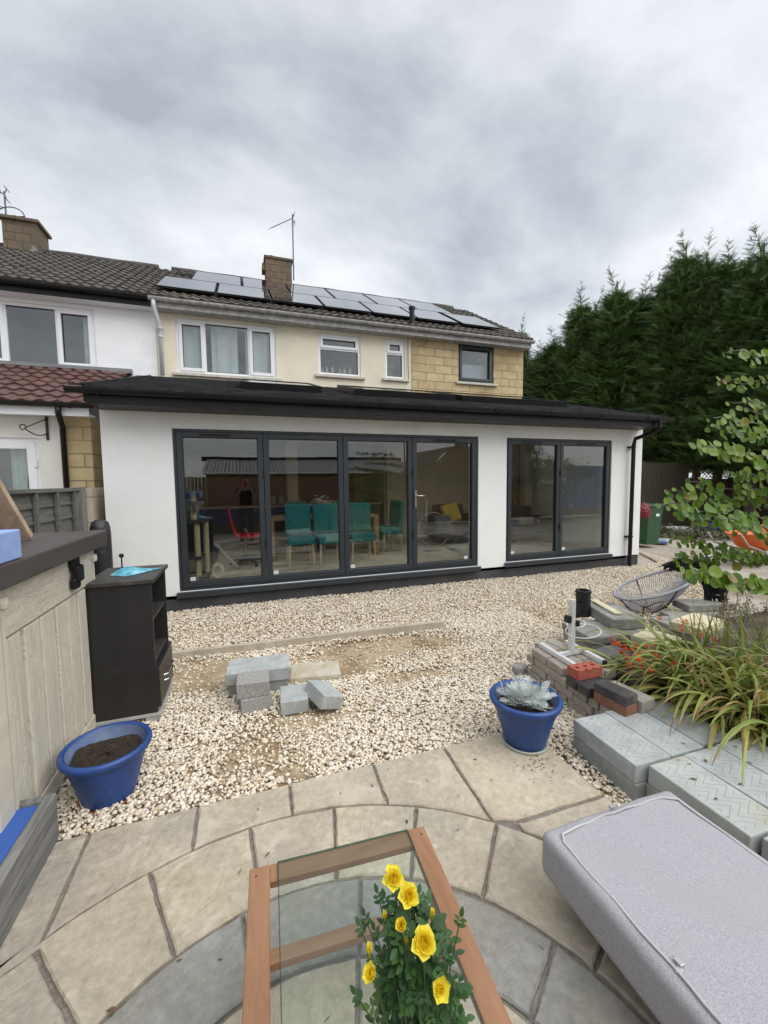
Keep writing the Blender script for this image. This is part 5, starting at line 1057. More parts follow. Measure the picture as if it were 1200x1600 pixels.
for (px, py, z, r_, fc_, n_, op_) in B0:
    r_ *= .93
    p = rz_(px, py, z); bloom(p, r_, Vector(fc_), n_, op_); mid = RB+Vector(((p.x-RB.x)*.45, (p.y-RB.y)*.45, (p.z-RB.z)*.6)); STM.tube([RB+Vector((0, 0, .2)), mid, p-Vector(fc_).normalized()*r_*.5], [.002, .0018, .0014], 6)
    for k in range(5):
        a = k*1.257; fv = Vector(fc_).normalized(); u = fv.orthogonal().normalized(); rad = u*math.cos(a)+fv.cross(u)*math.sin(a); leaf(p-fv*r_*.55, (rad-fv*.3), fv, r_*.8, r_*.28, t=.8)
BV, BF, BT = [], [], []
for (px, py, z, sc_) in ((577, 1486, .895, .011), (675, 1432, .915, .0075), (601, 1432, .90, .008), (676, 1428, .92, .008), (634, 1470, .90, .010)):
    p = rz_(px, py, z); STM.tube([RB+Vector(((p.x-RB.x)*.5, (p.y-RB.y)*.5, (p.z-RB.z)*.6)), p-Vector((0, 0, sc_))], [.0016, .0012], 5)
    for k in range(5):
        a = k*1.257; rad = Vector((math.cos(a), math.sin(a), 0)); leaf(p+rad*sc_*.25-Vector((0, 0, sc_*.8)), Vector((0, 0, 1))-rad*.18, rad, sc_*2.1, sc_*.9, BV, BF, BT, t=.4+.1*k, fold=-.3)
        leaf(p+rad*sc_*.34-Vector((0, 0, sc_*.9)), Vector((0, 0, 1))-rad*.1, rad, sc_*1.5, sc_*.35, t=.95)
mkmesh('rosebud', BV, BF, petal_m, RS, smooth=True, tint=BT)
for (px, py, z) in ((592, 1405, .90), (565, 1455, .88), (573, 1440, .885), (560, 1560, .82), (718, 1442, .90), (715, 1590, .82), (603, 1413, .90), (588, 1462, .885), (700, 1500, .87)):
    p = rz_(px, py, z); q = RB+Vector(((p.x-RB.x)*.55, (p.y-RB.y)*.55, (p.z-RB.z)*.8)); STM.tube([q, p], .0011, 5); dd_ = (p-q).normalized(); compound(p-dd_*.012, dd_, Vector((0, -.3, 1)), .0135)
mkmesh('foliage', LV, LF, rose_leaf, RS, smooth=True, tint=LT); STM.build('stems', stem_m, RS)
# ================================================================ crocosmia
croc_m = leafmat('strap_leaf', [(0, (.28, .17, .07)), (.10, (.42, .34, .12)), (.35, (.42, .44, .12)), (.65, (.27, .35, .08)), (1, (.13, .21, .05))], rough=.5, trans=.25)
def blades(name, specs, material, parent, taper=.75):
    V, F, T = [], [], []
    for (b, a, L, el, droop, w, t) in specs:
        n = 11; d = Vector((math.cos(a)*math.cos(el), math.sin(a)*math.cos(el), math.sin(el))); p = Vector(b); side = Vector((-math.sin(a), math.cos(a), 0)); tw = random.uniform(-.5, .5); o = len(V)
        side = (side+Vector((0, 0, tw))).normalized(); tt = t
        for k in range(n+1):
            f = k/n; ww = w*(min(1, .55+f*1.6))*(1-max(0, f-.35)/.65)**taper if f < 1 else 0
            nn = d.cross(side).normalized()
            V += [tuple(p-side*ww/2), tuple(p+nn*ww*.12), tuple(p+side*ww/2)]
            p = p+d*L/n; d = (d+Vector((0, 0, -droop*(.25+1.5*f)/n))).normalized()
            if p.z < .03: p.z = .03
        for k in range(n):
            for j in range(2): q = o+3*k+j; F.append((q, q+1, q+4, q+3)); T.append(min(1, max(0, tt+(-.35 if k > n*.8 and tt < .5 else 0)+random.uniform(-.04, .04))))
    return mkmesh(name, V, F, material, parent, tint=T)
CR = thing('montbretia', (3.1, 1.9, .1), 'clump of long arching yellow-green strap leaves with orange-red flowers', 'flowering plant')
sp = []
for i in range(470):
    bx_, by_ = random.gauss(3.12, .26), random.gauss(1.82, .24); a = R(random.gauss(196, 30)); 
    if random.random() < .22: a = R(random.uniform(60, 330))
    if bx_ < 2.75: bx_ = 2.75+random.random()*.2
    sp.append(((bx_, by_, .12), a, random.uniform(.42, .86), R(random.uniform(22, 62)), random.uniform(1.2, 2.5), random.uniform(.024, .042), random.random()*.85))
for i in range(70):
    sp.append(((random.gauss(3.75, .25), random.gauss(2.05, .25), .12), R(random.uniform(90, 270)), random.uniform(.4, .65), R(random.uniform(60, 86)), random.uniform(.2, .8), random.uniform(.016, .026), random.uniform(.3, 1)))
for i in range(120):
    sp.append(((random.uniform(2.75, 3.4), random.uniform(1.25, 1.75), .12), R(random.gauss(205, 40)), random.uniform(.35, .6), R(random.uniform(20, 60)), random.uniform(1.5, 3), random.uniform(.020, .032), random.random()))
blades('leaves', sp, croc_m, CR)
fl_m = leafmat('orange_red_flower', [(0, (.55, .03, .015)), (.5, (.72, .085, .015)), (1, (.80, .22, .03))], trans=.3, rough=.5)
FS = MB()
for (px, py) in [(958, 1003), (965, 1008), (975, 1012), (985, 1020), (978, 1027), (993, 1030), (1000, 1018), (1005, 1026), (983, 1038), (1002, 1040), (1016, 1046), (1010, 1014), (1066, 975), (1072, 973), (1080, 990), (1094, 994), (1024, 1006), (1050, 1034), (1115, 1000), (1047, 1040), (1018, 1020), (970, 1018), (1025, 1028), (992, 1012), (1064, 985), (1030, 968), (998, 1033)]:
    z = .36+random.uniform(-.03, .08); p = at(px, py, z=z); FV, FF, FT = [], [], []
    for j in range(3):
        c = p+Vector((random.uniform(-.015, .015),)*3); tt = random.random()
        for k in range(6): a = k*1.05+j; leaf(c, Vector((math.cos(a), math.sin(a)*.6-.3, random.uniform(.2, .7))), Vector((0, -.3, 1)), .026, .010, FV, FF, FT, t=tt)
    mkmesh('flower', FV, FF, fl_m, CR, tint=FT)
    FS.tube([p, p+Vector((.18, -.03, -.02)), p+Vector((.45, -.1, -.16))], [.0018, .002, .003], 5)
FS.build('flower_stems', mat('brown_green_stem', (.12, .11, .04), rough=.6), CR)
# ================================================================ round-leaved tree at the right
kat_m = leafmat('round_green_leaf', [(0, (.26, .14, .04)), (.08, (.28, .22, .05)), (.22, (.22, .31, .03)), (.6, (.14, .25, .026)), (1, (.065, .15, .024))], rough=.45, trans=.35)
bark_m = mat('grey_brown_bark', (.09, .07, .055), (.17, .145, .12), vs=9, rough=.9, bump=.5, bs=30)
KT = thing('redbud_tree', (3.95, 1.55, 0), 'small tree with round green leaves reaching in from the right edge', 'tree')
TP = Vector((3.95, 1.55, 0)); m = MB(); m.tube([TP, TP+Vector((-.03, .02, .8)), TP+Vector((.05, .05, 1.6)), TP+Vector((.0, .1, 2.9))], [.05, .04, .03, .012], 10); m.build('trunk', bark_m, KT, smooth=True)
KV, KF, KTi = [], [], []; KB2 = MB()
def disc(c, n, r, t, ax):
    n = n.normalized(); u = (ax-n*ax.dot(n)).normalized(); v = n.cross(u); o = len(KV); N_ = 10
    KV.append(tuple(c+n*r*-.12))
    for k in range(N_):
        a = 2*PI*k/N_; rr = r*(1.0+.06*math.cos(a)-.16*(k == 5)+.05*math.cos(3*a)); KV.append(tuple(c+u*rr*math.cos(a)+v*rr*math.sin(a)*.97+n*(r*.16*abs(math.sin(a)))))
    for k in range(N_): KF.append((o, o+1+k, o+1+(k+1) % N_)); KTi.append(min(1, max(0, t+(.0))))
def branch(x0, y0, x1, y1, dy, dens=1.0, lr=.040, sag=0):
    a = at(x0, y0, y=1.65+dy*.5); b = at(x1, y1, y=1.65+dy); L = (b-a).length; n = int(L/.038*dens); P = []
    for k in range(n+1): f = k/n; P.append(a+(b-a)*f+Vector((0, .01*math.sin(k*1.1), .012*math.sin(k*.9)-sag*f*f)))
    KB2.tube([TP+Vector((0, .05, max(.3, min(2.6, a.z-.25)))), *P], [.012]+[.006*(1-.7*k/n)+.001 for k in range(n+1)], 6)
    for k in range(1, n+1):
        for s in ((-1, 1) if k < n else (0,)):
            if random.random() < .10: continue
            off = Vector((random.uniform(-.03, .03), random.uniform(-.04, .04), s*random.uniform(.006, .030)-.010)); nrm = Vector((random.uniform(-.55, .45), -1, random.uniform(-.1, .8))); r_ = lr*random.uniform(.55, 1.0)*(1 if k < n-2 else .72)
            ti = random.uniform(.25, 1) if random.random() < .95 else random.uniform(0, .2); disc(P[k]+off, nrm, r_, ti, Vector((random.uniform(-.5, .5), 0, 1)))
for bspec in [(1300, 575, 1138, 548, .0, 1, .036), (1290, 600, 1128, 596, .1, 1, .034), (1290, 640, 1142, 626, .1, .9, .036), (1300, 690, 1112, 650, .0, 1.1, .036), (1290, 705, 1108, 668, .15, 1.1, .036), (1300, 740, 1085, 692, -.1, 1.2, .045), (1290, 760, 1135, 738, .1, 1.2, .038),
              (1290, 845, 1042, 764, .1, 1.2, .038), (1290, 800, 1075, 752, .25, 1.0, .036), (1300, 855, 1034, 784, .0, 1.1, .040), (1290, 800, 1110, 775, .3, 1.2, .036), (1290, 860, 1058, 803, .2, .8, .036), (1300, 900, 1045, 838, .3, 1.3, .036), (1290, 880, 1120, 862, .1, 1.0, .036), (1290, 880, 1050, 870, .25, 1.1, .040), (1300, 935, 1072, 893, -.2, 1.2, .045), (1290, 925, 1100, 900, .0, 1.1, .042), (1290, 720, 1160, 712, .2, .8, .036), (1290, 660, 1165, 640, .25, .9, .034), (1290, 780, 1150, 760, .1, 1, .04)]:
    branch(*bspec[:6], bspec[6]*.87)
mkmesh('foliage', KV, KF, kat_m, KT, tint=KTi); KB2.build('branches', bark_m, KT)
# ================================================================ acapulco chair with black cloth
cord_m = mat('grey_plastic_cord', (.34, .34, .38), (.42, .42, .46), rough=.45); rod_m = mat('grey_wrapped_rim', (.30, .30, .335), rough=.55); blk_m = mat('black_steel_rod', (.012, .012, .012), rough=.5)
AC = thing('string_chair', (4.7, 3.4, 0), 'tipped-back round garden chair strung with pale grey cords', 'chair')
A_ = at(968, 935, y=3.75); B1 = at(1083, 889, y=3.45); cen = (A_+B1)/2; maj = (B1-A_)/2; mnr = Vector((.0, .27, .0))
def rim(t): return cen+maj*math.cos(t)*1.0+mnr*math.sin(t)*(1-.12*math.cos(t))
bot = at(1022, 950, z=.05); 
def ring(t): return bot+maj.normalized()*.17*math.cos(t)+Vector((0, .08*math.sin(t), .012*math.cos(t)))
MB().tube([rim(t) for t in np.linspace(0, 2*PI, 61)], .016, 8, cap=False).build('rim', rod_m, AC, smooth=True)
MB().tube([ring(t) for t in np.linspace(0, 2*PI, 31)], .009, 6, cap=False).build('base_ring', blk_m, AC, smooth=True)
m = MB()
for k in range(110):
    t = 2*PI*k/110; a, b = rim(t), ring(t); mid = (a+b)/2+Vector((0, 0, -.03)); m.tube([a, mid, b], .0042, 5)
m.build('cords', cord_m, AC)
m = MB()
for t in (PI, PI*1.5, 0, PI*.5): a, b = rim(t), ring(t); m.tube([a, (a+b)/2+Vector((0, 0, -.055)), b], .008, 6)
m.build('shell_rods', blk_m, AC)
for (dx_, dy_) in ((-.32, -.12), (-.28, .1), (.26, .02)):
    f = bot+Vector((dx_, dy_, 0)); MB().tube([bot+Vector((dx_*.3, dy_*.3, .0)), (f.x, f.y, .14), (f.x-.02, f.y, -.0)], .008, 6).build('leg', blk_m, AC)
# black cloth hung on the chair back
V = []; F = []; n = 26; c0_ = rim(.35)+Vector((-.05, 0, .02)); nx = 22
drap = [Vector((-.10, .14, -.02)), Vector((-.02, .10, .03)), Vector((.03, .05, .085)), Vector((.10, -.08, .06)), Vector((.17, -.14, -.08)), Vector((.19, -.16, -.22)), Vector((.20, -.15, -.36))]
for j in range(len(drap)*3-2):
    f = j/3; i0 = min(int(f), len(drap)-2); g = f-i0; p = drap[i0]*(1-g)+drap[i0+1]*g; w_ = .30-.10*j/18+.03*math.sin(j*.7)
    for i in range(nx+1):
        u = i/nx-.5; V.append((B1.x-.02+p.x+u*w_*.55+.012*math.sin(i*1.9+j*.3), B1.y+p.y-u*w_*.8+.022*math.cos(i*1.6+j*.4), B1.z+p.z+.03*math.sin(i*1.3+j*.25)-.06*abs(u)*(j > 9)))
for j in range(len(drap)*3-3):
    for i in range(nx): a = j*(nx+1)+i; F.append((a, a+1, a+nx+2, a+nx+1))
o = mkmesh('cloth', V, F, mat('black_cotton_cloth', (.008, .008, .009), (.016, .016, .018), vs=9, rough=1, bump=.3), smooth=True); so = o.modifiers.new('s', 'SOLIDIFY'); so.thickness = .006
setp(o, 'black cloth draped over the back of the string chair', 'cloth')
# kerb slabs under and behind the chair
for i, (px, py, rz_d, sx_, z_) in enumerate([(1090, 958, -12, .75, .0), (1100, 940, -14, .60, .085), (1060, 968, -10, .5, .0), (1165, 962, 4, .6, .0)]):
    p = at(px, py, z=z_+.08); block((p.x, p.y, z_), (sx_, .26, .083), R(rz_d), slabg, ['long grey kerb slab on the ground behind the arching leaves', 'grey kerb slab stacked on top beneath the black cloth', 'short grey kerb slab directly under the string chair', 'grey kerb slab by the dry brown plant at the right'][i], 'kerb slab', 'kerb_slab', bevel=.01)
# dry brown sedum
SD = thing('dry_shrub', (4.9, 2.7, .1), 'half-dead brown and rust-leaved shrub at the right edge behind the strap leaves', 'shrub')
V, F, T = [], [], []; S_ = MB()
for i in range(60):
    px, py = random.uniform(1125, 1260), random.uniform(915, 1010); p = at(px, py, y=random.uniform(2.5, 3.1)); b = Vector((p.x+random.uniform(-.12, .12), p.y, .08)); p.z = max(p.z, .15); S_.tube([b, p], .003, 5)
    for k in range(11):
        q = b+(p-b)*random.uniform(.5, 1.05)+Vector((random.uniform(-.05, .05), random.uniform(-.05, .05), random.uniform(-.03, .03))); leaf(q, Vector((random.gauss(0, 1), random.gauss(0, 1), random.gauss(0, .6))), Vector((random.gauss(0, .4), -.5, 1)), .045, .020, V, F, T, t=random.random())
mkmesh('foliage', V, F, leafmat('dry_rust_leaf', [(0, (.09, .035, .02)), (.5, (.19, .10, .06)), (.8, (.24, .18, .09)), (1, (.12, .16, .05))], trans=.15), SD, tint=T); S_.build('twigs', bark_m, SD)

# leaf litter, twigs and crumbs of soil on gravel and paving
V, F, T = [], [], []; rl_ = random.Random(5)
for i in range(150):
    if i < 60: x, y, z = rl_.uniform(-.6, 3.5), rl_.uniform(2.3, 5.6), .022
    elif i < 85: x, y, z = rl_.uniform(-.7, 1.6), rl_.uniform(1.0, 2.1), .0385
    elif i < 125: x, y, z = rl_.gauss(1.50, .06), rl_.gauss(1.80, .05), .0385
    else: x, y, z = rl_.uniform(1.85, 2.55), rl_.uniform(.7, 1.85), .2015
    small = 85 <= i < 125; L = rl_.uniform(.005, .012) if small else rl_.uniform(.012, .032)
    leaf(Vector((x, y, z+.002)), Vector((rl_.gauss(0, 1), rl_.gauss(0, 1), .05)), Vector((rl_.gauss(0, .3), rl_.gauss(0, .3), 1)), L, L*(.8 if small else rl_.uniform(.15, .55)), V, F, T, t=0 if small else rl_.random(), seg=3)
setp(mkmesh('leaf_litter', V, F, leafmat('dead_leaf_bits', [(0, (.04, .025, .015)), (.5, (.14, .08, .04)), (1, (.24, .17, .08))], trans=.05), tint=T, origin=(0, 0, 0)), 'scattered dead leaf scraps and soil crumbs on gravel and paving', 'leaf litter', kind='stuff')
# ================================================================ leylandii hedge, background and what stands behind the camera
con_m = leafmat('dark_conifer_spray', [(0, (.050, .040, .020)), (.12, (.036, .060, .018)), (.5, (.070, .130, .032)), (.8, (.115, .20, .05)), (1, (.18, .27, .08))], rough=.6, trans=.12)
def conifer_mesh(seed, H, Rb, n=8500):
    rg = np.random.default_rng(seed)
    nb = 330; per = n//nb; n = nb*per
    tb = np.sort(rg.random(nb)**.85); ab = rg.uniform(0, 2*PI, nb); el = rg.uniform(.05, .75, nb)+.45*tb
    Rt = Rb*np.clip(1.04-tb, 0, 1)**.8*(.80+.4*np.minimum(1, tb*6))*rg.uniform(.62, 1.32, nb)
    dr = np.stack([np.cos(ab)*np.cos(el), np.sin(ab)*np.cos(el), np.sin(el)*np.where(True, .55, 1)], 1)
    tip = np.stack([Rt*np.cos(ab), Rt*np.sin(ab), 1.9+tb*(H-3.05)+.3*Rt*np.sin(el)], 1)
    t = np.repeat(tb, per); u = rg.random(n)**.75; back = (1-u)*np.repeat(np.maximum(.55, Rt*.8), per)
    D = np.repeat(dr, per, 0); c = np.repeat(tip, per, 0)-D*back[:, None]+rg.normal(0, 1, (n, 3))*(.05+.16*(1-u))[:, None]*np.array([1, 1, .7])
    d = D+rg.normal(0, .42, (n, 3))+np.array([0, 0, .12]); L = rg.uniform(.20, .46, n)*(1-.25*t); rr = Rb*np.ones(n)
    # leading shoots: feathery leaders above the crown
    ln = []
    for k in range(16):
        a = rg.uniform(0, 2*PI); r0 = rg.uniform(.1, Rb*.75)*(k > 0); h0 = H*(1-.5*(r0/Rb))-rg.uniform(.2, 1.2)*(k > 0)-1.7; hl = rg.uniform(1.2, 1.75) if k else 1.7; lean = rg.normal(0, .13, 2)
        for j in range(52):
            f = rg.random(); zz = h0+hl*f*1.05; px_ = r0*math.cos(a)+lean[0]*hl*f*f*1.6; py_ = r0*math.sin(a)+lean[1]*hl*f*f*1.6
            aa = rg.uniform(0, 2*PI); e = rg.uniform(.45, 1.1); ln.append((px_, py_, zz, math.cos(aa)*math.cos(e)+lean[0], math.sin(aa)*math.cos(e)+lean[1], math.sin(e), .42*(1-f)**.9+.07))
    ln = np.array(ln); c = np.r_[c, ln[:, :3]]; d = np.r_[d, ln[:, 3:6]]; L = np.r_[L, ln[:, 6]]; n = len(c)
    d /= np.linalg.norm(d, axis=1, keepdims=True); rv = rg.normal(0, 1, (n, 3)); s = np.cross(d, rv); s /= np.linalg.norm(s, axis=1, keepdims=True)
    V = []; 
    def tri(a, b, cc): V.append(np.stack([a, b, cc], 1))
    for k in range(6):
        f = k/6; p = c+d*(L*f)[:, None]; fl = (L*(.42-.05*k))[:, None]; w = (L*.036)[:, None]
        for sg in (-1, 1):
            dd = d*.78+s*sg*.62+np.array([0, 0, -.05]); q = p+dd*fl*rg.uniform(.75, 1.2, (n, 1)); nn = np.cross(dd, s); nn = s*sg*-.78*.5+d*.62
            tri(p-d*w, p+d*w*1.2, q)
    tri(c-s*(L*.035)[:, None], c+s*(L*.035)[:, None], c+d*(L*1.15)[:, None])
    V = np.stack(V, 1).reshape(-1, 3); F = np.arange(len(V)).reshape(-1, 3)
    tint = np.repeat(np.clip(rg.random(n)*.55+.45*np.r_[np.repeat(rg.random(nb), per), np.full(n-nb*per, .6)], 0, 1), 13)
    return V, F, tint
CROWN = {}; TG = 'conifers in the tall hedge'
def conifer(px, py, Y, variant, rad, label, H=None):
    tip = at(px, py, y=Y); H = tip.z
    t = thing('leylandii_tree', (tip.x, Y, 0), label, 'conifer', TG)
    if variant not in CROWN:
        V, F, T = conifer_mesh(variant*13+5, 10, 1.0); V = V.copy()
        o = mkmesh('crown', V, F, con_m, None, tint=T, origin=(0, 0, 0)); CROWN[variant] = o.data; bpy.data.objects.remove(o)
        tm = MB(); tm.tube([(0, 0, 0), (.03, 0, 3), (-.02, .02, 6.5), (0, 0, 9.4)], [.11, .085, .05, .012], 8)
        for k in range(26):
            z = 1.0+k*.3; a = k*2.4; tm.tube([(0, 0, z), (.45*math.cos(a), .45*math.sin(a), z+.25)], [.02, .006], 5)
        o = tm.build('trunk', bark_m, None, origin=(0, 0, 0)); CROWN['t'] = o.data; bpy.data.objects.remove(o)
    for nm, me in (('crown', CROWN[variant]), ('trunk', CROWN['t'])):
        o = bpy.data.objects.new(nm, me); COL.objects.link(o); o.parent = t; WL[o] = WL[t]; o.scale = (rad, rad, H/10); o.rotation_euler = (0, 0, px*.013)
    return t
CON = [(815, 488, 17.2, .9, 'thin distant conifer showing its tip just right of the roof corner'), (866, 512, 16.6, 1.7, 'low bushy conifer between the roof corner and the first tall leader'), (908, 440, 15.2, 1.5, 'conifer with the first tall feathery leader right of the roof'), (930, 452, 14.6, 1.3, 'conifer just right of the first tall leader'), (966, 415, 13.6, 1.6, 'conifer with a tall wispy leader at the middle of the hedge'),
       (1005, 428, 12.9, 1.5, 'conifer filling the dip left of the tallest group'), (1052, 388, 12.0, 1.4, 'dark conifer stepping up towards the tallest group'), (1074, 352, 11.2, 1.6, 'tallest conifer with a split feathery top right of centre in the hedge'), (1106, 364, 10.5, 1.4, 'conifer with a narrow pointed leader next to the tallest one'), (1140, 368, 9.9, 1.4, 'conifer with a bent wispy leader near the right edge'),
       (1172, 375, 9.3, 1.4, 'second conifer from the right edge'), (1196, 350, 8.8, 1.5, 'conifer cut by the right edge of the photo'), (1250, 360, 7.9, 1.6, 'conifer of the hedge just outside the right edge'), (1310, 350, 7.1, 1.6, 'conifer at the near end of the hedge outside the right edge'), (840, 532, 18.2, 1.8, 'lowest conifer far behind the roof corner')]
for i, (px, py, Y, r_, lb) in enumerate(CON): conifer(px, py, Y, i % 4, r_, lb)
# brown boundary fence behind the bin
brf = woodgrain('dark_brown_fence', (.045, .034, .024), (.085, .064, .046), (30, 30, 3), 1)
def fence(a, b, H, label, boards='v', mt=None, bays=3, name='fence', trellis=0):
    a, b = Vector(a), Vector(b); t = thing(name, (a+b)/2, label, 'fence'); d = (b-a); L = d.length; u = d/L; mt = mt or brf
    nb = max(1, round(L/1.83)); 
    for k in range(nb+1): p = a+u*(L*k/nb); MB().box(p.x-.045, p.x+.045, p.y-.045, p.y+.045, 0, H+.05).build('post', mt, t)
    for k in range(nb):
        p = a+u*(L*k/nb+.05); q = a+u*(L*(k+1)/nb-.05); m = MB()
        if boards == 'v':
            n = int((q-p).length/.11)
            for i in range(n):
                c = p+(q-p)*((i+.5)/n); h = H+random.uniform(-.01, .01); m.bar(c+Vector((0, 0, .02)), c+Vector((0, 0, h)), .10, .018+.006*(i % 2), (u.x, u.y, 0) if False else (-u.y, u.x, 0))
        else:
            n = int(H/.14)
            for i in range(n): m.bar(p+Vector((0, 0, .1+i*.14)), q+Vector((0, 0, .1+i*.14)), .02+.01*(i % 2), .145)
        m.build('panel', mt, t)
    if trellis:
        m = MB(); n = int(L/.13)
        for i in range(n):
            for s in (-1, 1):
                x0 = L*i/n; x1 = x0+s*trellis*.9
                if 0 <= x1 <= L: m.bar(a+u*x0+Vector((0, 0, H+.02)), a+u*x1+Vector((0, 0, H+trellis)), .018, .012, (-u.y, u.x, 0))
        m.bar(a+Vector((0, 0, H+trellis)), b+Vector((0, 0, H+trellis)), .04, .04); m.build('trellis', mt, t)
    return t
f0 = at(985, 760, y=10.0); f1 = at(1072, 760, y=10.0); f2 = at(1120, 760, y=10.0)
fence((8.2, 10.0, 0), (f1.x, 10.0, 0), 2.15, 'dark brown close-board fence behind the green bin', 'v')
fence((f1.x+.1, 9.95, 0), (f2.x, 9.6, 0), 1.6, 'brown fence panel topped with diagonal trellis', 'v', trellis=.65)
fence((f2.x+.2, 9.5, 0), (17.5, 5.5, 0), 1.7, 'dark brown fence running under the conifers on the right', 'h')
# wheelie bin
green = mat('dark_green_bin_plastic', (.018, .065, .028), (.026, .082, .036), vs=4, rough=.45)
WB = thing('wheelie_bin', (9.25, 7.35, 0), 'dark green wheelie bin standing past the end of the extension', 'wheelie bin')
bx = at(1013, 850, z=0); bx = Vector((9.2, 7.45, 0))
def bt(x, y, z, s): return [(bx.x-.24*s, bx.y-.3*s, z), (bx.x+.24*s, bx.y-.3*s, z), (bx.x+.24*s, bx.y+.3*s, z), (bx.x-.24*s, bx.y+.3*s, z)]
m = MB(); m.add(bt(0, 0, .06, .82)+bt(0, 0, .96, 1.02), [(3, 2, 1, 0), (0, 1, 5, 4), (1, 2, 6, 5), (2, 3, 7, 6), (3, 0, 4, 7), (4, 5, 6, 7)]); m.build('body', green, WB, bevel=.02)
m = MB(); m.box(bx.x-.27, bx.x+.27, bx.y-.34, bx.y+.33, .965, 1.03); m.build('lid', green, WB, bevel=.02)
for s in (-1, 1): MB().tube([(bx.x+s*.22, bx.y+.28, .1), (bx.x+s*.26, bx.y+.28, .1)], .10, 16).build('wheel', black_plastic, WB)
MB().box(bx.x+.0, bx.x+.11, bx.y-.312, bx.y-.306, .74, .80).build('sticker', mat('round_white_sticker', (.7, .75, .72)), WB)
p = at(1011, 797, y=7.05); V = []; m = MB(); m.lathe((p.x-.06, 7.08, p.z-.20), [(0, 0), (.10, .02), (.14, .12), (.13, .25), (.09, .33), (.03, .36), (0, .40)], 14)
o = m.build('plastic_bag', mat('dark_red_plastic_bag', (.16, .008, .014), (.24, .02, .025), rough=.3, bump=1, bs=16, dist=.05), smooth=True); setp(o, 'dark red plastic bag hanging at the side of the green bin', 'bag')
# wheelbarrow
org = mat('orange_barrow_plastic', (.62, .10, .012), (.72, .15, .02), vs=5, rough=.4)
wp = at(1187, 884, z=0); cw = Vector((wp.x, wp.y, 0)); tub = cw+Vector((-.05, .25, 0)); 
WBR = thing('wheelbarrow', (cw.x, cw.y, 0), 'orange plastic wheelbarrow standing on the worn path behind the round leaves', 'wheelbarrow')
V = []; F = []
tc_ = at(1185, 830, y=cw.y+.15)
rings_ = [(.30, .20, .28), (.40, .28, .36), (.52, .34, .50), (.60, .38, .64), (.63, .40, .66), (.60, .38, .64), (.50, .32, .48), (.30, .2, .31)]
m = MB(); n = 28
for (a, b, z) in rings_:
    for k in range(n): t = 2*PI*k/n; m.v.append((tc_.x+a*math.cos(t)*(1.1 if math.cos(t) < 0 else .95), tc_.y+b*math.sin(t), z+(.06*math.cos(t) if z > .5 else 0)))
for i in range(len(rings_)-1):
    for k in range(n): m.f.append((i*n+k, i*n+(k+1) % n, (i+1)*n+(k+1) % n, (i+1)*n+k))
m.f.append(tuple(range(n))[::-1]); m.f.append(tuple((len(rings_)-1)*n+k for k in range(n))); m.build('tub', org, WBR, smooth=True)
wh = MB(); wh.tube([(cw.x, cw.y-.03, .17), (cw.x, cw.y+.04, .17)], .17, 24); w_ = wh.build('wheel', bpz, WBR, bevel=.02); MB().tube([(cw.x, cw.y-.045, .17), (cw.x, cw.y+.05, .17)], .085, 16).build('rim', mat('grey_wheel_rim', (.30, .30, .28)), w_)
for s in (-1, 1):
    MB().tube([(cw.x+.05, cw.y+.05+s*.12, .17), (tc_.x-.15, tc_.y+s*.22, .26), (tc_.x-.75, tc_.y+s*.28, .42), (tc_.x-.95, tc_.y+s*.28, .62)], .016, 8).build('handle', mat('galvanised_tube', (.35, .33, .30), rough=.45, metal=.4), WBR, smooth=True)
    MB().tube([(tc_.x-.35, tc_.y+s*.24, .33), (tc_.x-.45, tc_.y+s*.24, 0.0), (tc_.x-.25, tc_.y+s*.24, 0.0), (tc_.x-.2, tc_.y+s*.23, .30)], .013, 8).build('leg', MT['galvanised_tube'], WBR)
# rough ground cover under the hedge and rubble
V, F, T = [], [], []
for i in range(2600):
    x = random.uniform(9.6, 14.5); y = 9.6-(x-9.6)*.62+random.uniform(-.9, .5); h = random.uniform(.03, .42)*(.6+.4*math.sin(x*3.1)); leaf(Vector((x, y, h)), Vector((random.gauss(0, 1), random.gauss(0, 1), random.gauss(.3, .6))), Vector((random.gauss(0, .5), -.4, 1)), random.uniform(.08, .16), random.uniform(.04, .08), V, F, T, t=random.random(), seg=2)
setp(mkmesh('undergrowth', V, F, leafmat('mixed_undergrowth', [(0, (.10, .06, .035)), (.4, (.09, .09, .035)), (1, (.05, .09, .025))]), tint=T, origin=(0, 0, 0)), 'low tangled weeds along the foot of the brown fence', 'undergrowth', kind='stuff')
p = at(1060, 825, z=.12); m = MB(); m.lathe((p.x, p.y, .02), [(0, 0), (.28, 0), (.33, .06), (.34, .12), (.31, .12), (.29, .05), (0, .04)], 20); setp(m.build('dish', mat('white_enamel', (.6, .62, .62))), 'shallow white round dish in the weeds by the fence', 'dish')
p = at(1032, 845, z=.05); block((p.x, p.y, 0), (.5, .35, .09), R(30), mat('blue_white_sheet', (.08, .16, .38), (.55, .58, .6), vs=6, rough=.5), 'crumpled blue and white plastic sheet on the ground beside the green bin', 'sheet', 'plastic_sheet', bevel=.03)
p = at(1108, 818, z=.2); block((p.x, p.y, 0), (.55, .3, .24), R(-20), mat('blue_crate_plastic', (.02, .05, .22), rough=.5), 'dark blue plastic crate among the weeds', 'crate', 'plastic_crate', bevel=.03)
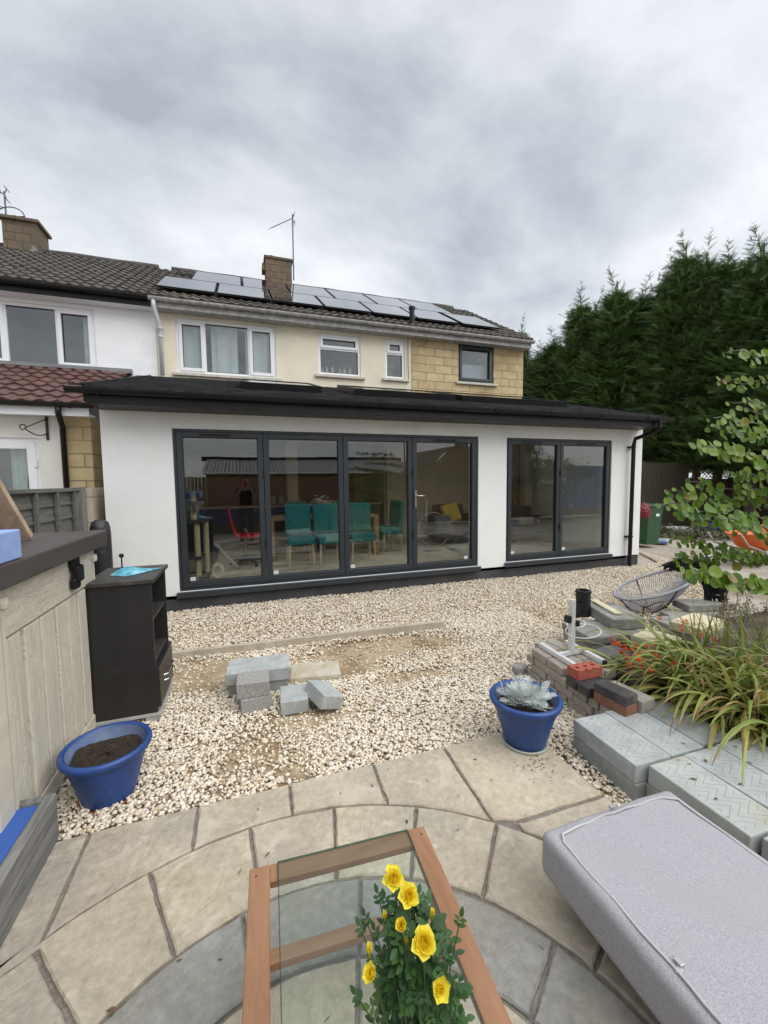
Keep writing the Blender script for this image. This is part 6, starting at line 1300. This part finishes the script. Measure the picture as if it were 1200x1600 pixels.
# ---------------- behind the camera (seen in the door glass)
rf_fence = woodgrain('warm_brown_fence', (.24, .16, .09), (.38, .27, .16), (30, 30, 3), 1)
fence((-7, -3.0, 0), (6.6, -3.0, 0), 1.85, 'warm brown close-board fence behind the photographer, seen in the door glass', 'v', rf_fence)
SH = thing('outbuilding', (2.5, -5.2, 0), 'low shed with grey corrugated roof beyond the rear fence, mirrored in the door glass', 'shed')
V = []; F = []; n = 220
for i in range(n+1):
    x = -1.4+8.2*i/n; z = .018*math.sin(i*1.9); V += [(x, -3.95, 2.02+z), (x, -6.2, 2.62+z)]
F = [(2*i, 2*i+1, 2*i+3, 2*i+2) for i in range(n)]; mkmesh('roof', V, F, mat('grey_corrugated_sheet', (.17, .18, .20), (.22, .235, .25), rough=.5), SH)
MB().box(-1.6, 6.9, -6.3, -6.18, 2.55, 2.72).build('ridge_board', black_plastic, SH); MB().box(-1.3, 6.6, -6.1, -4.1, 0, 2.0).build('wall', rf_fence, SH); gutter(SH, -1.35, 6.8, -3.90, 2.0, .05, upvc)
bl = mat('blue_painted_slats', (.02, .05, .20), rough=.5); BN = thing('slatted_bench', (.7, -2.5, 0), 'dark blue slatted garden bench in front of the rear fence, seen in the door glass', 'bench')
for k in range(5): MB().box(-1.5, 2.9, -2.80, -2.78, .42+k*.09, .48+k*.09).build('back_slat', bl, BN)
for k in range(4): MB().box(-1.5, 2.9, -2.75+k*.11, -2.66+k*.11, .38, .40).build('seat_slat', bl, BN)
for x in (-1.4, 0, 1.4, 2.8): MB().box(x-.03, x+.03, -2.78, -2.36, 0, .378).build('leg', bl, BN)
GH = thing('gable_house', (20, -22, 0), 'brown brick gable-ended house far beyond the rear fence, seen in the door glass', 'house')
bw_ = brickmat('distant_brown_brick', (.20, .15, .10), (.24, .18, .12), (.18, .15, .12), .45, .15, .02); m = MB()
m.add([(15.4, -20, 0), (25, -20, 0), (25, -20, 4.6), (20.6, -20, 4.9), (16.6, -20, 4.4), (15.4, -20, 3.2)], [(0, 1, 2, 3, 4, 5)]); m.add([(15.4, -28, 0), (15.4, -20, 0), (15.4, -20, 3.2), (15.4, -28, 3.2)], [(0, 1, 2, 3)]); m.build('wall', bw_, GH)
m = MB(); m.add([(15.2, -19.9, 3.1), (16.5, -19.9, 4.5), (25.5, -19.9, 4.9), (25.5, -28, 4.9), (16.5, -28, 4.5), (15.2, -28, 3.1)], [(0, 1, 4, 5), (1, 2, 3, 4)]); m.build('roof', tile_m, GH)
MB().box(17.6, 18.5, -21, -20.2, 4.3, 5.2).build('chimney', bw_, GH); MB().box(19.2, 20.2, -20.02, -19.98, 2.6, 3.5).build('window', upvc, GH)
# broadleaf trees behind the camera for the reflections
bl_m = leafmat('mid_green_broadleaf', [(0, (.05, .08, .02)), (1, (.08, .14, .03))])
def bush(c, rx, ry, rz_, n, label, nm='garden_tree', trunk=True, seed=1):
    t = thing(nm, (c[0], c[1], 0), label, 'tree'); V, F, T = [], [], []; rg = random.Random(seed)
    cl = [(Vector((rg.gauss(0, .5)*rx, rg.gauss(0, .5)*ry, rg.gauss(0, .45)*rz_)), rg.uniform(.25, .5)) for _ in range(16)]
    for i in range(n):
        q, s = rg.choice(cl); p = Vector(c)+q+Vector((rg.gauss(0, s*.5), rg.gauss(0, s*.5), rg.gauss(0, s*.45))); leaf(p, Vector((rg.gauss(0, 1), rg.gauss(0, 1), rg.gauss(0, .7))), Vector((rg.gauss(0, .6), rg.gauss(0, .6), 1)), rg.uniform(.09, .15), rg.uniform(.05, .08), V, F, T, t=rg.random(), seg=2)
    mkmesh('crown', V, F, bl_m, t, tint=T); m = MB(); m.tube([(c[0], c[1], 0), (c[0]+.05, c[1], c[2]*.6), (c[0], c[1], c[2]+rz_*.4)], [.08, .05, .015], 8)
    for q, s in cl[:9]: m.tube([(c[0], c[1], c[2]*.7), Vector(c)+q], [.02, .005], 5)
    m.build('trunk', bark_m, t); return t
bush((10.4, -1.2, 2.2), 1.0, .9, 1.3, 2600, 'leafy garden tree behind the camera on the right, seen in the right-hand doors', seed=4)
bush((12.6, -2.6, 1.7), 1.2, .8, 1.1, 2200, 'spreading shrub by the rear fence, seen in the far right pane', 'garden_shrub', seed=9)
m = MB(); V = []; F = []; n = 40
for i in range(n+1): x = 13.4+2.6*i/n; V += [(x, -2.95+.05*math.sin(i*.7), .35), (x, -2.95+.03*math.sin(i*.9), 2.25)]
F = [(2*i, 2*i+1, 2*i+3, 2*i+2) for i in range(n)]; setp(mkmesh('tarpaulin', V, F, mat('blue_tarpaulin', (.03, .09, .38), (.05, .13, .48), rough=.4), smooth=True), 'blue tarpaulin hung on the rear fence, seen in the far right pane', 'tarpaulin')
fence((6.8, -3.0, 0), (19, -3.1, 0), 1.5, 'long brown fence behind the garden trees, seen in the right-hand doors', 'h', rf_fence)
# ================================================================ interior things
teal = mat('teal_velvet', (.010, .165, .165), (.016, .22, .215), vs=5, rough=.85); oak = woodgrain('warm_oak', (.30, .17, .08), (.42, .26, .13), (20, 20, 2), 1, .1); pale_oak = woodgrain('pale_beech', (.48, .36, .22), (.58, .45, .30), (20, 20, 2), 1, .1)
FZ = .236
DT = thing('dining_table', (1.37, 7.8, FZ), 'oak dining table behind the teal chairs', 'table')
MB().box(.36, 2.40, 7.45, 8.35, FZ+.73, FZ+.77).build('table_top', oak, DT, bevel=.004)
for (x, y) in ((.41, 7.50), (2.35, 7.50), (.41, 8.30), (2.35, 8.30)): MB().box(x-.05, x+.05, y-.05, y+.05, FZ+.001, FZ+.728).build('leg', oak, DT)
def chair(x, y, rz, label):
    t = thing('dining_chair', (0, 0, 0), label, 'chair', 'teal dining chairs around the table')
    MB().box(-.225, .225, -.24, .22, .36, .49).build('seat', teal, t, bevel=.02); MB().box(-.225, .225, .16, .23, .50, 1.02, M=Matrix.Rotation(R(-5), 3, 'X')).build('backrest', teal, t, bevel=.02)
    for (a, b) in ((-.19, -.2), (.19, -.2), (-.19, .18), (.19, .18)): MB().tube([(a, b, .36), (a*1.08, b*1.1, 0)], [.024, .016], 8).build('leg', pale_oak, t)
    t.location = (x, y, FZ); t.rotation_euler = (0, 0, rz); WL[t] = Vector((x, y, FZ)); return t
chair(.86, 7.15, 0, 'left teal dining chair on the near side of the table, facing the garden'); chair(1.36, 7.12, R(4), 'middle teal dining chair on the near side, half behind the door frame'); chair(1.95, 7.12, R(-3), 'right teal dining chair on the near side, in the third pane')
chair(2.72, 7.85, R(-80), 'teal dining chair seen side-on at the right end of the table'); chair(.95, 8.65, R(180), 'teal dining chair on the far side of the table, left one'); chair(1.75, 8.65, R(176), 'teal dining chair on the far side of the table, right one')
m = MB(); p = at(503, 795, y=7.7); m.lathe((p.x, 7.7, FZ+.772), [(0, 0), (.05, 0), (.065, .08), (.05, .16), (.04, .2), (.05, .22)], 16); FV_ = thing('flower_vase', (p.x, 7.7, FZ+.772), 'vase of cream flowers standing on the dining table', 'vase'); m.build('vase', mat('brown_vase', (.09, .05, .03), rough=.3), FV_)
V, F, T = [], [], []
for i in range(46):
    q = Vector((p.x+random.gauss(0, .085), 7.7+random.gauss(0, .06), FZ+1.05+random.gauss(0, .04)))
    for k in range(5): a = k*1.257; leaf(q, Vector((math.cos(a), math.sin(a), .3)), Vector((0, -1, .5)), .035, .022, V, F, T, t=random.random(), seg=2)
mkmesh('flowers', V, F, leafmat('cream_petals', [(0, (.55, .5, .36)), (1, (.7, .68, .55))]), FV_, tint=T)
p = at(516, 780, y=8.0); BK = thing('basket', (p.x, 8.0, FZ+.772), 'pink handled basket on the dining table beside the flowers', 'basket'); pk = mat('pink_wicker', (.45, .17, .20), (.6, .3, .32), vs=60, rough=.8)
MB().lathe((p.x, 8.0, FZ+.772), [(0, 0), (.10, 0), (.14, .12), (.13, .12), (.09, .01)], 18).build('body', pk, BK); MB().tube([(p.x+.135*math.cos(t), 8.0, FZ+.88+.17*math.sin(t)) for t in np.linspace(0, PI, 16)], .009, 6).build('handle', pk, BK)
# kitchen counter with jars
KC = thing('kitchen_counter', (.5, 9.4, FZ), 'long pale-topped kitchen counter at the back of the room', 'counter'); MB().box(-1.3, 3.0, 9.1, 9.7, FZ+.88, FZ+.92).build('worktop', pale_oak, KC, bevel=.004); MB().box(-1.28, 2.98, 9.14, 9.68, FZ+.0, FZ+.878).build('cupboards', mat('dark_grey_cupboard', (.05, .05, .055), rough=.5), KC)
for i, px in enumerate((427, 440, 457, 466)):
    p = at(px, 790, y=9.4); J = thing('glass_jar', (p.x, 9.4, FZ+.922), ['leftmost lidded glass jar on the kitchen counter', 'second glass jar from the left on the kitchen counter', 'third glass jar, half hidden by the plaster pillar', 'rightmost glass jar on the kitchen counter'][i], 'jar', 'glass jars on the counter')
    m = MB(); m.lathe((p.x, 9.4, FZ+.922), [(.05, 0), (.07, .03), (.07, .14), (.05, .18)], 14); m.build('jar_body', mat('cloudy_jar', (.35, .37, .36), rough=.2), J); MB().lathe((p.x, 9.4, FZ+1.103), [(.055, 0), (.05, .02), (.012, .03), (.02, .06), (0, .065)], 12).build('lid', chrome, J)
# red office chair
rp_ = mat('red_plastic_shell', (.50, .010, .028), rough=.35); OC = thing('office_chair', (-.05, 7.45, FZ), 'bright red swivel chair with a dark five-star base, seen in the first pane', 'chair')
m = MB(); ox, oy = -.02, 7.4; V = []; F = []; prof_ = [(-.30, .98), (-.27, .80), (-.23, .62), (-.17, .50), (-.05, .455), (.10, .455), (.22, .465), (.28, .44)]
for i, (a, z) in enumerate(prof_):
    for j in range(9): q = (j-4)/4; V.append((ox+a+.03*q*q*(1 if i < 4 else 0), oy+q*.22, FZ+z+.05*q*q*(1 if i > 3 else .3)))
for i in range(len(prof_)-1):
    for j in range(8): a = i*9+j; F.append((a, a+1, a+10, a+9))
o = mkmesh('seat_shell', V, F, rp_, OC, smooth=True); so = o.modifiers.new('s', 'SOLIDIFY'); so.thickness = .02
MB().tube([(ox, oy, FZ+.45), (ox, oy, FZ+.09)], .025, 10).build('gas_column', chrome, OC)
for k in range(5): a = k*2*PI/5+.3; MB().tube([(ox, oy, FZ+.11), (ox+.27*math.cos(a), oy+.27*math.sin(a), FZ+.07)], [.025, .016], 8).lathe((ox+.27*math.cos(a), oy+.27*math.sin(a), FZ), [(.02, 0), (.028, .03), (.02, .06)], 10).build('base_arm', black_plastic, OC)
# cat tree
CT = thing('cat_tree', (-.8, 6.75, FZ), 'tall dark grey cat tree with cream rope posts at the left end of the room', 'cat tree'); gp = mat('dark_grey_plush', (.045, .045, .05), (.08, .08, .085), vs=20, rough=1); rope = mat('cream_sisal_rope', (.50, .42, .28), (.60, .52, .37), vs=60, rough=.9)
for (x0, x1, y0, y1, z) in ((-1.15, -.55, 6.5, 7.0, 0), (-1.1, -.62, 6.5, 6.9, .30), (-1.15, -.55, 6.5, 6.95, .83), (-1.1, -.66, 6.55, 6.95, 1.30)): MB().box(x0, x1, y0, y1, FZ+z+.001, FZ+z+.035).build('platform', gp, CT, bevel=.01)
for (x, y, z0, z1) in ((-.70, 6.6, .036, .30), (-.70, 6.6, .336, .83), (-.60, 6.85, .036, .83), (-.75, 6.75, .866, 1.30)): MB().tube([(x, y, FZ+z0), (x, y, FZ+z1)], .042, 14).build('rope_post', rope, CT)
MB().lathe((-.78, 6.72, FZ+1.0), [(0, 0), (.12, .01), (.20, .14), (.19, .15), (.10, .03), (0, .02)], 18).build('bowl_bed', mat('grey_plush_bed', (.16, .16, .16), rough=1), CT); MB().box(-1.12, -.82, 6.95, 7.3, FZ+.87, FZ+1.3).build('hide_box', gp, CT, bevel=.02)
block((-.95, 6.28, FZ), (.32, .22, .30), R(10), mat('dark_red_fabric', (.07, .012, .014), (.15, .03, .03), vs=14, rough=1, bump=.8, bs=12, dist=.05), 'heap of dark red fabric on the floor behind the first pane', 'fabric heap', 'fabric_heap', bevel=.09)
m = MB(); 
for k in range(14): a = k*.45; m.tube([(-.42+.07*math.cos(a), 6.3, FZ+.14+.1*math.sin(a)), (-.42+.09*math.cos(a+1.5), 6.36, FZ+.14+.12*math.sin(a+1.5)), (-.42+.07*math.cos(a+3), 6.32, FZ+.14+.09*math.sin(a+3))], .012, 6)
setp(m.build('rope_coil', mat('white_rope', (.55, .53, .48), rough=.9)), 'coiled white and pink rope on the floor in the first pane', 'rope')
m = MB(); m.tube([at(338, 852, y=6.9), Vector((at(372, 887, z=FZ+.03).x, at(372, 887, z=FZ+.03).y, FZ+.03))], .028, 10); setp(m.build('metal_tube', mat('brushed_tube', (.35, .34, .33), rough=.35, metal=.3)), 'slanted metal tube resting behind the first pane', 'tube')
# armchair, cushion, sofa
rat = mat('dark_rattan', (.022, .020, .020), (.045, .042, .04), vs=60, rough=.7, bump=.6, bs=80)
p = at(700, 838, z=FZ); AR = thing('armchair', (4.55, 8.45, FZ), 'dark rattan armchair holding the yellow cushion', 'armchair'); ax_, ay_ = 4.55, 8.40
MB().box(ax_-.38, ax_+.42, ay_-.35, ay_+.35, FZ+.08, FZ+.40).build('seat_base', rat, AR, bevel=.04); MB().box(ax_-.38, ax_+.42, ay_+.352, ay_+.47, FZ+.08, FZ+.85).build('backrest', rat, AR, bevel=.04)
for x in (ax_-.48, ax_+.42): MB().box(x, x+.1, ay_-.35, ay_+.47, FZ+.05, FZ+.62).build('arm', rat, AR, bevel=.03)
V, F = rounded_slab(-.22, .22, -.22, .22, -.06, .06, .05, .03); Mx = Matrix.Translation((4.50, 8.52, FZ+.66)) @ Matrix.Rotation(R(72), 4, 'X') @ Matrix.Rotation(R(12), 4, 'Z'); V = [tuple(Mx@Vector(v)) for v in V]
setp(mkmesh('throw_cushion', V, F, mat('mustard_cushion', (.55, .36, .05), (.62, .42, .08), vs=5, rough=.9), smooth=True), 'mustard yellow square cushion propped on the dark armchair', 'cushion')
V, F = rounded_slab(-.2, .2, -.25, .25, -.05, .05, .05, .02); Mx = Matrix.Translation((4.02, 7.95, FZ+.42)) @ Matrix.Rotation(R(80), 4, 'X'); V = [tuple(Mx@Vector(v)) for v in V]
setp(mkmesh('grey_bag', V, F, mat('blue_grey_fabric', (.06, .065, .09), (.09, .095, .12), rough=1), smooth=True), 'blue-grey fabric bag leaning against the dark armchair', 'bag')
pp = at(680, 840, y=7.9); MB_ = MB().tube([(pp.x+.36*math.cos(t), 7.95+.05*math.sin(t), FZ+.37+.36*math.sin(t)) for t in np.linspace(0, 2*PI, 41)], .008, 6, cap=False); setp(MB_.build('hoop', mat('pale_hoop', (.5, .48, .42), rough=.5)), 'thin pale round hoop standing on the floor in the fourth pane', 'hoop')
p = at(715, 857, z=FZ); block((p.x, p.y, FZ), (.42, .28, .05), R(15), mat('folded_white_paper', (.5, .48, .42), rough=.9), 'flat stack of folded pale sheets on the floor in the fourth pane', 'sheets', 'folded_sheets')
p = at(828, 846, z=FZ); SF = thing('sofa', (6.0, 7.7, FZ), 'dark rattan garden sofa piled with cushions behind the right-hand doors', 'sofa'); sx, sy = 5.75, 7.75
MB().box(sx-.65, sx+.65, sy-.33, sy+.33, FZ+.18, FZ+.40).build('seat_base', rat, SF, bevel=.03); MB().box(sx-.65, sx+.65, sy+.332, sy+.43, FZ+.18, FZ+.80).build('backrest', rat, SF, bevel=.03)
for x in (sx-.75, sx+.65): MB().box(x, x+.1, sy-.33, sy+.43, FZ+.001, FZ+.58).build('arm', rat, SF, bevel=.02)
for i, (x, c_, z) in enumerate(((sx-.4, 'navy', .41), (sx+.15, 'beige', .41))):
    V, F = rounded_slab(-.28, .28, -.24, .24, 0, .14, .06, .02); V = [(v[0]+x, v[1]+sy-.02, v[2]+FZ+z) for v in V]; setp(mkmesh('seat_pad', V, F, mat(c_+'_pad', (.015, .03, .09) if i == 0 else (.30, .27, .22), rough=1), smooth=True), c_+(' blue' if i == 0 else '')+' pad lying on the dark rattan sofa', 'cushion')
brd = mat('red_brown_timber', (.20, .08, .035), (.28, .13, .06), vs=5, rough=.7)
for i in range(5): a = Vector((6.1+i*.09, 8.35-.04*i, FZ)); m = MB(); m.bar(a+Vector((.25, 0, 0)), a+Vector((-.05, .55, 1.15+.1*(i % 3))), .08, .025, (0, 1, 0)); setp(m.build('timber_board', brd if i % 2 else oak), 'reddish timber board leaning in a bundle behind the sofa', 'board', 'timber boards leaning together indoors')
# ================================================================ the photographer
skin_m = mat('skin', (.42, .26, .19), rough=.55); shirt_m = mat('black_tshirt', (.014, .014, .016), rough=.95); trs_m = mat('dark_trousers', (.018, .019, .024), rough=.95); hair_m = mat('dark_brown_hair', (.025, .016, .011), rough=.8)
PE = thing('person', (0, -.38, .036), 'person in black t-shirt and dark trousers holding a red phone, mirrored in the first pane', 'person')
def skin_obj(name, verts, edges, radii, material, parent, levels=2, root=0):
    me = bpy.data.meshes.new(name); org = WL[parent]; me.from_pydata([tuple(Vector(v)-org) for v in verts], edges, []); me.materials.append(material)
    o = bpy.data.objects.new(name, me); COL.objects.link(o); o.parent = parent; o.modifiers.new('skin', 'SKIN')
    sv = me.skin_vertices[0].data
    for i, r_ in enumerate(radii): sv[i].radius = r_ if isinstance(r_, tuple) else (r_, r_)
    for i in range(len(radii)): sv[i].use_root = (i == root)
    s = o.modifiers.new('sub', 'SUBSURF'); s.levels = levels; s.render_levels = levels; me.polygons.foreach_set('use_smooth', [True]*len(me.polygons))
    o.modifiers['skin'].use_smooth_shade = True; return o
B = -.42
vt = [(0, B, .98), (0, B, 1.14), (0, B-.01, 1.32), (0, B+.0, 1.46), (0, B+.02, 1.55), (0, B+.05, 1.62), (0, B+.06, 1.70), (0, B+.045, 1.77),
      (-.10, B, .92), (-.12, B+.01, .50), (-.13, B-.02, .12), (-.135, B+.10, .075), (.10, B, .92), (.12, B+.01, .50), (.13, B-.02, .12), (.135, B+.10, .075),
      (-.19, B, 1.44), (-.27, B+.12, 1.24), (-.10, B+.29, 1.52), (-.075, B+.335, 1.585), (.19, B, 1.44), (.27, B+.12, 1.24), (.10, B+.29, 1.52), (.075, B+.335, 1.585)]
ed = [(0, 1), (1, 2), (2, 3), (3, 4), (4, 5), (5, 6), (6, 7), (0, 8), (8, 9), (9, 10), (10, 11), (0, 12), (12, 13), (13, 14), (14, 15), (3, 16), (16, 17), (17, 18), (18, 19), (3, 20), (20, 21), (21, 22), (22, 23)]
rd = [(.16, .11), (.145, .10), (.165, .11), (.12, .085), .055, (.07, .085), (.078, .095), (.06, .075), .09, .062, .042, (.04, .03), .09, .062, .042, (.04, .03), .06, .045, .030, (.035, .018), .06, .045, .030, (.035, .018)]
skin_obj('body', vt, ed, rd, skin_m, PE)
sv_ = [0, 1, 2, 3, 16, 17, 20, 21]; mp_ = {v: i for i, v in enumerate(sv_)}; vts = [vt[i] for i in sv_]; vts[0] = (0, B, .90); vts[mp_[17]] = tuple((Vector(vt[16])*.35+Vector(vt[17])*.65)); vts[mp_[21]] = tuple((Vector(vt[20])*.35+Vector(vt[21])*.65))
skin_obj('t_shirt', vts, [(mp_[a], mp_[b]) for a, b in ed if a in mp_ and b in mp_], [(.195, .14), (.18, .13), (.185, .13), (.135, .10), .078, .068, .078, .068], shirt_m, PE)
tv = [0, 8, 9, 10, 12, 13, 14]; mp_ = {v: i for i, v in enumerate(tv)}; skin_obj('trousers', [vt[i] for i in tv], [(mp_[a], mp_[b]) for a, b in ed if a in mp_ and b in mp_], [(.17, .125), .11, .082, .065, .11, .082, .065], trs_m, PE)
for s in (-1, 1): skin_obj('shoe', [(s*.135, B-.06, .085), (s*.137, B+.06, .08), (s*.14, B+.17, .07)], [(0, 1), (1, 2)], [(.045, .045), (.048, .04), (.04, .03)], trs_m, PE)
skin_obj('hair', [(0, B+.01, 1.66), (0, B+.005, 1.73), (0, B+.03, 1.79), (0, B+.075, 1.80)], [(0, 1), (1, 2), (2, 3)], [(.075, .05), (.085, .06), (.08, .055), (.06, .035)], hair_m, PE)
m = MB(); 
for s in (-1, 1): m.lathe((s*.032, B+.142, 1.70), [(0, -.008), (.011, -.004), (.012, .004), (0, .009)], 8)
m.build('eyes', mat('eye', (.05, .03, .02), rough=.2), PE)
m = MB(); m.add([(-.012, B+.145, 1.665), (.012, B+.145, 1.665), (0, B+.172, 1.668), (0, B+.145, 1.705)], [(0, 1, 2), (1, 3, 2), (3, 0, 2), (0, 3, 1)]); m.build('nose', skin_m, PE, smooth=True)
for s in (-1, 1):
    vv = [(s*.085, -.075, 1.60)]; ee = []; rr_ = [(.026, .014)]
    for k in range(4):
        o_ = len(vv); z = 1.645-.021*k; vv += [(s*.080, -.052, z), (s*.066, -.026, z+.004), (s*(.048), -.020, z+.003)]; ee += [(0, o_), (o_, o_+1), (o_+1, o_+2)]; rr_ += [.010, .009, .0075]
    o_ = len(vv); vv += [(s*.070, -.060, 1.59), (s*.052, -.042, 1.585)]; ee += [(0, o_), (o_, o_+1)]; rr_ += [.011, .009]
    skin_obj('hand', vv, ee, rr_, skin_m, PE, 1)
PH = thing('phone', (0, -.03, 1.57), 'red smartphone held up in both hands by the person', 'phone')
MB().box(-.037, .037, -.036, -.026, 1.565, 1.715).build('phone_case', mat('red_phone_case', (.55, .01, .015), rough=.4), PH, bevel=.004); MB().box(-.034, .034, -.0375, -.0362, 1.57, 1.71).build('screen', mat('phone_screen', (.02, .02, .025), rough=.1), PH)
MB().box(-.032, -.002, -.0258, -.023, 1.68, 1.71).build('camera_bump', black_plastic, PH, bevel=.002)
